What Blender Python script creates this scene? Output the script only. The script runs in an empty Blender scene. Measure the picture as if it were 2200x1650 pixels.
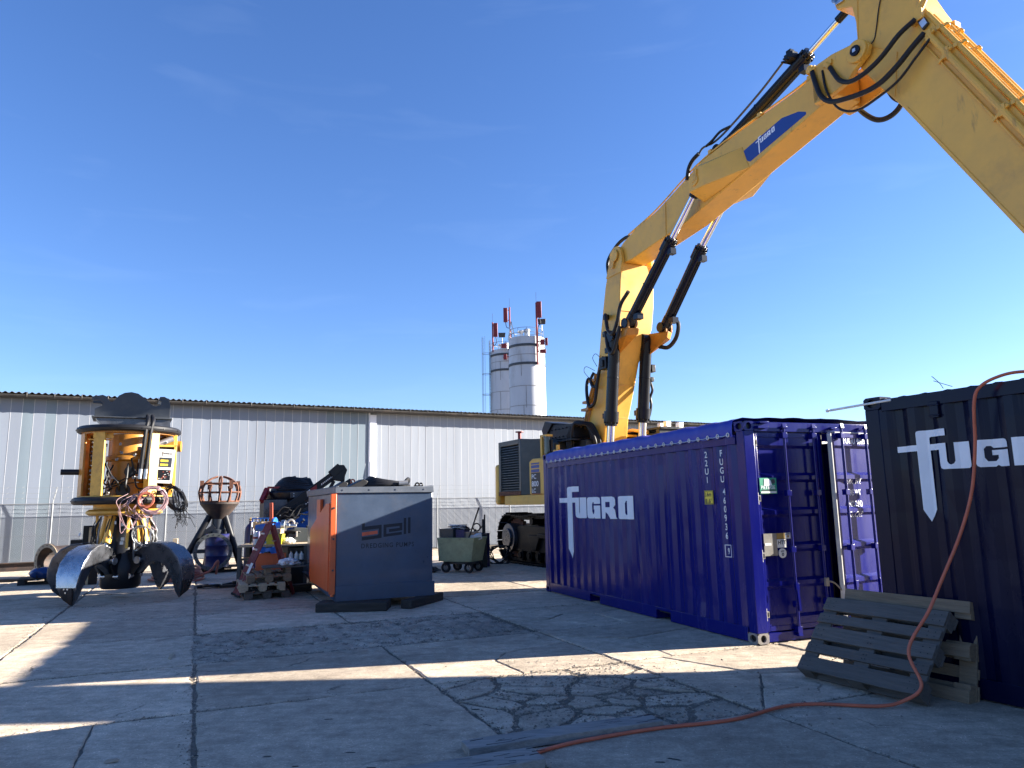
import bpy, bmesh, math, random
from mathutils import Vector as V, Matrix, geometry, noise as mnoise
R = math.radians
random.seed(7)
scene = bpy.context.scene
col = scene.collection

# ------------------------------------------------------------------ camera
CAM_H, PITCH, ROLL, FOC = 1.6548, 0.162817, -0.0193254, 1565.95
fw = V((0, math.cos(PITCH), math.sin(PITCH)))
up = V((0, -math.sin(PITCH), math.cos(PITCH)))
rt = V((1, 0, 0))
xr = math.cos(ROLL) * rt + math.sin(ROLL) * up
ur = -math.sin(ROLL) * rt + math.cos(ROLL) * up
cam_d = bpy.data.cameras.new('camera')
cam_d.sensor_width = 36.0
cam_d.lens = FOC / 2200 * 36
cam_d.clip_start = 0.05
cam_d.clip_end = 3000
cam = bpy.data.objects.new('camera', cam_d)
col.objects.link(cam)
cam.matrix_world = Matrix(((xr.x, ur.x, -fw.x, 0), (xr.y, ur.y, -fw.y, 0), (xr.z, ur.z, -fw.z, CAM_H), (0, 0, 0, 1)))
scene.camera = cam

# ------------------------------------------------------------------ sky, sun, exposure
SUN_EL, SUN_AZ = R(18.4), R(80.0)          # azimuth clockwise from +Y
world = bpy.data.worlds.new('World')
scene.world = world
world.use_nodes = True
wn, wl = world.node_tree.nodes, world.node_tree.links
wn.clear()
sky = wn.new('ShaderNodeTexSky')
sky.sky_type = 'NISHITA'
sky.sun_disc = False
sky.sun_elevation = SUN_EL
sky.sun_rotation = SUN_AZ
sky.altitude = 0
sky.air_density = 1.0
sky.dust_density = 0.25
sky.ozone_density = 3.0
bg = wn.new('ShaderNodeBackground')
bg.inputs['Strength'].default_value = 0.05
wo = wn.new('ShaderNodeOutputWorld')
hs = wn.new('ShaderNodeHueSaturation')
hs.inputs['Saturation'].default_value = 1.12
# thin cirrus wisps, low contrast
tc = wn.new('ShaderNodeTexCoord')
mp = wn.new('ShaderNodeMapping')
mp.inputs['Scale'].default_value = (1.6, 1.6, 9.0)
mp.inputs['Rotation'].default_value = (0, R(8), 0)
nz = wn.new('ShaderNodeTexNoise')
nz.inputs['Scale'].default_value = 3.2
nz.inputs['Detail'].default_value = 7
nz.inputs['Distortion'].default_value = 0.6
rp = wn.new('ShaderNodeValToRGB')
rp.color_ramp.elements[0].position = 0.56
rp.color_ramp.elements[0].color = (0, 0, 0, 1)
rp.color_ramp.elements[1].position = 0.9
rp.color_ramp.elements[1].color = (0.022, 0.022, 0.022, 1)
mxw = wn.new('ShaderNodeMix')
mxw.data_type = 'RGBA'
mxw.inputs['B'].default_value = (9, 10.5, 12, 1)
wl.new(tc.outputs['Generated'], mp.inputs['Vector'])
wl.new(mp.outputs['Vector'], nz.inputs['Vector'])
wl.new(nz.outputs['Fac'], rp.inputs['Fac'])
wl.new(sky.outputs['Color'], hs.inputs['Color'])
wb_ = wn.new('ShaderNodeVectorMath')          # camera white balance: cooler sky
wb_.operation = 'MULTIPLY'
wb_.inputs[1].default_value = (0.80, 0.82, 1.06)
wl.new(hs.outputs['Color'], wb_.inputs[0])
wl.new(wb_.outputs['Vector'], mxw.inputs['A'])
wl.new(rp.outputs['Color'], mxw.inputs['Factor'])
wl.new(mxw.outputs['Result'], bg.inputs['Color'])
wl.new(bg.outputs['Background'], wo.inputs['Surface'])

sun_d = bpy.data.lights.new('sun', 'SUN')
sun_d.energy = 5.0
sun_d.angle = R(0.53)
sun_d.color = (1.0, 0.93, 0.82)
sun = bpy.data.objects.new('sun', sun_d)
col.objects.link(sun)
to_sun = V((math.sin(SUN_AZ) * math.cos(SUN_EL), math.cos(SUN_AZ) * math.cos(SUN_EL), math.sin(SUN_EL)))
sun.rotation_euler = to_sun.to_track_quat('Z', 'Y').to_euler()
sun.location = to_sun * 60

scene.view_settings.view_transform = 'Standard'
scene.view_settings.look = 'None'
scene.view_settings.gamma = 1.0
scene.view_settings.use_curve_mapping = False
scene.view_settings.exposure = 2.34
scene.cycles.use_denoising = True
scene.cycles.max_bounces = 8
scene.cycles.caustics_reflective = False
scene.cycles.caustics_refractive = False

# ------------------------------------------------------------------ materials
def mat(name, c, rough=0.5, metal=0.0, nscale=3.0, namt=0.18, bump=0.0, bscale=60.0, coat=0.0, stain=None, samt=0.0,
        sscale=1.2, stretch=(1, 1, 1), rvar=0.0, tint=0.0, spec=0.5, scr=None, scramt=0.0, scrs=(16, 16, 1.1)):
    m = bpy.data.materials.new(name)
    m.use_nodes = True
    n, l = m.node_tree.nodes, m.node_tree.links
    b = n['Principled BSDF']
    b.inputs['Roughness'].default_value = rough
    b.inputs['Metallic'].default_value = metal
    b.inputs['Coat Weight'].default_value = coat
    b.inputs['Coat Roughness'].default_value = 0.08
    b.inputs['Specular IOR Level'].default_value = spec
    t = n.new('ShaderNodeTexCoord')
    mpn = n.new('ShaderNodeMapping')
    mpn.inputs['Scale'].default_value = stretch
    l.new(t.outputs['Object'], mpn.inputs['Vector'])
    oi = n.new('ShaderNodeObjectInfo')
    add = n.new('ShaderNodeVectorMath')
    add.operation = 'ADD'
    l.new(mpn.outputs['Vector'], add.inputs[0])
    l.new(oi.outputs['Location'], add.inputs[1])
    x = n.new('ShaderNodeTexNoise')
    x.inputs['Scale'].default_value = nscale
    x.inputs['Detail'].default_value = 8
    x.inputs['Roughness'].default_value = 0.65
    l.new(add.outputs['Vector'], x.inputs['Vector'])
    mr = n.new('ShaderNodeMapRange')
    mr.inputs['From Min'].default_value = 0.3
    mr.inputs['From Max'].default_value = 0.7
    mr.inputs['To Min'].default_value = 1 - namt
    mr.inputs['To Max'].default_value = 1 + namt
    l.new(x.outputs['Fac'], mr.inputs['Value'])
    val = mr.outputs['Result']
    if tint:
        tr = n.new('ShaderNodeMapRange')
        tr.inputs['To Min'].default_value = 1 - tint
        tr.inputs['To Max'].default_value = 1 + tint
        l.new(oi.outputs['Random'], tr.inputs['Value'])
        mu = n.new('ShaderNodeMath')
        mu.operation = 'MULTIPLY'
        l.new(val, mu.inputs[0])
        l.new(tr.outputs['Result'], mu.inputs[1])
        val = mu.outputs['Value']
    vm = n.new('ShaderNodeVectorMath')
    vm.operation = 'SCALE'
    vm.inputs[0].default_value = c
    l.new(val, vm.inputs['Scale'])
    out = vm.outputs['Vector']
    if stain:
        y = n.new('ShaderNodeTexNoise')
        y.inputs['Scale'].default_value = sscale
        y.inputs['Detail'].default_value = 9
        y.inputs['Roughness'].default_value = 0.7
        l.new(add.outputs['Vector'], y.inputs['Vector'])
        r2 = n.new('ShaderNodeMapRange')
        r2.inputs['From Min'].default_value = 0.52
        r2.inputs['From Max'].default_value = 0.72
        r2.inputs['To Max'].default_value = samt
        l.new(y.outputs['Fac'], r2.inputs['Value'])
        mx = n.new('ShaderNodeMix')
        mx.data_type = 'RGBA'
        mx.inputs['B'].default_value = (*stain, 1)
        l.new(out, mx.inputs['A'])
        l.new(r2.outputs['Result'], mx.inputs['Factor'])
        out = mx.outputs['Result']
    if scr:                                   # scrapes and run-off streaks, broken up in patches
        m3 = n.new('ShaderNodeMapping')
        m3.inputs['Scale'].default_value = scrs
        l.new(add.outputs['Vector'], m3.inputs['Vector'])
        q = n.new('ShaderNodeTexNoise')
        q.inputs['Scale'].default_value = 1.0
        q.inputs['Detail'].default_value = 6
        q.inputs['Roughness'].default_value = 0.7
        l.new(m3.outputs['Vector'], q.inputs['Vector'])
        r4 = n.new('ShaderNodeMapRange')
        r4.inputs['From Min'].default_value = 0.60
        r4.inputs['From Max'].default_value = 0.70
        r4.inputs['To Max'].default_value = scramt
        l.new(q.outputs['Fac'], r4.inputs['Value'])
        m4 = n.new('ShaderNodeMath')
        m4.operation = 'MULTIPLY'
        l.new(r4.outputs['Result'], m4.inputs[0])
        l.new(mr.outputs['Result'], m4.inputs[1])
        mx5 = n.new('ShaderNodeMix')
        mx5.data_type = 'RGBA'
        mx5.inputs['B'].default_value = (*scr, 1)
        l.new(out, mx5.inputs['A'])
        l.new(m4.outputs['Value'], mx5.inputs['Factor'])
        out = mx5.outputs['Result']
    l.new(out, b.inputs['Base Color'])
    if rvar:
        r3 = n.new('ShaderNodeMapRange')
        r3.inputs['From Min'].default_value = 0.3
        r3.inputs['From Max'].default_value = 0.7
        r3.inputs['To Min'].default_value = max(0.02, rough - rvar)
        r3.inputs['To Max'].default_value = min(1, rough + rvar)
        l.new(x.outputs['Fac'], r3.inputs['Value'])
        l.new(r3.outputs['Result'], b.inputs['Roughness'])
    if bump:
        z = n.new('ShaderNodeTexNoise')
        z.inputs['Scale'].default_value = bscale
        z.inputs['Detail'].default_value = 6
        l.new(add.outputs['Vector'], z.inputs['Vector'])
        bp = n.new('ShaderNodeBump')
        bp.inputs['Strength'].default_value = bump
        bp.inputs['Distance'].default_value = 0.02
        l.new(z.outputs['Fac'], bp.inputs['Height'])
        l.new(bp.outputs['Normal'], b.inputs['Normal'])
    return m

M = {}
M['yellow'] = mat('yellow paint', (0.74, 0.415, 0.065), 0.45, namt=0.09, nscale=1.6, stain=(0.36, 0.20, 0.06), samt=0.45, sscale=1.3, bump=0.06, bscale=3.5, scr=(0.22, 0.12, 0.05), scramt=0.5, scrs=(5, 5, 1.0), rvar=0.1)
M['ylw_dirty'] = mat('worn yellow paint', (0.58, 0.33, 0.05), 0.5, namt=0.2, nscale=6, stain=(0.14, 0.07, 0.03), samt=0.7, sscale=3, bump=0.1, bscale=40)
M['amber'] = mat('shaded amber paint', (0.44, 0.185, 0.02), 0.4, namt=0.18, nscale=4, stain=(0.10, 0.05, 0.02), samt=0.7, sscale=2.5, bump=0.06)  # darkened yellow: shade inside the grab cage put into the colour
M['black'] = mat('black paint', (0.007, 0.0075, 0.010), 0.4, namt=0.3, stain=(0.018, 0.017, 0.017), samt=0.35, sscale=4, rvar=0.12, spec=0.3)
M['trackblk'] = mat('oily track steel', (0.0045, 0.0045, 0.005), 0.5, namt=0.4, nscale=6, spec=0.2)
M['cylblk'] = mat('cylinder black paint', (0.006, 0.008, 0.014), 0.25, namt=0.3, stain=(0.010, 0.010, 0.012), samt=0.3, sscale=5, spec=0.26)
M['rubber'] = mat('black rubber', (0.010, 0.010, 0.012), 0.5, namt=0.3, nscale=14, stain=(0.03, 0.028, 0.027), samt=0.3, sscale=7, spec=0.3)
M['chrome'] = mat('chromed rod', (0.75, 0.76, 0.78), 0.14, metal=1, namt=0.04)
M['steel'] = mat('bare steel', (0.42, 0.43, 0.45), 0.35, metal=1, namt=0.25, nscale=6, rvar=0.15)
M['wornsteel'] = mat('worn dark steel', (0.10, 0.105, 0.12), 0.32, metal=0.7, namt=0.45, nscale=4, stain=(0.045, 0.03, 0.022), samt=0.5, sscale=5, rvar=0.15)
M['polished'] = mat('polished wear steel', (0.40, 0.41, 0.43), 0.28, metal=0.85, namt=0.3, nscale=5, stain=(0.16, 0.14, 0.13), samt=0.5, sscale=3, rvar=0.12)
M['steeldk'] = mat('scuffed dark wear plate', (0.13, 0.14, 0.165), 0.3, metal=0.75, namt=0.4, nscale=5, stain=(0.05, 0.04, 0.035), samt=0.5, sscale=5, rvar=0.15)
M['dgrey'] = mat('dark grey paint', (0.035, 0.040, 0.048), 0.42, namt=0.2, stain=(0.10, 0.09, 0.075), samt=0.4, sscale=2.5)
M['anthra'] = mat('anthracite hood paint', (0.055, 0.062, 0.062), 0.4, namt=0.18, stain=(0.16, 0.14, 0.10), samt=0.35, sscale=2)
M['rust'] = mat('rust', (0.13, 0.050, 0.027), 0.85, namt=0.45, nscale=8, stain=(0.05, 0.022, 0.014), samt=0.8, sscale=6, bump=0.3, bscale=50)
M['rustdk'] = mat('dark rusty iron', (0.030, 0.020, 0.017), 0.7, namt=0.4, nscale=6, stain=(0.13, 0.055, 0.03), samt=0.5, sscale=4, bump=0.2)
M['cblue'] = mat('container blue', (0.0015, 0.004, 0.130), 0.24, namt=0.14, nscale=1.4, spec=0.30, scr=(0.07, 0.08, 0.24), scramt=0.45, stain=(0.010, 0.009, 0.09), samt=0.4, sscale=2.2, bump=0.04, bscale=14, stretch=(1, 1, 0.35), rvar=0.08)
M['tarp'] = mat('blue tarpaulin', (0.016, 0.022, 0.30), 0.42, namt=0.12, nscale=3, bump=0.25, bscale=7)
M['cdark'] = mat('container dark navy', (0.001, 0.003, 0.022), 0.22, namt=0.25, nscale=1.6, spec=0.16, scr=(0.05, 0.05, 0.07), scramt=0.35, stain=(0.004, 0.004, 0.012), samt=0.3, sscale=2.0, bump=0.05, bscale=10, stretch=(1, 1, 0.3), rvar=0.08)
M['white'] = mat('white lettering', (0.78, 0.79, 0.82), 0.5, namt=0.05)
M['whitewall'] = mat('white sheet cladding', (0.195, 0.22, 0.265), 0.35, namt=0.05, nscale=0.8, stain=(0.165, 0.185, 0.22), samt=0.3, sscale=0.9, stretch=(1, 1, 0.25), tint=0.05, bump=0.04, bscale=2.2)
M['litwall'] = mat('sunlit white cladding', (0.25, 0.272, 0.31), 0.35, namt=0.05, nscale=0.8, stain=(0.2, 0.22, 0.25), samt=0.3, sscale=0.9, stretch=(1, 1, 0.25), tint=0.04, bump=0.04, bscale=2.2)  # sunlit copy of the white cladding, light put into its colour
M['shadewall'] = mat('shaded white cladding', (0.165, 0.205, 0.24), 0.35, namt=0.06, nscale=0.8, stain=(0.14, 0.165, 0.18), samt=0.35, sscale=0.9, stretch=(1, 1, 0.25), tint=0.05, bump=0.04, bscale=2.2)  # shaded copy of the white cladding, shade put into its colour
M['asbestos'] = mat('weathered corrugated roofing', (0.10, 0.10, 0.10), 0.9, namt=0.35, nscale=5, bump=0.2)
M['gutter'] = mat('dark zinc gutter', (0.045, 0.042, 0.04), 0.55, namt=0.35, nscale=4, stain=(0.16, 0.13, 0.10), samt=0.5, sscale=2)
M['galv'] = mat('galvanised wire', (0.20, 0.21, 0.22), 0.55, metal=0.4, namt=0.2)
M['silo'] = mat('white silo paint', (0.50, 0.51, 0.53), 0.5, namt=0.08, nscale=0.6, stain=(0.24, 0.22, 0.20), samt=0.6, sscale=0.8, stretch=(1, 1, 0.35), scr=(0.22, 0.20, 0.18), scramt=0.5, scrs=(3, 3, .25))
M['siloseam'] = mat('grey weathered seam', (0.26, 0.25, 0.24), 0.6, namt=0.3)
M['siloband'] = mat('dark silo band', (0.05, 0.055, 0.06), 0.6)
M['redpaint'] = mat('red mast paint', (0.20, 0.012, 0.014), 0.5, namt=0.2, nscale=5)
M['bell'] = mat('slate blue paint', (0.050, 0.074, 0.120), 0.36, namt=0.16, nscale=2.5, coat=0.15, stain=(0.10, 0.095, 0.10), samt=0.45, sscale=2.2, bump=0.08, bscale=9, rvar=0.1)
M['belltop'] = mat('weathered slate lid paint', (0.10, 0.115, 0.14), 0.5, namt=0.2, nscale=4, stain=(0.22, 0.2, 0.19), samt=0.4, sscale=4)
M['orange'] = mat('orange paint', (0.62, 0.105, 0.025), 0.4, namt=0.1, stain=(0.3, 0.06, 0.03), samt=0.35, sscale=2.5)
M['bellink'] = mat('dark logo paint', (0.008, 0.010, 0.018), 0.5, namt=0.2)
M['logoor'] = mat('orange logo paint', (0.70, 0.12, 0.05), 0.5)
M['wood'] = mat('weathered pallet wood', (0.095, 0.085, 0.075), 0.8, namt=0.25, nscale=3, stretch=(1.0, 12, 12), stain=(0.05, 0.042, 0.036), samt=0.4, sscale=2.5, bump=0.45, bscale=12, tint=0.18)
M['woodlt'] = mat('fresh pallet wood', (0.38, 0.30, 0.20), 0.75, namt=0.18, nscale=3, stretch=(1, 12, 12), stain=(0.16, 0.12, 0.075), samt=0.3, sscale=2, bump=0.3, bscale=12, tint=0.15)
M['woodbrn'] = mat('brown pallet wood', (0.19, 0.14, 0.09), 0.8, namt=0.25, nscale=3, stretch=(1, 12, 12), stain=(0.08, 0.05, 0.03), samt=0.4, sscale=2.5, bump=0.4, bscale=12, tint=0.15)
M['plankgrey'] = mat('grey bleached plank', (0.25, 0.23, 0.205), 0.8, namt=0.3, nscale=3, stretch=(1.0, 9, 9), stain=(0.10, 0.09, 0.08), samt=0.6, sscale=2.5, bump=0.45, bscale=12)
M['timber'] = mat('dark oily timber', (0.028, 0.023, 0.020), 0.8, namt=0.4, stretch=(1, 7, 7), bump=0.4, bscale=10, stain=(0.10, 0.07, 0.05), samt=0.4, sscale=3)
M['hose'] = mat('orange hose rubber', (0.50, 0.115, 0.055), 0.5, namt=0.15, nscale=8, stain=(0.28, 0.08, 0.05), samt=0.5, sscale=5)
M['decalblue'] = mat('blue decal', (0.010, 0.045, 0.24), 0.4, namt=0.06)
M['green'] = mat('olive green paint', (0.30, 0.33, 0.19), 0.5, namt=0.2, nscale=5, stain=(0.05, 0.055, 0.04), samt=0.6, sscale=3)
M['drum'] = mat('navy drum paint', (0.008, 0.010, 0.085), 0.4, namt=0.25, stain=(0.04, 0.04, 0.07), samt=0.4, sscale=4)
M['blue'] = mat('bright blue paint', (0.012, 0.12, 0.46), 0.4, namt=0.18, nscale=4, stain=(0.02, 0.05, 0.08), samt=0.6, sscale=3)
M['ladder'] = mat('dark red ladder rail', (0.16, 0.010, 0.018), 0.45, namt=0.2, stain=(0.3, 0.26, 0.24), samt=0.25, sscale=9)
M['alu'] = mat('aluminium', (0.62, 0.62, 0.63), 0.38, metal=0.7, namt=0.15)
M['card'] = mat('cardboard', (0.36, 0.27, 0.18), 0.85, namt=0.12)
M['bin'] = mat('yellow plastic bin', (0.50, 0.44, 0.02), 0.5, namt=0.12, stain=(0.2, 0.17, 0.02), samt=0.4, sscale=5)
M['plastic'] = mat('white plastic', (0.70, 0.70, 0.68), 0.45, namt=0.08)
M['grnstk'] = mat('green sticker', (0.015, 0.30, 0.17), 0.45, namt=0.05)
M['plate'] = mat('engraved metal plate', (0.36, 0.34, 0.31), 0.35, metal=0.6, namt=0.25, nscale=9)
M['brass'] = mat('brass plate', (0.40, 0.27, 0.09), 0.4, metal=0.5, namt=0.15)
M['hgtyel'] = mat('yellow height label', (0.72, 0.58, 0.06), 0.5, namt=0.05)
M['glass'] = mat('dark glass', (0.02, 0.022, 0.024), 0.06, namt=0.1, coat=0.5)
M['pink'] = mat('pinkish cable', (0.42, 0.26, 0.27), 0.55, namt=0.15)
M['bagw'] = mat('white plastic bag', (0.62, 0.63, 0.65), 0.45, namt=0.2, nscale=12, bump=0.5, bscale=25)
M['gasket'] = mat('pale door gasket', (0.50, 0.49, 0.46), 0.7, namt=0.2, nscale=9)
M['castgrey'] = mat('worn corner casting', (0.22, 0.20, 0.18), 0.6, namt=0.35, nscale=9, stain=(0.08, 0.06, 0.12), samt=0.5, sscale=6)
M['copper'] = mat('copper red hose', (0.34, 0.10, 0.06), 0.5, namt=0.2)
M['grimegrit'] = mat('dark joint grit', (0.17, 0.145, 0.115), 0.9, namt=0.4, nscale=40)
M['tan'] = mat('tan glove leather', (0.50, 0.38, 0.22), 0.8, namt=0.2)

# ------------------------------------------------------------------ mesh helpers
class MB:
    """collects shapes and links them as ONE mesh object"""
    def __init__(s):
        s.v, s.f, s.m = [], [], []
    def add(s, vs, fs, mi=0):
        o = len(s.v)
        s.v += [tuple(p) for p in vs]
        s.f += [tuple(i + o for i in f) for f in fs]
        s.m += [mi] * len(fs)
        return s
    def box(s, lo, hi, mi=0, mtx=None):
        x0, y0, z0 = lo
        x1, y1, z1 = hi
        p = [V((x0, y0, z0)), V((x1, y0, z0)), V((x1, y1, z0)), V((x0, y1, z0)), V((x0, y0, z1)), V((x1, y0, z1)), V((x1, y1, z1)), V((x0, y1, z1))]
        if mtx:
            p = [mtx @ q for q in p]
        return s.add(p, [(0, 3, 2, 1), (4, 5, 6, 7), (0, 1, 5, 4), (1, 2, 6, 5), (2, 3, 7, 6), (3, 0, 4, 7)], mi)
    def bar(s, a, b, w, h, upv=(0, 0, 1), mi=0):
        a, b = V(a), V(b)
        d = (b - a).normalized()
        u = V(upv)
        if abs(d.dot(u)) > 0.98:
            u = V((1, 0, 0))
        x = d.cross(u).normalized()
        y = x.cross(d).normalized()
        p = []
        for q in (a, b):
            for sx, sy in ((-1, -1), (1, -1), (1, 1), (-1, 1)):
                p.append(q + x * sx * w / 2 + y * sy * h / 2)
        return s.add(p, [(0, 1, 2, 3), (7, 6, 5, 4), (0, 4, 5, 1), (1, 5, 6, 2), (2, 6, 7, 3), (3, 7, 4, 0)], mi)
    def tube(s, pts, r, n=8, mi=0, caps=True, r2=None):
        pts = [V(p) for p in pts]
        N = len(pts)
        t = []
        for i in range(N):
            d = pts[min(i + 1, N - 1)] - pts[max(i - 1, 0)]
            t.append(d.normalized() if d.length > 1e-9 else V((0, 0, 1)))
        u = t[0].orthogonal().normalized()
        vs = []
        for i in range(N):
            u = (u - t[i] * u.dot(t[i]))
            u = u.normalized() if u.length > 1e-6 else t[i].orthogonal().normalized()
            w = t[i].cross(u)
            rr = r if r2 is None else r + (r2 - r) * i / (N - 1)
            for k in range(n):
                a = 2 * math.pi * k / n
                vs.append(pts[i] + (u * math.cos(a) + w * math.sin(a)) * rr)
        fs = []
        for i in range(N - 1):
            for k in range(n):
                k2 = (k + 1) % n
                fs.append((i * n + k, i * n + k2, (i + 1) * n + k2, (i + 1) * n + k))
        if caps:
            fs.append(tuple(range(n - 1, -1, -1)))
            fs.append(tuple((N - 1) * n + k for k in range(n)))
        return s.add(vs, fs, mi)
    def cyl(s, a, b, r, r2=None, n=20, mi=0):
        return s.tube([a, b], r, n, mi, True, r if r2 is None else r2)
    def ring(s, c, ax, R_, r, n=32, m=8, mi=0, a0=0, a1=2 * math.pi):
        c, ax = V(c), V(ax).normalized()
        u = ax.orthogonal().normalized()
        w = ax.cross(u)
        full = abs(a1 - a0 - 2 * math.pi) < 1e-6
        N = n if full else n + 1
        vs = []
        for i in range(N):
            a = a0 + (a1 - a0) * i / n
            d = u * math.cos(a) + w * math.sin(a)
            for k in range(m):
                b = 2 * math.pi * k / m
                vs.append(c + d * (R_ + r * math.cos(b)) + ax * r * math.sin(b))
        fs = []
        for i in range(n):
            i2 = (i + 1) % N
            for k in range(m):
                k2 = (k + 1) % m
                fs.append((i * m + k, i2 * m + k, i2 * m + k2, i * m + k2))
        return s.add(vs, fs, mi)
    def lathe(s, prof, c=(0, 0, 0), ax=(0, 0, 1), n=32, mi=0, a0=0, a1=2 * math.pi):
        c, ax = V(c), V(ax).normalized()
        u = V((1, 0, 0)) if abs(ax.z) > 0.9 else V((0, 0, 1)).cross(ax).normalized()
        w = ax.cross(u)
        full = abs(a1 - a0 - 2 * math.pi) < 1e-6
        N = n if full else n + 1
        P = len(prof)
        vs = []
        for i in range(N):
            a = a0 + (a1 - a0) * i / n
            d = u * math.cos(a) + w * math.sin(a)
            for (r, z) in prof:
                vs.append(c + d * r + ax * z)
        fs = []
        for i in range(n):
            i2 = (i + 1) % N
            for k in range(P - 1):
                fs.append((i * P + k, i2 * P + k, i2 * P + k + 1, i * P + k + 1))
        return s.add(vs, fs, mi)
    def prism(s, poly, fn, t0, t1, mi=0):
        """poly: 2-D outline; fn(u, v, t) -> point; extruded from t0 to t1"""
        n = len(poly)
        ar = sum(poly[i][0] * poly[(i + 1) % n][1] - poly[(i + 1) % n][0] * poly[i][1] for i in range(n))
        a = [V(fn(p[0], p[1], t0)) for p in poly]
        b = [V(fn(p[0], p[1], t1)) for p in poly]
        fs = [tuple(range(n - 1, -1, -1)), tuple(range(n, 2 * n))]
        for i in range(n):
            j = (i + 1) % n
            fs.append((i, j, j + n, i + n))
        return s.add(a + b, fs, mi)
    def loft(s, secs, mi=0):
        n = len(secs[0])
        vs = [V(p) for q in secs for p in q]
        fs = []
        for i in range(len(secs) - 1):
            for k in range(n):
                k2 = (k + 1) % n
                fs.append((i * n + k, i * n + k2, (i + 1) * n + k2, (i + 1) * n + k))
        fs.append(tuple(range(n - 1, -1, -1)))
        fs.append(tuple((len(secs) - 1) * n + k for k in range(n)))
        return s.add(vs, fs, mi)
    def hull(s, pts, mi=0):
        bm = bmesh.new()
        for p in pts:
            bm.verts.new(p)
        r = bmesh.ops.convex_hull(bm, input=bm.verts)
        bm.verts.index_update()
        used = [v for v in bm.verts if v.link_faces]
        ix = {v: i for i, v in enumerate(used)}
        s.add([v.co for v in used], [tuple(ix[v] for v in f.verts) for f in bm.faces], mi)
        bm.free()
        return s
    def mesh(s, name, mats, smooth=35, fix=True):
        me = bpy.data.meshes.new(name)
        me.from_pydata(s.v, [], s.f)
        for m in (mats if isinstance(mats, (list, tuple)) else [mats]):
            me.materials.append(m)
        if max(s.m, default=0) > 0:
            me.polygons.foreach_set('material_index', s.m)
        if fix:
            bm = bmesh.new()
            bm.from_mesh(me)
            bmesh.ops.recalc_face_normals(bm, faces=bm.faces)
            bm.to_mesh(me)
            bm.free()
        if smooth:
            me.polygons.foreach_set('use_smooth', [True] * len(me.polygons))
            me.set_sharp_from_angle(angle=R(smooth))
        me.update()
        return me
    def build(s, name, mats, parent=None, bevel=0, smooth=35, fix=True, loc=None):
        me = s.mesh(name, mats, smooth, fix)
        return link(name, me, parent, bevel, loc)

def link(name, me, parent=None, bevel=0, loc=None):
    o = bpy.data.objects.new(name, me)
    col.objects.link(o)
    if parent:
        o.parent = parent
    if loc is not None:
        o.location = loc
    if bevel:
        bv = o.modifiers.new('bevel', 'BEVEL')
        bv.width = bevel
        bv.segments = 2
        bv.limit_method = 'ANGLE'
        bv.angle_limit = R(40)
    return o

def tag(o, label=None, cat=None, group=None, kind=None):
    if label: o['label'] = label
    if cat: o['category'] = cat
    if group: o['group'] = group
    if kind: o['kind'] = kind
    return o

def thing(name, label, cat, loc=(0, 0, 0), yaw=0, group=None, rot=None):
    o = bpy.data.objects.new(name, None)
    col.objects.link(o)
    o.empty_display_size = 0.2
    o.location = loc
    o.rotation_euler = rot if rot else (0, 0, yaw)
    return tag(o, label, cat, group)

def copy_tree(o, parent=None):
    c = o.copy()
    col.objects.link(c)
    c.parent = parent
    for ch in list(o.children):
        copy_tree(ch, c)
    return c

def spline(pts, k=8):
    P = [V(p) for p in pts]
    P = [2 * P[0] - P[1]] + P + [2 * P[-1] - P[-2]]
    out = []
    for i in range(1, len(P) - 2):
        for j in range(k):
            t = j / k
            a, b, c, d = P[i - 1], P[i], P[i + 1], P[i + 2]
            out.append(0.5 * ((2 * b) + (c - a) * t + (2 * a - 5 * b + 4 * c - d) * t * t + (3 * b - a - 3 * c + d) * t ** 3))
    out.append(P[-2])
    return out

def flat_mesh(polys):
    """list of [outer, hole, ...] 2-D outlines -> bmesh of triangles in the uv plane"""
    bm = bmesh.new()
    for rings in polys:
        vv = [V((p[0], p[1], 0)) for r in rings for p in r]
        bv = [bm.verts.new(p) for p in vv]
        for t in geometry.tessellate_polygon([[V((p[0], p[1], 0)) for p in r] for r in rings]):
            try:
                bm.faces.new([bv[i] for i in t])
            except ValueError:
                pass
    return bm

_fonts = {}
def text_bm(txt, size=1.0, bold=0.0, sx=1.0, align='LEFT', spacing=1.0):
    cu = bpy.data.curves.new('lettering', 'FONT')
    cu.body = txt
    cu.size = size
    cu.align_x = align
    cu.offset = bold
    cu.space_character = spacing
    cu.resolution_u = 3
    o = bpy.data.objects.new('lettering', cu)
    me = bpy.data.meshes.new_from_object(o)
    bpy.data.objects.remove(o)
    bpy.data.curves.remove(cu)
    bm = bmesh.new()
    bm.from_mesh(me)
    bpy.data.meshes.remove(me)
    for v in bm.verts:
        v.co.x *= sx
        v.co.z = 0
    return bm

def decal(name, bm, fn, material, parent, cuts=None, u0=0, v0=0, sc=1.0):
    """flat uv mesh laid on a surface: fn(u, v) -> point; cut along u = cuts so it follows folds"""
    for v in bm.verts:
        v.co.x = u0 + v.co.x * sc
        v.co.y = v0 + v.co.y * sc
    if cuts:
        for c in cuts:
            bmesh.ops.bisect_plane(bm, geom=bm.verts[:] + bm.edges[:] + bm.faces[:], plane_co=(c, 0, 0), plane_no=(1, 0, 0))
    for v in bm.verts:
        v.co = V(fn(v.co.x, v.co.y))
    me = bpy.data.meshes.new(name)
    bm.to_mesh(me)
    bm.free()
    me.materials.append(material)
    return link(name, me, parent)

def rect(x0, y0, x1, y1):
    return [[(x0, y0), (x1, y0), (x1, y1), (x0, y1)]]

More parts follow.
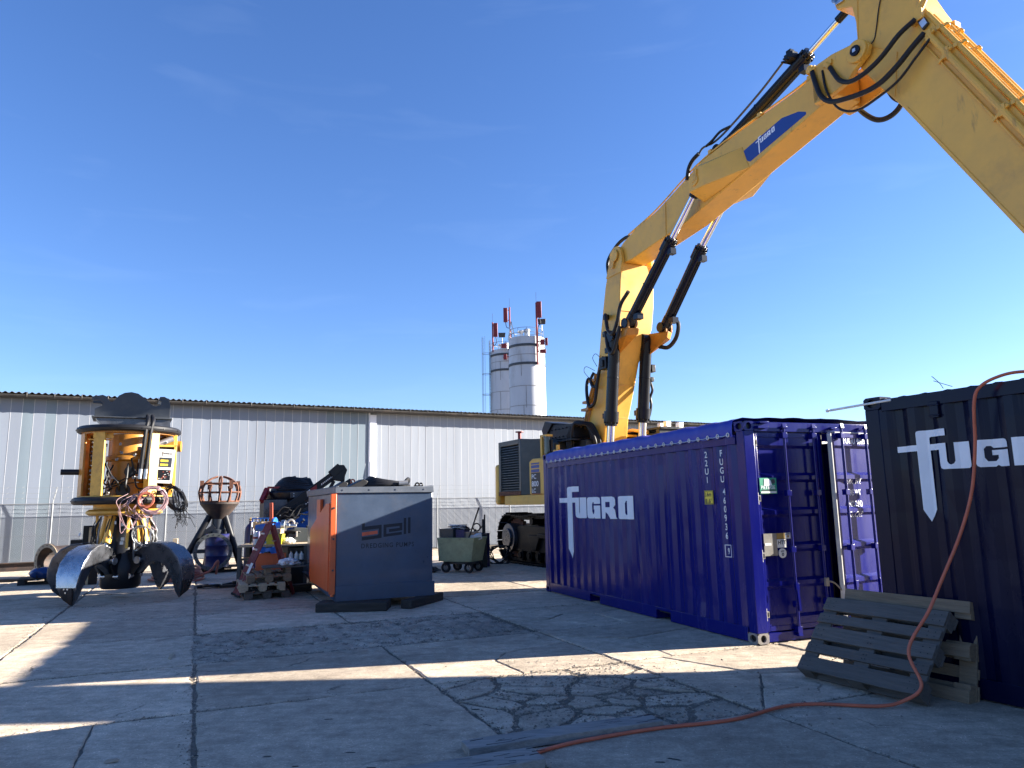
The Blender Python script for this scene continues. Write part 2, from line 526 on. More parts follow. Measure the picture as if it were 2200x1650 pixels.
LOGO = [
    [[(0, 1), (.93, 1), (.93, 1.46), (.96, 1.53), (1.03, 1.56), (2.11, 1.56), (2.11, 1.29), (1.46, 1.29), (1.40, 1.27), (1.38, 1.21), (1.38, 1), (2.09, 1), (2.09, .30),
      (2.14, .20), (2.225, .16), (2.31, .20), (2.36, .30), (2.36, 1), (2.93, 1), (2.93, .12), (2.90, .04), (2.82, 0), (1.92, 0), (1.82, .04), (1.78, .14), (1.78, .76), (1.38, .76),
      (1.38, -1.53), (1.155, -2.0), (.93, -1.53), (.93, .76), (0, .76)]],
    [[(3.30, 0), (3.20, .05), (3.16, .14), (3.16, .86), (3.20, .95), (3.30, 1), (4.15, 1), (4.26, .96), (4.30, .86), (4.30, .68), (3.76, .68), (3.68, .76), (3.56, .76), (3.48, .66),
      (3.48, .34), (3.56, .2), (3.80, .2), (3.90, .3), (3.90, .42), (3.70, .42), (3.70, .60), (4.30, .60), (4.30, 0), (3.95, 0), (3.86, .06), (3.78, 0)]],
    [[(4.48, 0), (4.48, 1), (5.62, 1), (5.74, .96), (5.78, .86), (5.78, .62), (5.68, .50), (5.76, .40), (5.80, .08), (5.92, 0), (5.24, 0), (4.92, .30), (4.90, 0)],
     [(4.92, .52), (4.92, .76), (5.22, .76), (5.33, .64), (5.22, .52)]],
    [[(6.32, 0), (6.20, .04), (6.14, .14), (6.14, .86), (6.20, .96), (6.32, 1), (7.36, 1), (7.36, 0)],
     [(6.62, .26), (6.62, .68), (6.72, .79), (6.84, .79), (6.92, .68), (6.92, .26), (6.84, .18), (6.70, .18)]],
]

# ------------------------------------------------------------------ concrete
def concrete(name, c, speck=1.3, crack=True):
    m = bpy.data.materials.new(name)
    m.use_nodes = True
    n, l = m.node_tree.nodes, m.node_tree.links
    b = n['Principled BSDF']
    b.inputs['Roughness'].default_value = 0.85
    b.inputs['Specular IOR Level'].default_value = 0.25
    g = n.new('ShaderNodeNewGeometry')
    oi = n.new('ShaderNodeObjectInfo')
    def noise(sc, det=8, rgh=0.6, dist=0.0, vec=None):
        x = n.new('ShaderNodeTexNoise')
        x.inputs['Scale'].default_value = sc
        x.inputs['Detail'].default_value = det
        x.inputs['Roughness'].default_value = rgh
        x.inputs['Distortion'].default_value = dist
        l.new(vec or g.outputs['Position'], x.inputs['Vector'])
        return x
    def mrange(src, a, bb, c0, c1):
        r = n.new('ShaderNodeMapRange')
        r.inputs['From Min'].default_value = a
        r.inputs['From Max'].default_value = bb
        r.inputs['To Min'].default_value = c0
        r.inputs['To Max'].default_value = c1
        l.new(src, r.inputs['Value'])
        return r.outputs['Result']
    def mul(a, bb):
        x = n.new('ShaderNodeMath')
        x.operation = 'MULTIPLY'
        l.new(a, x.inputs[0])
        l.new(bb, x.inputs[1])
        return x.outputs['Value']
    big = mrange(noise(0.55, 7, 0.62, 0.4).outputs['Fac'], 0.3, 0.7, 0.74, 1.22)
    mid = mrange(noise(4.5, 9, 0.7).outputs['Fac'], 0.3, 0.7, 0.72, 1.24)
    fine = mrange(noise(48, 8, 0.8).outputs['Fac'], 0.3, 0.7, 0.70, 1.28)
    rnd = mrange(oi.outputs['Random'], 0, 1, 0.82, 1.12)
    v = mul(mul(big, mid), mul(fine, rnd))
    blot = mrange(noise(11, 6, 0.8, 0.5).outputs['Fac'], 0.35, 0.65, 0.84, 1.12)
    v = mul(v, blot)
    # dark soaked stains and oil
    st = mrange(noise(1.3, 9, 0.72, 0.8).outputs['Fac'], 0.60, 0.72, 1.0, 0.58)
    v = mul(v, st)
    # streaks swept along the yard
    mp2 = n.new('ShaderNodeMapping')
    mp2.inputs['Rotation'].default_value = (0, 0, R(-15))
    mp2.inputs['Scale'].default_value = (0.7, 7.0, 1)
    l.new(g.outputs['Position'], mp2.inputs['Vector'])
    sk = mrange(noise(1.4, 9, 0.75, 0.3, mp2.outputs['Vector']).outputs['Fac'], 0.35, 0.75, 0.86, 1.2)
    v = mul(v, sk)
    # aggregate speckles
    vo = n.new('ShaderNodeTexVoronoi')
    vo.inputs['Scale'].default_value = 42
    l.new(g.outputs['Position'], vo.inputs['Vector'])
    sp = mrange(vo.outputs['Distance'], 0.10, 0.17, 1.0 + speck, 1.0)
    spm = mrange(noise(9, 3).outputs['Fac'], 0.50, 0.56, 0, 1)
    mx = n.new('ShaderNodeMix')
    mx.inputs['A'].default_value = 1.0
    l.new(spm, mx.inputs['Factor'])
    l.new(sp, mx.inputs['B'])
    v = mul(v, mx.outputs['Result'])
    vd = n.new('ShaderNodeTexVoronoi')
    vd.inputs['Scale'].default_value = 19
    l.new(g.outputs['Position'], vd.inputs['Vector'])
    dk = mrange(vd.outputs['Distance'], 0.07, 0.12, 0.45, 1.0)
    dm = mrange(noise(6, 3).outputs['Fac'], 0.60, 0.66, 0, 1)
    mx2 = n.new('ShaderNodeMix')
    mx2.inputs['A'].default_value = 1.0
    l.new(dm, mx2.inputs['Factor'])
    l.new(dk, mx2.inputs['B'])
    v = mul(v, mx2.outputs['Result'])
    height = fine
    if crack:
        ds = noise(2.2, 6, 0.6)
        va = n.new('ShaderNodeVectorMath')
        va.operation = 'MULTIPLY_ADD'
        va.inputs[1].default_value = (0.55, 0.55, 0)
        l.new(ds.outputs['Color'], va.inputs[0])
        l.new(g.outputs['Position'], va.inputs[2])
        vc = n.new('ShaderNodeTexVoronoi')
        vc.feature = 'DISTANCE_TO_EDGE'
        vc.inputs['Scale'].default_value = 0.72
        l.new(va.outputs['Vector'], vc.inputs['Vector'])
        ck = mrange(vc.outputs['Distance'], 0.002, 0.008, 0.45, 1.0)
        cm = mrange(noise(0.8, 3).outputs['Fac'], 0.54, 0.60, 0, 1)
        mx3 = n.new('ShaderNodeMix')
        mx3.inputs['A'].default_value = 1.0
        l.new(cm, mx3.inputs['Factor'])
        l.new(ck, mx3.inputs['B'])
        v = mul(v, mx3.outputs['Result'])
        height = mul(fine, mx3.outputs['Result'])
    sc = n.new('ShaderNodeVectorMath')
    sc.operation = 'SCALE'
    sc.inputs[0].default_value = c
    l.new(v, sc.inputs['Scale'])
    l.new(sc.outputs['Vector'], b.inputs['Base Color'])
    bp = n.new('ShaderNodeBump')
    bp.inputs['Strength'].default_value = 0.8
    bp.inputs['Distance'].default_value = 0.012
    hm = n.new('ShaderNodeMath')
    hm.operation = 'ADD'
    l.new(height, hm.inputs[0])
    l.new(mid, hm.inputs[1])
    l.new(hm.outputs['Value'], bp.inputs['Height'])
    l.new(bp.outputs['Normal'], b.inputs['Normal'])
    return m

M['concrete'] = concrete('yard concrete', (0.50, 0.41, 0.31))
M['dirt'] = concrete('joint dirt', (0.20, 0.168, 0.132), 1.2, False)
M['asphalt'] = concrete('dark yard ground in the joints', (0.19, 0.16, 0.125), 1.2, False)
M['rubble'] = concrete('eroded concrete rubble', (0.38, 0.315, 0.245), 1.4, False)

# ------------------------------------------------------------------ ground
UA = R(23.3)
def uv(u, v, z=0.0):
    return V((u * math.cos(UA) - v * math.sin(UA), u * math.sin(UA) + v * math.cos(UA), z))

ground = MB().add([(-500, -200, -.013), (500, -200, -.013), (500, 900, -.013), (-500, 900, -.013)], [(0, 1, 2, 3)]).build('ground', M['asphalt'], smooth=0)
ground['kind'] = 'structure'

def ragged(poly, step, jit, rng):
    out = []
    n = len(poly)
    for i in range(n):
        a, b = V(poly[i]), V(poly[(i + 1) % n])
        L = (b - a).length
        k = max(1, int(L / step))
        nrm = V((b.y - a.y, a.x - b.x)) / max(L, 1e-6)
        for j in range(k):
            p = a + (b - a) * (j / k)
            if j and rng.random() < .05: p = p - nrm * rng.uniform(.01, .045) * min(1, jit * 80)
            out.append(p - nrm * abs(rng.gauss(0, jit)) if j else p - nrm * rng.uniform(0, jit * 2.5) - (b - a).normalized() * 0)
    return out

def slab_mesh(name, poly, rng, thick=0.04, jit=0.012, step=0.22, tilt=0.003):
    pl = ragged(poly, step, jit, rng)
    c = sum((p for p in pl), V((0, 0))) / len(pl)
    tz, tx, ty = rng.gauss(0, tilt), rng.gauss(0, tilt * .6), rng.gauss(0, tilt * .6)
    def z(p): return tz + tx * (p.x - c.x) + ty * (p.y - c.y)
    n = len(pl)
    top = [(c + (p - c) * (1 - 0.016 / max((p - c).length, 0.05))) for p in pl]
    vs = [(p.x, p.y, z(p)) for p in top] + [(p.x, p.y, z(p) - .007) for p in pl] + [(p.x, p.y, -thick) for p in pl]
    fs = [tuple(range(n))]
    for k in (0, 1):
        for i in range(n):
            j = (i + 1) % n
            fs.append((k * n + i, (k + 1) * n + i, (k + 1) * n + j, k * n + j))
    return MB().add(vs, fs).mesh(name, M['concrete'], smooth=0)

def clip(poly, p, nrm):
    out = []
    n = len(poly)
    for i in range(n):
        a, b = poly[i], poly[(i + 1) % n]
        da, db = (a - p).dot(nrm), (b - p).dot(nrm)
        if da <= 0: out.append(a)
        if da * db < 0: out.append(a + (b - a) * (da / (da - db)))
    return out

def fragments(poly, seeds, gap):
    res = []
    for s in seeds:
        q = [V(p) for p in poly]
        for t in seeds:
            if t is not s and q:
                d = (t - s)
                q = clip(q, (s + t) / 2 - d.normalized() * gap / 2, d.normalized())
        if len(q) > 2: res.append(q)
    return res

SU, SV = 2.06, 2.06
rng = random.Random(3)
ROUGH = {(0, 1), (1, 1)}
BROKEN = {(1, -1): (26, .03), (1, 0): (4, .006), (2, -1): (4, .012), (-1, -1): (3, .006), (2, 1): (5, .012), (2, 0): (3, .006)}
for i in range(-6, 10):
    for j in range(-3, 10):
        u0, v0 = .06 + SU * i, 6.93 + SV * j
        ctr = uv(u0 + SU / 2, v0 + SV / 2)
        if (i, j) in ROUGH or ctr.y < -1 or abs(ctr.x) > 17 or ctr.x > 9.0: continue
        g2 = .010
        quad = [V((g2, g2)), V((SU - g2, g2)), V((SU - g2, SV - g2)), V((g2, SV - g2))]
        near = ctr.length < 13
        if (i, j) in BROKEN:
            nfr, gap = BROKEN[(i, j)]
            seeds = [V((rng.uniform(.05, SU - .05), rng.uniform(.05, SV - .05))) for _ in range(nfr)]
            for _ in range(1 if nfr < 10 else 0):
                fr = fragments(quad, seeds, 0)
                if len(fr) == nfr:
                    seeds = [sum((p for p in q), V((0, 0))) / len(q) for q in fr]
            for q in fragments(quad, seeds, gap):
                me = slab_mesh('slab_fragment', q, rng, jit=.016 if nfr > 10 else .006, step=.07, tilt=.004 if nfr > 10 else .002)
                o = link('slab_fragment', me, ground, loc=uv(u0, v0, -.003 if nfr > 10 else 0))
                o.rotation_euler = (0, 0, UA)
        else:
            me = slab_mesh('slab', quad, rng, step=.16 if near else .4)
            o = link('slab', me, ground, loc=uv(u0, v0))
            o.rotation_euler = (0, 0, UA)

# eroded patch where two slabs have broken down to rubble
def rough_patch():
    nu, nv = 150, 74
    u0, v0, W, H = -.16, 8.99, 4.40, 2.08
    vs, fs = [], []
    for b in range(nv + 1):
        for a in range(nu + 1):
            u, v = u0 + W * a / nu, v0 + H * b / nv
            p = uv(u, v)
            e = min(a, nu - a, b * 2, (nv - b) * 2) / 8
            z = .030 * mnoise.fractal(V((u * 6, v * 6, 2)), 0.7, 2.1, 6) + .013 * mnoise.noise(V((u * 1.6, v * 2.2, 5)))
            z = min(z, .018) - .002
            if e < 1: z = z * e - .034 * (1 - e)
            vs.append((p.x, p.y, z))
    for b in range(nv):
        for a in range(nu):
            k = b * (nu + 1) + a
            fs.append((k, k + 1, k + nu + 2, k + nu + 1))
    o = MB().add(vs, fs).build('rubble_patch', M['rubble'], ground, smooth=60)
    o['kind'] = 'stuff'
rough_patch()

# loose grit in the joints, in the broken slab and on the rubble
def grit(matname, seed, label, f):
    mb = MB()
    r = random.Random(seed)
    def stone(p, s):
        h = s * r.uniform(.4, .8)
        a0 = r.uniform(0, 6.3)
        b = [p + V((math.cos(a0 + k * 2.1) * s * r.uniform(.7, 1.2), math.sin(a0 + k * 2.1) * s * r.uniform(.7, 1.2), 0)) for k in range(3)]
        mb.add(b + [p + V((r.uniform(-.3, .3) * s, r.uniform(-.3, .3) * s, h))], [(0, 1, 3), (1, 2, 3), (2, 0, 3)])
    for _ in range(int(6000 * f)):                     # rubble and broken slab
        if r.random() < .55:
            p = uv(r.uniform(-.2, 4.2), r.uniform(8.95, 11.1), -.006)
        else:
            p = uv(r.gauss(3.1, .75), r.gauss(5.9, .7), -.012 + r.random() * .012)
        stone(p, r.choice((.005, .007, .009, .012, .018)))
    for _ in range(int(9000 * f)):                     # along joints
        if r.random() < .5:
            p = uv(.06 + SU * r.randint(-2, 3) + r.gauss(0, .05) * (1 + (r.random() < .15)), r.uniform(3.5, 15), -.012)
        else:
            p = uv(r.uniform(-5, 6), 6.93 + SV * r.randint(-1, 4) + r.gauss(0, .05), -.012)
        stone(p + V((0, 0, r.random() * .012)), r.choice((.005, .007, .010, .014)))
    for _ in range(int(2500 * f)):                     # scattered
        stone(V((r.uniform(-6, 6), r.uniform(4, 14), .001)), r.choice((.003, .004, .006)))
    o = mb.build('grit', M[matname], smooth=0, fix=False)
    tag(o, label, 'grit', kind='stuff')
grit('rubble', 11, 'loose pale grit lying in the slab joints and over the broken concrete', 1.0)
grit('grimegrit', 12, 'loose dark grit lying in the slab joints and over the broken concrete', 1.2)

# ------------------------------------------------------------------ warehouse
WA = R(28.0)
wd, wnr = V((math.cos(WA), math.sin(WA), 0)), V((-math.sin(WA), math.cos(WA), 0))
W0 = V((-16.21, 22.79, 0)) + wnr * 0.0
wh = thing('warehouse', 'long low warehouse clad in white sheets with corrugated roof', 'warehouse', W0, WA)
# local: x along wall, y behind, z up. visible x = 0..32, built -5..44
EAVE = 5.30
MB().box((-5, .05, -.03), (44, 8, EAVE)).build('wall', M['gasket'], wh, smooth=0)
def panel_mesh(k, w=.314, h=EAVE):
    r = random.Random(k)
    n, mrow = 6, 14
    dent = [(r.uniform(.05, .28), r.uniform(.3, h - .4), r.uniform(.1, .35), r.uniform(-.008, .008)) for _ in range(r.choice((0, 0, 0, 1)))]
    bow = r.uniform(-.003, .003)
    vs, fs = [], []
    for b in range(mrow + 1):
        for a in range(n + 1):
            x, z = w * a / n, h * b / mrow
            y = -.018 + bow * (1 - (2 * a / n - 1) ** 2) + .0012 * math.sin(z * 1.2 + k * 3)
            for (dx, dz, dr, dd) in dent:
                y += dd * math.exp(-((x - dx) ** 2 + (z - dz) ** 2) / dr ** 2)
            vs.append((x, y, z))
    for b in range(mrow):
        for a in range(n):
            q = b * (n + 1) + a
            fs.append((q, q + 1, q + n + 2, q + n + 1))
    # folded edges, whitened: their sunlit ridge is put into the colour
    m = MB().add(vs, fs)
    m.box((-.006, -.0215, 0), (.006, -.012, h), 1)
    return m
pm = {}
for mt in ('whitewall', 'shadewall', 'litwall'):
    pm[mt] = [panel_mesh(k).mesh('wall_panel', [M[mt], M['silo']], smooth=30, fix=False) for k in range(7)]
for k in range(-8, 102):
    x = k * .312
    pale = (x < 9 and rng.random() < .08) or 10.0 < x < 11.95  # shaded tone left of the strip, plus a few random sheets
    o = link('wall_panel', pm['shadewall' if pale else 'whitewall' if x < 11.9 else 'litwall'][rng.randrange(7)], wh, loc=(x, rng.uniform(-.0015, .0015), 0))
    o.rotation_euler = (0, 0, rng.gauss(0, .0025))
# white cover strip with a dent where the shaded and sunlit cladding tones meet
m = MB()
m.box((12.00, -.075, 3.35), (12.26, .0, EAVE - .1)).box((11.96, -.05, 0), (12.02, 0, EAVE)).hull([(12.02, -.06, 2.4), (12.28, -.05, 2.4), (12.02, -.07, 3.35), (12.26, -.07, 3.35), (12.02, 0, 2.4), (12.28, 0, 2.4), (12.02, 0, 3.35), (12.26, 0, 3.35), (12.16, -.15, 2.9)])
m.build('cover_strip', M['white'], wh, bevel=.006)
# eave fascia, gutter with brackets, corrugated roof
MB().box((-5, -.30, EAVE - .02), (44, .05, EAVE + .02)).build('soffit', M['gutter'], wh, smooth=0)
g = MB()
prof = [(.085 * math.cos(a), .085 * math.sin(a)) for a in [math.pi + math.pi * k / 8 for k in range(9)]]
prof += [(x * .86, z * .86) for x, z in reversed(prof)]
g.prism(prof, lambda a, b, t: (t, -.40 + a, EAVE + .055 + b), -5, 44)
g.build('gutter', M['gutter'], wh)
for k in range(0, 62):
    b = MB().ring((0, -.40, EAVE + .055), (1, 0, 0), .089, .010, 12, 5).bar((0, -.31, EAVE + .06), (0, -.2, EAVE + .03), .03, .012)
    if k == 0: bme = b.mesh('gutter_bracket', M['gutter'])
    if -4.5 + k * .75 > -1: link('gutter_bracket', bme, wh, loc=(-4.5 + k * .75, 0, 0))
vs, fs = [], []
NX = 49 * 24
for a in range(NX + 1):
    x = -5 + 49 * a / NX
    z = .028 * math.cos(2 * math.pi * x / .177)
    for (y, zz) in ((-.46, EAVE + .115), (4.0, EAVE + .42), (-.46, EAVE + .107), (4.0, EAVE + .412)):
        vs.append((x, y, zz + z))
for a in range(NX):
    q = a * 4
    fs += [(q, q + 4, q + 5, q + 1), (q + 2, q + 3, q + 7, q + 6), (q, q + 2, q + 6, q + 4), (q + 1, q + 5, q + 7, q + 3)]
MB().add(vs, fs).build('roof', M['asbestos'], wh, fix=False)

# ------------------------------------------------------------------ chain link fence with barbed wire
F0 = V((-15.31, 22.82, 0))
fen = thing('chain_link_fence', 'chain link fence with barbed wire running in front of the warehouse wall', 'fence', F0, WA)
FL0, FL1, FH = -4.0, 30.0, 1.93
pst = MB().cyl((0, 0, -.03), (0, 0, FH + .02), .026, n=10).bar((0, 0, FH), (.10, -.10, FH + .52), .035, .008)
pme = pst.mesh('post', M['galv'])
k = 0
x = .87
while x < FL1:
    link('post', pme, fen, loc=(x, 0, 0))
    x += 3.25
MB().cyl((FL0, -.01, FH), (FL1, -.01, FH), .015, n=8).build('top_rail', M['galv'], fen)
MB().cyl((FL0, -.01, .95), (FL1, -.01, .95), .006, n=5).build('tension_wire', M['galv'], fen)
for h in (.17, .33, .50):
    b = MB()
    pts = [(FL0 + k * .4, -.02 - h * .2 * 1.0, FH + h + .012 * math.sin(k * 2.1)) for k in range(int((FL1 - FL0) / .4))]
    b.tube(pts, .005, 4)
    for p in pts:
        p = V(p) + V((.07, 0, 0))
        b.bar(p + V((-.02, 0, .025)), p + V((.02, 0, -.025)), .004, .004).bar(p + V((.02, .02, .02)), p + V((-.02, -.02, -.02)), .004, .004)
    b.build('barbed_wire', M['galv'], fen, fix=False)
net = MB()
sp = .070
H = FH - .03
for s in (-1, 1):
    xx = FL0 - H
    while xx < FL1:
        a, b = V((xx, -.004 * s, .03)), V((xx + H, -.004 * s, FH))
        if s < 0: a.x, b.x = b.x, a.x
        # clip to the fence length
        if min(a.x, b.x) >= FL0 and max(a.x, b.x) <= FL1:
            net.tube([a, b], .0032, 3, caps=False)
        xx += sp
tag(net.build('wire_mesh', M['galv'], fen, smooth=0, fix=False), kind='stuff')

# ------------------------------------------------------------------ silos
def silo(c, top, r, label, bands, seams, ladder):
    t = thing('silo', label, 'silo', c, 0, 'white silos behind the warehouse')
    MB().lathe([(r, 0), (r, top), (r - .02, top + .02), (0, top + .10)], n=64).build('shell', M['silo'], t)
    for z in bands:
        MB().lathe([(r + .005, z - .10), (r + .05, z - .10), (r + .05, z + .10), (r + .005, z + .10)], n=64).build('band', M['siloband'], t)
    s = MB()
    for z in seams:
        s.lathe([(r + .002, z - .025), (r + .014, z - .025), (r + .014, z + .025), (r + .002, z + .025)], n=64)
        for a in range(0, 360, 72):
            d = V((math.cos(R(a + z * 50)), math.sin(R(a + z * 50)), 0))
            s.bar(d * (r + .004) + V((0, 0, z)), d * (r + .004) + V((0, 0, z - 1.8)), .05, .02, upv=d)
    s.build('seam', M['siloseam'], t)
    rl = MB()
    for z in (top + .35, top + .75):
        rl.ring((0, 0, z), (0, 0, 1), r - .08, .02, 40, 5)
    for a in range(0, 360, 30):
        p = V((math.cos(R(a)), math.sin(R(a)), 0)) * (r - .08)
        rl.cyl(p + V((0, 0, top)), p + V((0, 0, top + .75)), .018, n=5)
    rl.build('railing', M['galv'], t)
    v = MB().cyl((.05, -.3, top), (.05, -.3, top + .72), .22).cyl((.05, -.3, top + .72), (.05, -.3, top + .84), .32, .22)
    v.cyl((-.45, -.4, top), (-.45, -.4, top + .4), .14).lathe([(.12, top + .4), (.30, top + .6), (.30, top + .66), (0, top + .72)], c=(-.45, -.4, 0), n=20)
    v.build('vent', M['alu'], t)
    if ladder:
        L = MB()
        ld = V((-.97, -.25, 0)).normalized()
        sd = V((0.25, -.97, 0)).normalized()
        base = ld * (r + .12)
        for s_ in (-.22, .22):
            L.cyl(base + sd * s_ + V((0, 0, 2)), base + sd * s_ + V((0, 0, top + 1.1)), .03, n=5)
        for k in range(int(top * 3.3)):
            z = 2 + k * .3
            if z < top + .9: L.cyl(base - sd * .22 + V((0, 0, z)), base + sd * .22 + V((0, 0, z)), .018, n=4)
        L.build('ladder', M['siloband'], t)
        Cg = MB()
        for k in range(int((top - 4) / 2.0) + 1):
            z = 4 + k * 2.0
            Cg.ring(base + ld * .35 + V((0, 0, z)), (0, 0, 1), .42, .02, 16, 4)
        for a in (-60, -20, 20, 60):
            d = ld * math.cos(R(a)) + sd * math.sin(R(a))
            p = base + ld * .35 + d * .42
            Cg.cyl(p + V((0, 0, 4)), p + V((0, 0, top + 1.4)), .018, n=4)
        Cg.build('ladder_cage', M['galv'], t)
    return t
S1, T1 = V((1.28, 59.5, 0)), 15.15
S2, T2 = V((-.52, 69.5, 0)), 16.25
silo(S1, T1, 1.50, 'nearer and wider white steel silo with two dark bands', (T1 - .72, T1 - 2.25), (T1 - 1.5, T1 - 4.1, T1 - 5.7, T1 - 8), False)
silo(S2, T2, 1.50, 'farther white silo with caged ladder, partly hidden by the other silo', (T2 - .5, T2 - 2.0), (T2 - 1.2, T2 - 4.1, T2 - 5.8), True)
def antenna(c, z0, z1, pz0, pz1, side, label, boxes, dish=0):
    t = thing('antenna_mast', label, 'antenna', c, 0, 'red antenna masts on the silos')
    MB().cyl((0, 0, z0), (0, 0, z1), .07, n=8).cyl((0, 0, z1), (0, 0, z1 + .9), .012, n=4).build('pole', M['redpaint'], t)
    MB().box((side - .20, -.22, pz0), (side + .20, .0, pz1)).build('antenna_panel', M['redpaint'], t, bevel=.03)
    b = MB()
    for z in (pz0 + .2, pz1 - .2):
        b.bar((0, -.05, z), (side, -.02, z), .07, .05)
    b.build('bracket', M['redpaint'], t)
    for (bx, bz, bw, bh) in boxes:
        q = MB().box((bx - bw / 2, -.35, bz), (bx + bw / 2, -.10, bz + bh)).bar((0, -.08, bz + bh * .6), (bx, -.12, bz + bh * .6), .06, .06)
        q.build('radio_unit', M['redpaint'], t, bevel=.02)
    c_ = MB().tube(spline([(side, -.1, pz0), (side + .1, -.1, pz0 - .5), (.1, -.1, pz0 - .9), (.09, -.09, z0 + 1)], 6), .035, 5)
    c_.build('cable', M['rubber'], t)
antenna(S1 + V((.83, -1.38, 0)), T1 - 2.4, T1 + 2.8, T1 + 1.5, T1 + 2.85, .22, 'tall red antenna mast at the right edge of the nearer silo', [(.42, T1 - .8, .36, .45), (.75, T1 - .85, .22, .6), (.45, T1 - 1.5, .5, .32)])
antenna(S2 + V((.42, -1.55, 0)), T2 - 1.8, T2 + 4.05, T2 + 2.55, T2 + 3.95, -.40, 'tallest red antenna mast standing between the two silos', [(-.60, T2 + .0, .5, .42), (-.50, T2 - 1.1, .32, .5)])
antenna(S2 + V((-1.25, -.85, 0)), T2 - .2, T2 + 2.75, T2 + 1.3, T2 + 2.65, .28, 'short red antenna mast on the left side of the farther silo', [])
t = thing('roof_frame', 'grey steel A-frame hoist standing on the left edge of the nearer silo', 'frame', S1 + V((-1.28, -.5, T1)), 0)
MB().bar((-.25, 0, -.1), (.02, 0, 1.45), .09, .09).build('leg', M['alu'], t)
MB().bar((.36, 0, -.1), (.02, 0, 1.45), .09, .09).build('leg', M['alu'], t)
MB().bar((-.16, 0, .45), (.25, 0, .45), .06, .06).build('crossbar', M['alu'], t)
def floodlight(c, label):
    t = thing('floodlight', label, 'floodlight', c, 0, 'floodlights on the silos')
    MB().cyl((0, 0, 0), (0, 0, .5), .04, n=6).build('bracket', M['galv'], t)
    MB().hull([(-.3, -.2, .5), (.3, -.2, .5), (-.35, -.3, .95), (.35, -.3, .95), (-.25, .1, .6), (.25, .1, .6), (-.25, .05, .9), (.25, .05, .9)]).build('lamp_head', M['dgrey'], t, bevel=.02)
floodlight(S1 + V((1.28, -.6, T1 + .6)), 'small floodlight on the railing of the nearer silo')
floodlight(S2 + V((-.35, -1.3, T2 + .6)), 'small floodlight on top of the farther silo')

# ------------------------------------------------------------------ containers
CL, CW, CH = 6.058, 2.438, 2.591
CP = .278
def corr(u):
    """inward offset of the corrugated wall at position u along it"""
    t = (u % CP)
    if t < .070: return 0.0
    if t < .138: return (t - .070) / .068 * .036
    if t < .210: return .036
    return (1 - (t - .210) / .068) * .036
def corr_cuts(a, b):
    out = []
    k = math.floor(a / CP)
    while k * CP < b + CP:
        for o in (0, .070, .138, .210):
            q = k * CP + o
            if a < q < b: out.append(q)
        k += 1
    return out
def corr_sheet(fn, a, b, z0, z1, t=.004, start=0.0):
    """fn(u, z, inward) -> point"""
    us = [a] + corr_cuts(a, b) + [b]
    zs = [z0 + (z1 - z0) * k / 12 for k in range(13)]
    def dent(u, z):
        e = min(1, (z - z0) / .15, (z1 - z) / .15)
        d = mnoise.fractal(V((u * 1.7 + a, z * 1.5, z1 + u * .1)), .8, 2, 3)
        return e * (.007 * d + .010 * max(0, d - .35))
    m = MB()
    n = len(zs)
    for (off, flip) in ((0, False), (t, True)):
        vs = [fn(u, z, corr(u) + off + dent(u, z)) for u in us for z in zs]
        fs = []
        for i in range(len(us) - 1):
            for k in range(n - 1):
                q = (i * n + k, (i + 1) * n + k, (i + 1) * n + k + 1, i * n + k + 1)
                fs.append(q[::-1] if flip else q)
        m.add(vs, fs)
    return m

def casting(pos, sx, sy, sz, mtl, parent):
    """corner casting: block with oval holes, floors black to paint the inner shade, on its outer side, end and top or bottom"""
    x0, y0, z0 = pos
    W, D, H = .162, .178, .118
    m = MB()
    def holed(c, ux, uy, nrm, w, h, rx, ry):
        c, ux, uy, nrm = V(c), V(ux), V(uy), V(nrm)
        N = 16
        oval = [(rx * math.cos(2 * math.pi * k / N + math.pi / N), ry * math.sin(2 * math.pi * k / N + math.pi / N)) for k in range(N)]
        sq = []
        for (a, b) in oval:
            s = max(abs(a) / rx / (w / 2) * rx if 0 else abs(a / rx), abs(b / ry))
            sq.append((a / rx / s * w / 2, b / ry / s * h / 2))
        vs = [c + ux * a + uy * b for a, b in sq] + [c + ux * a + uy * b for a, b in oval] + [c + ux * a + uy * b - nrm * .03 for a, b in oval]
        fs = [(k, (k + 1) % N, N + (k + 1) % N, N + k) for k in range(N)] + [(N + k, N + (k + 1) % N, 2 * N + (k + 1) % N, 2 * N + k) for k in range(N)]
        m.add(vs, fs)
        m.add([c + ux * a + uy * b - nrm * .03 for a, b in oval], [tuple(range(N))], 1)  # black floor paints the dark inside of the hole
    cx, cy, cz = x0 + sx * W / 2, y0 + sy * D / 2, z0 + sz * H / 2
    holed((x0, cy, cz), (0, 1, 0), (0, 0, 1), (-sx, 0, 0), D, H, .058, .040)
    holed((cx, y0, cz), (1, 0, 0), (0, 0, 1), (0, -sy, 0), W, H, .040, .042)
    holed((cx, cy, z0), (1, 0, 0), (0, 1, 0), (0, 0, -sz), W, D, .035, .060)
    x1, y1, z1 = x0 + sx * W, y0 + sy * D, z0 + sz * H
    m.add([(x1, y0, z0), (x1, y1, z0), (x1, y1, z1), (x1, y0, z1)], [(0, 1, 2, 3)])
    m.add([(x0, y1, z0), (x1, y1, z0), (x1, y1, z1), (x0, y1, z1)], [(0, 1, 2, 3)])
    m.add([(x0, y0, z1), (x1, y0, z1), (x1, y1, z1), (x0, y1, z1)], [(0, 1, 2, 3)])
    return m.build('corner_casting', [mtl, M['black']], parent, smooth=30)

def side_text(parent, txt, y, z, h, cuts, fn, sx=.62, bold=.012):
    """a column of characters down a corrugated side"""
    for k, chx in enumerate(txt):
        if chx == ' ': continue
        bm = text_bm(chx, 1.0, bold, sx, 'CENTER')
        decal('character', bm, fn, M['white'], parent, cuts, y, z - k * h * 1.30, h * 1.36)

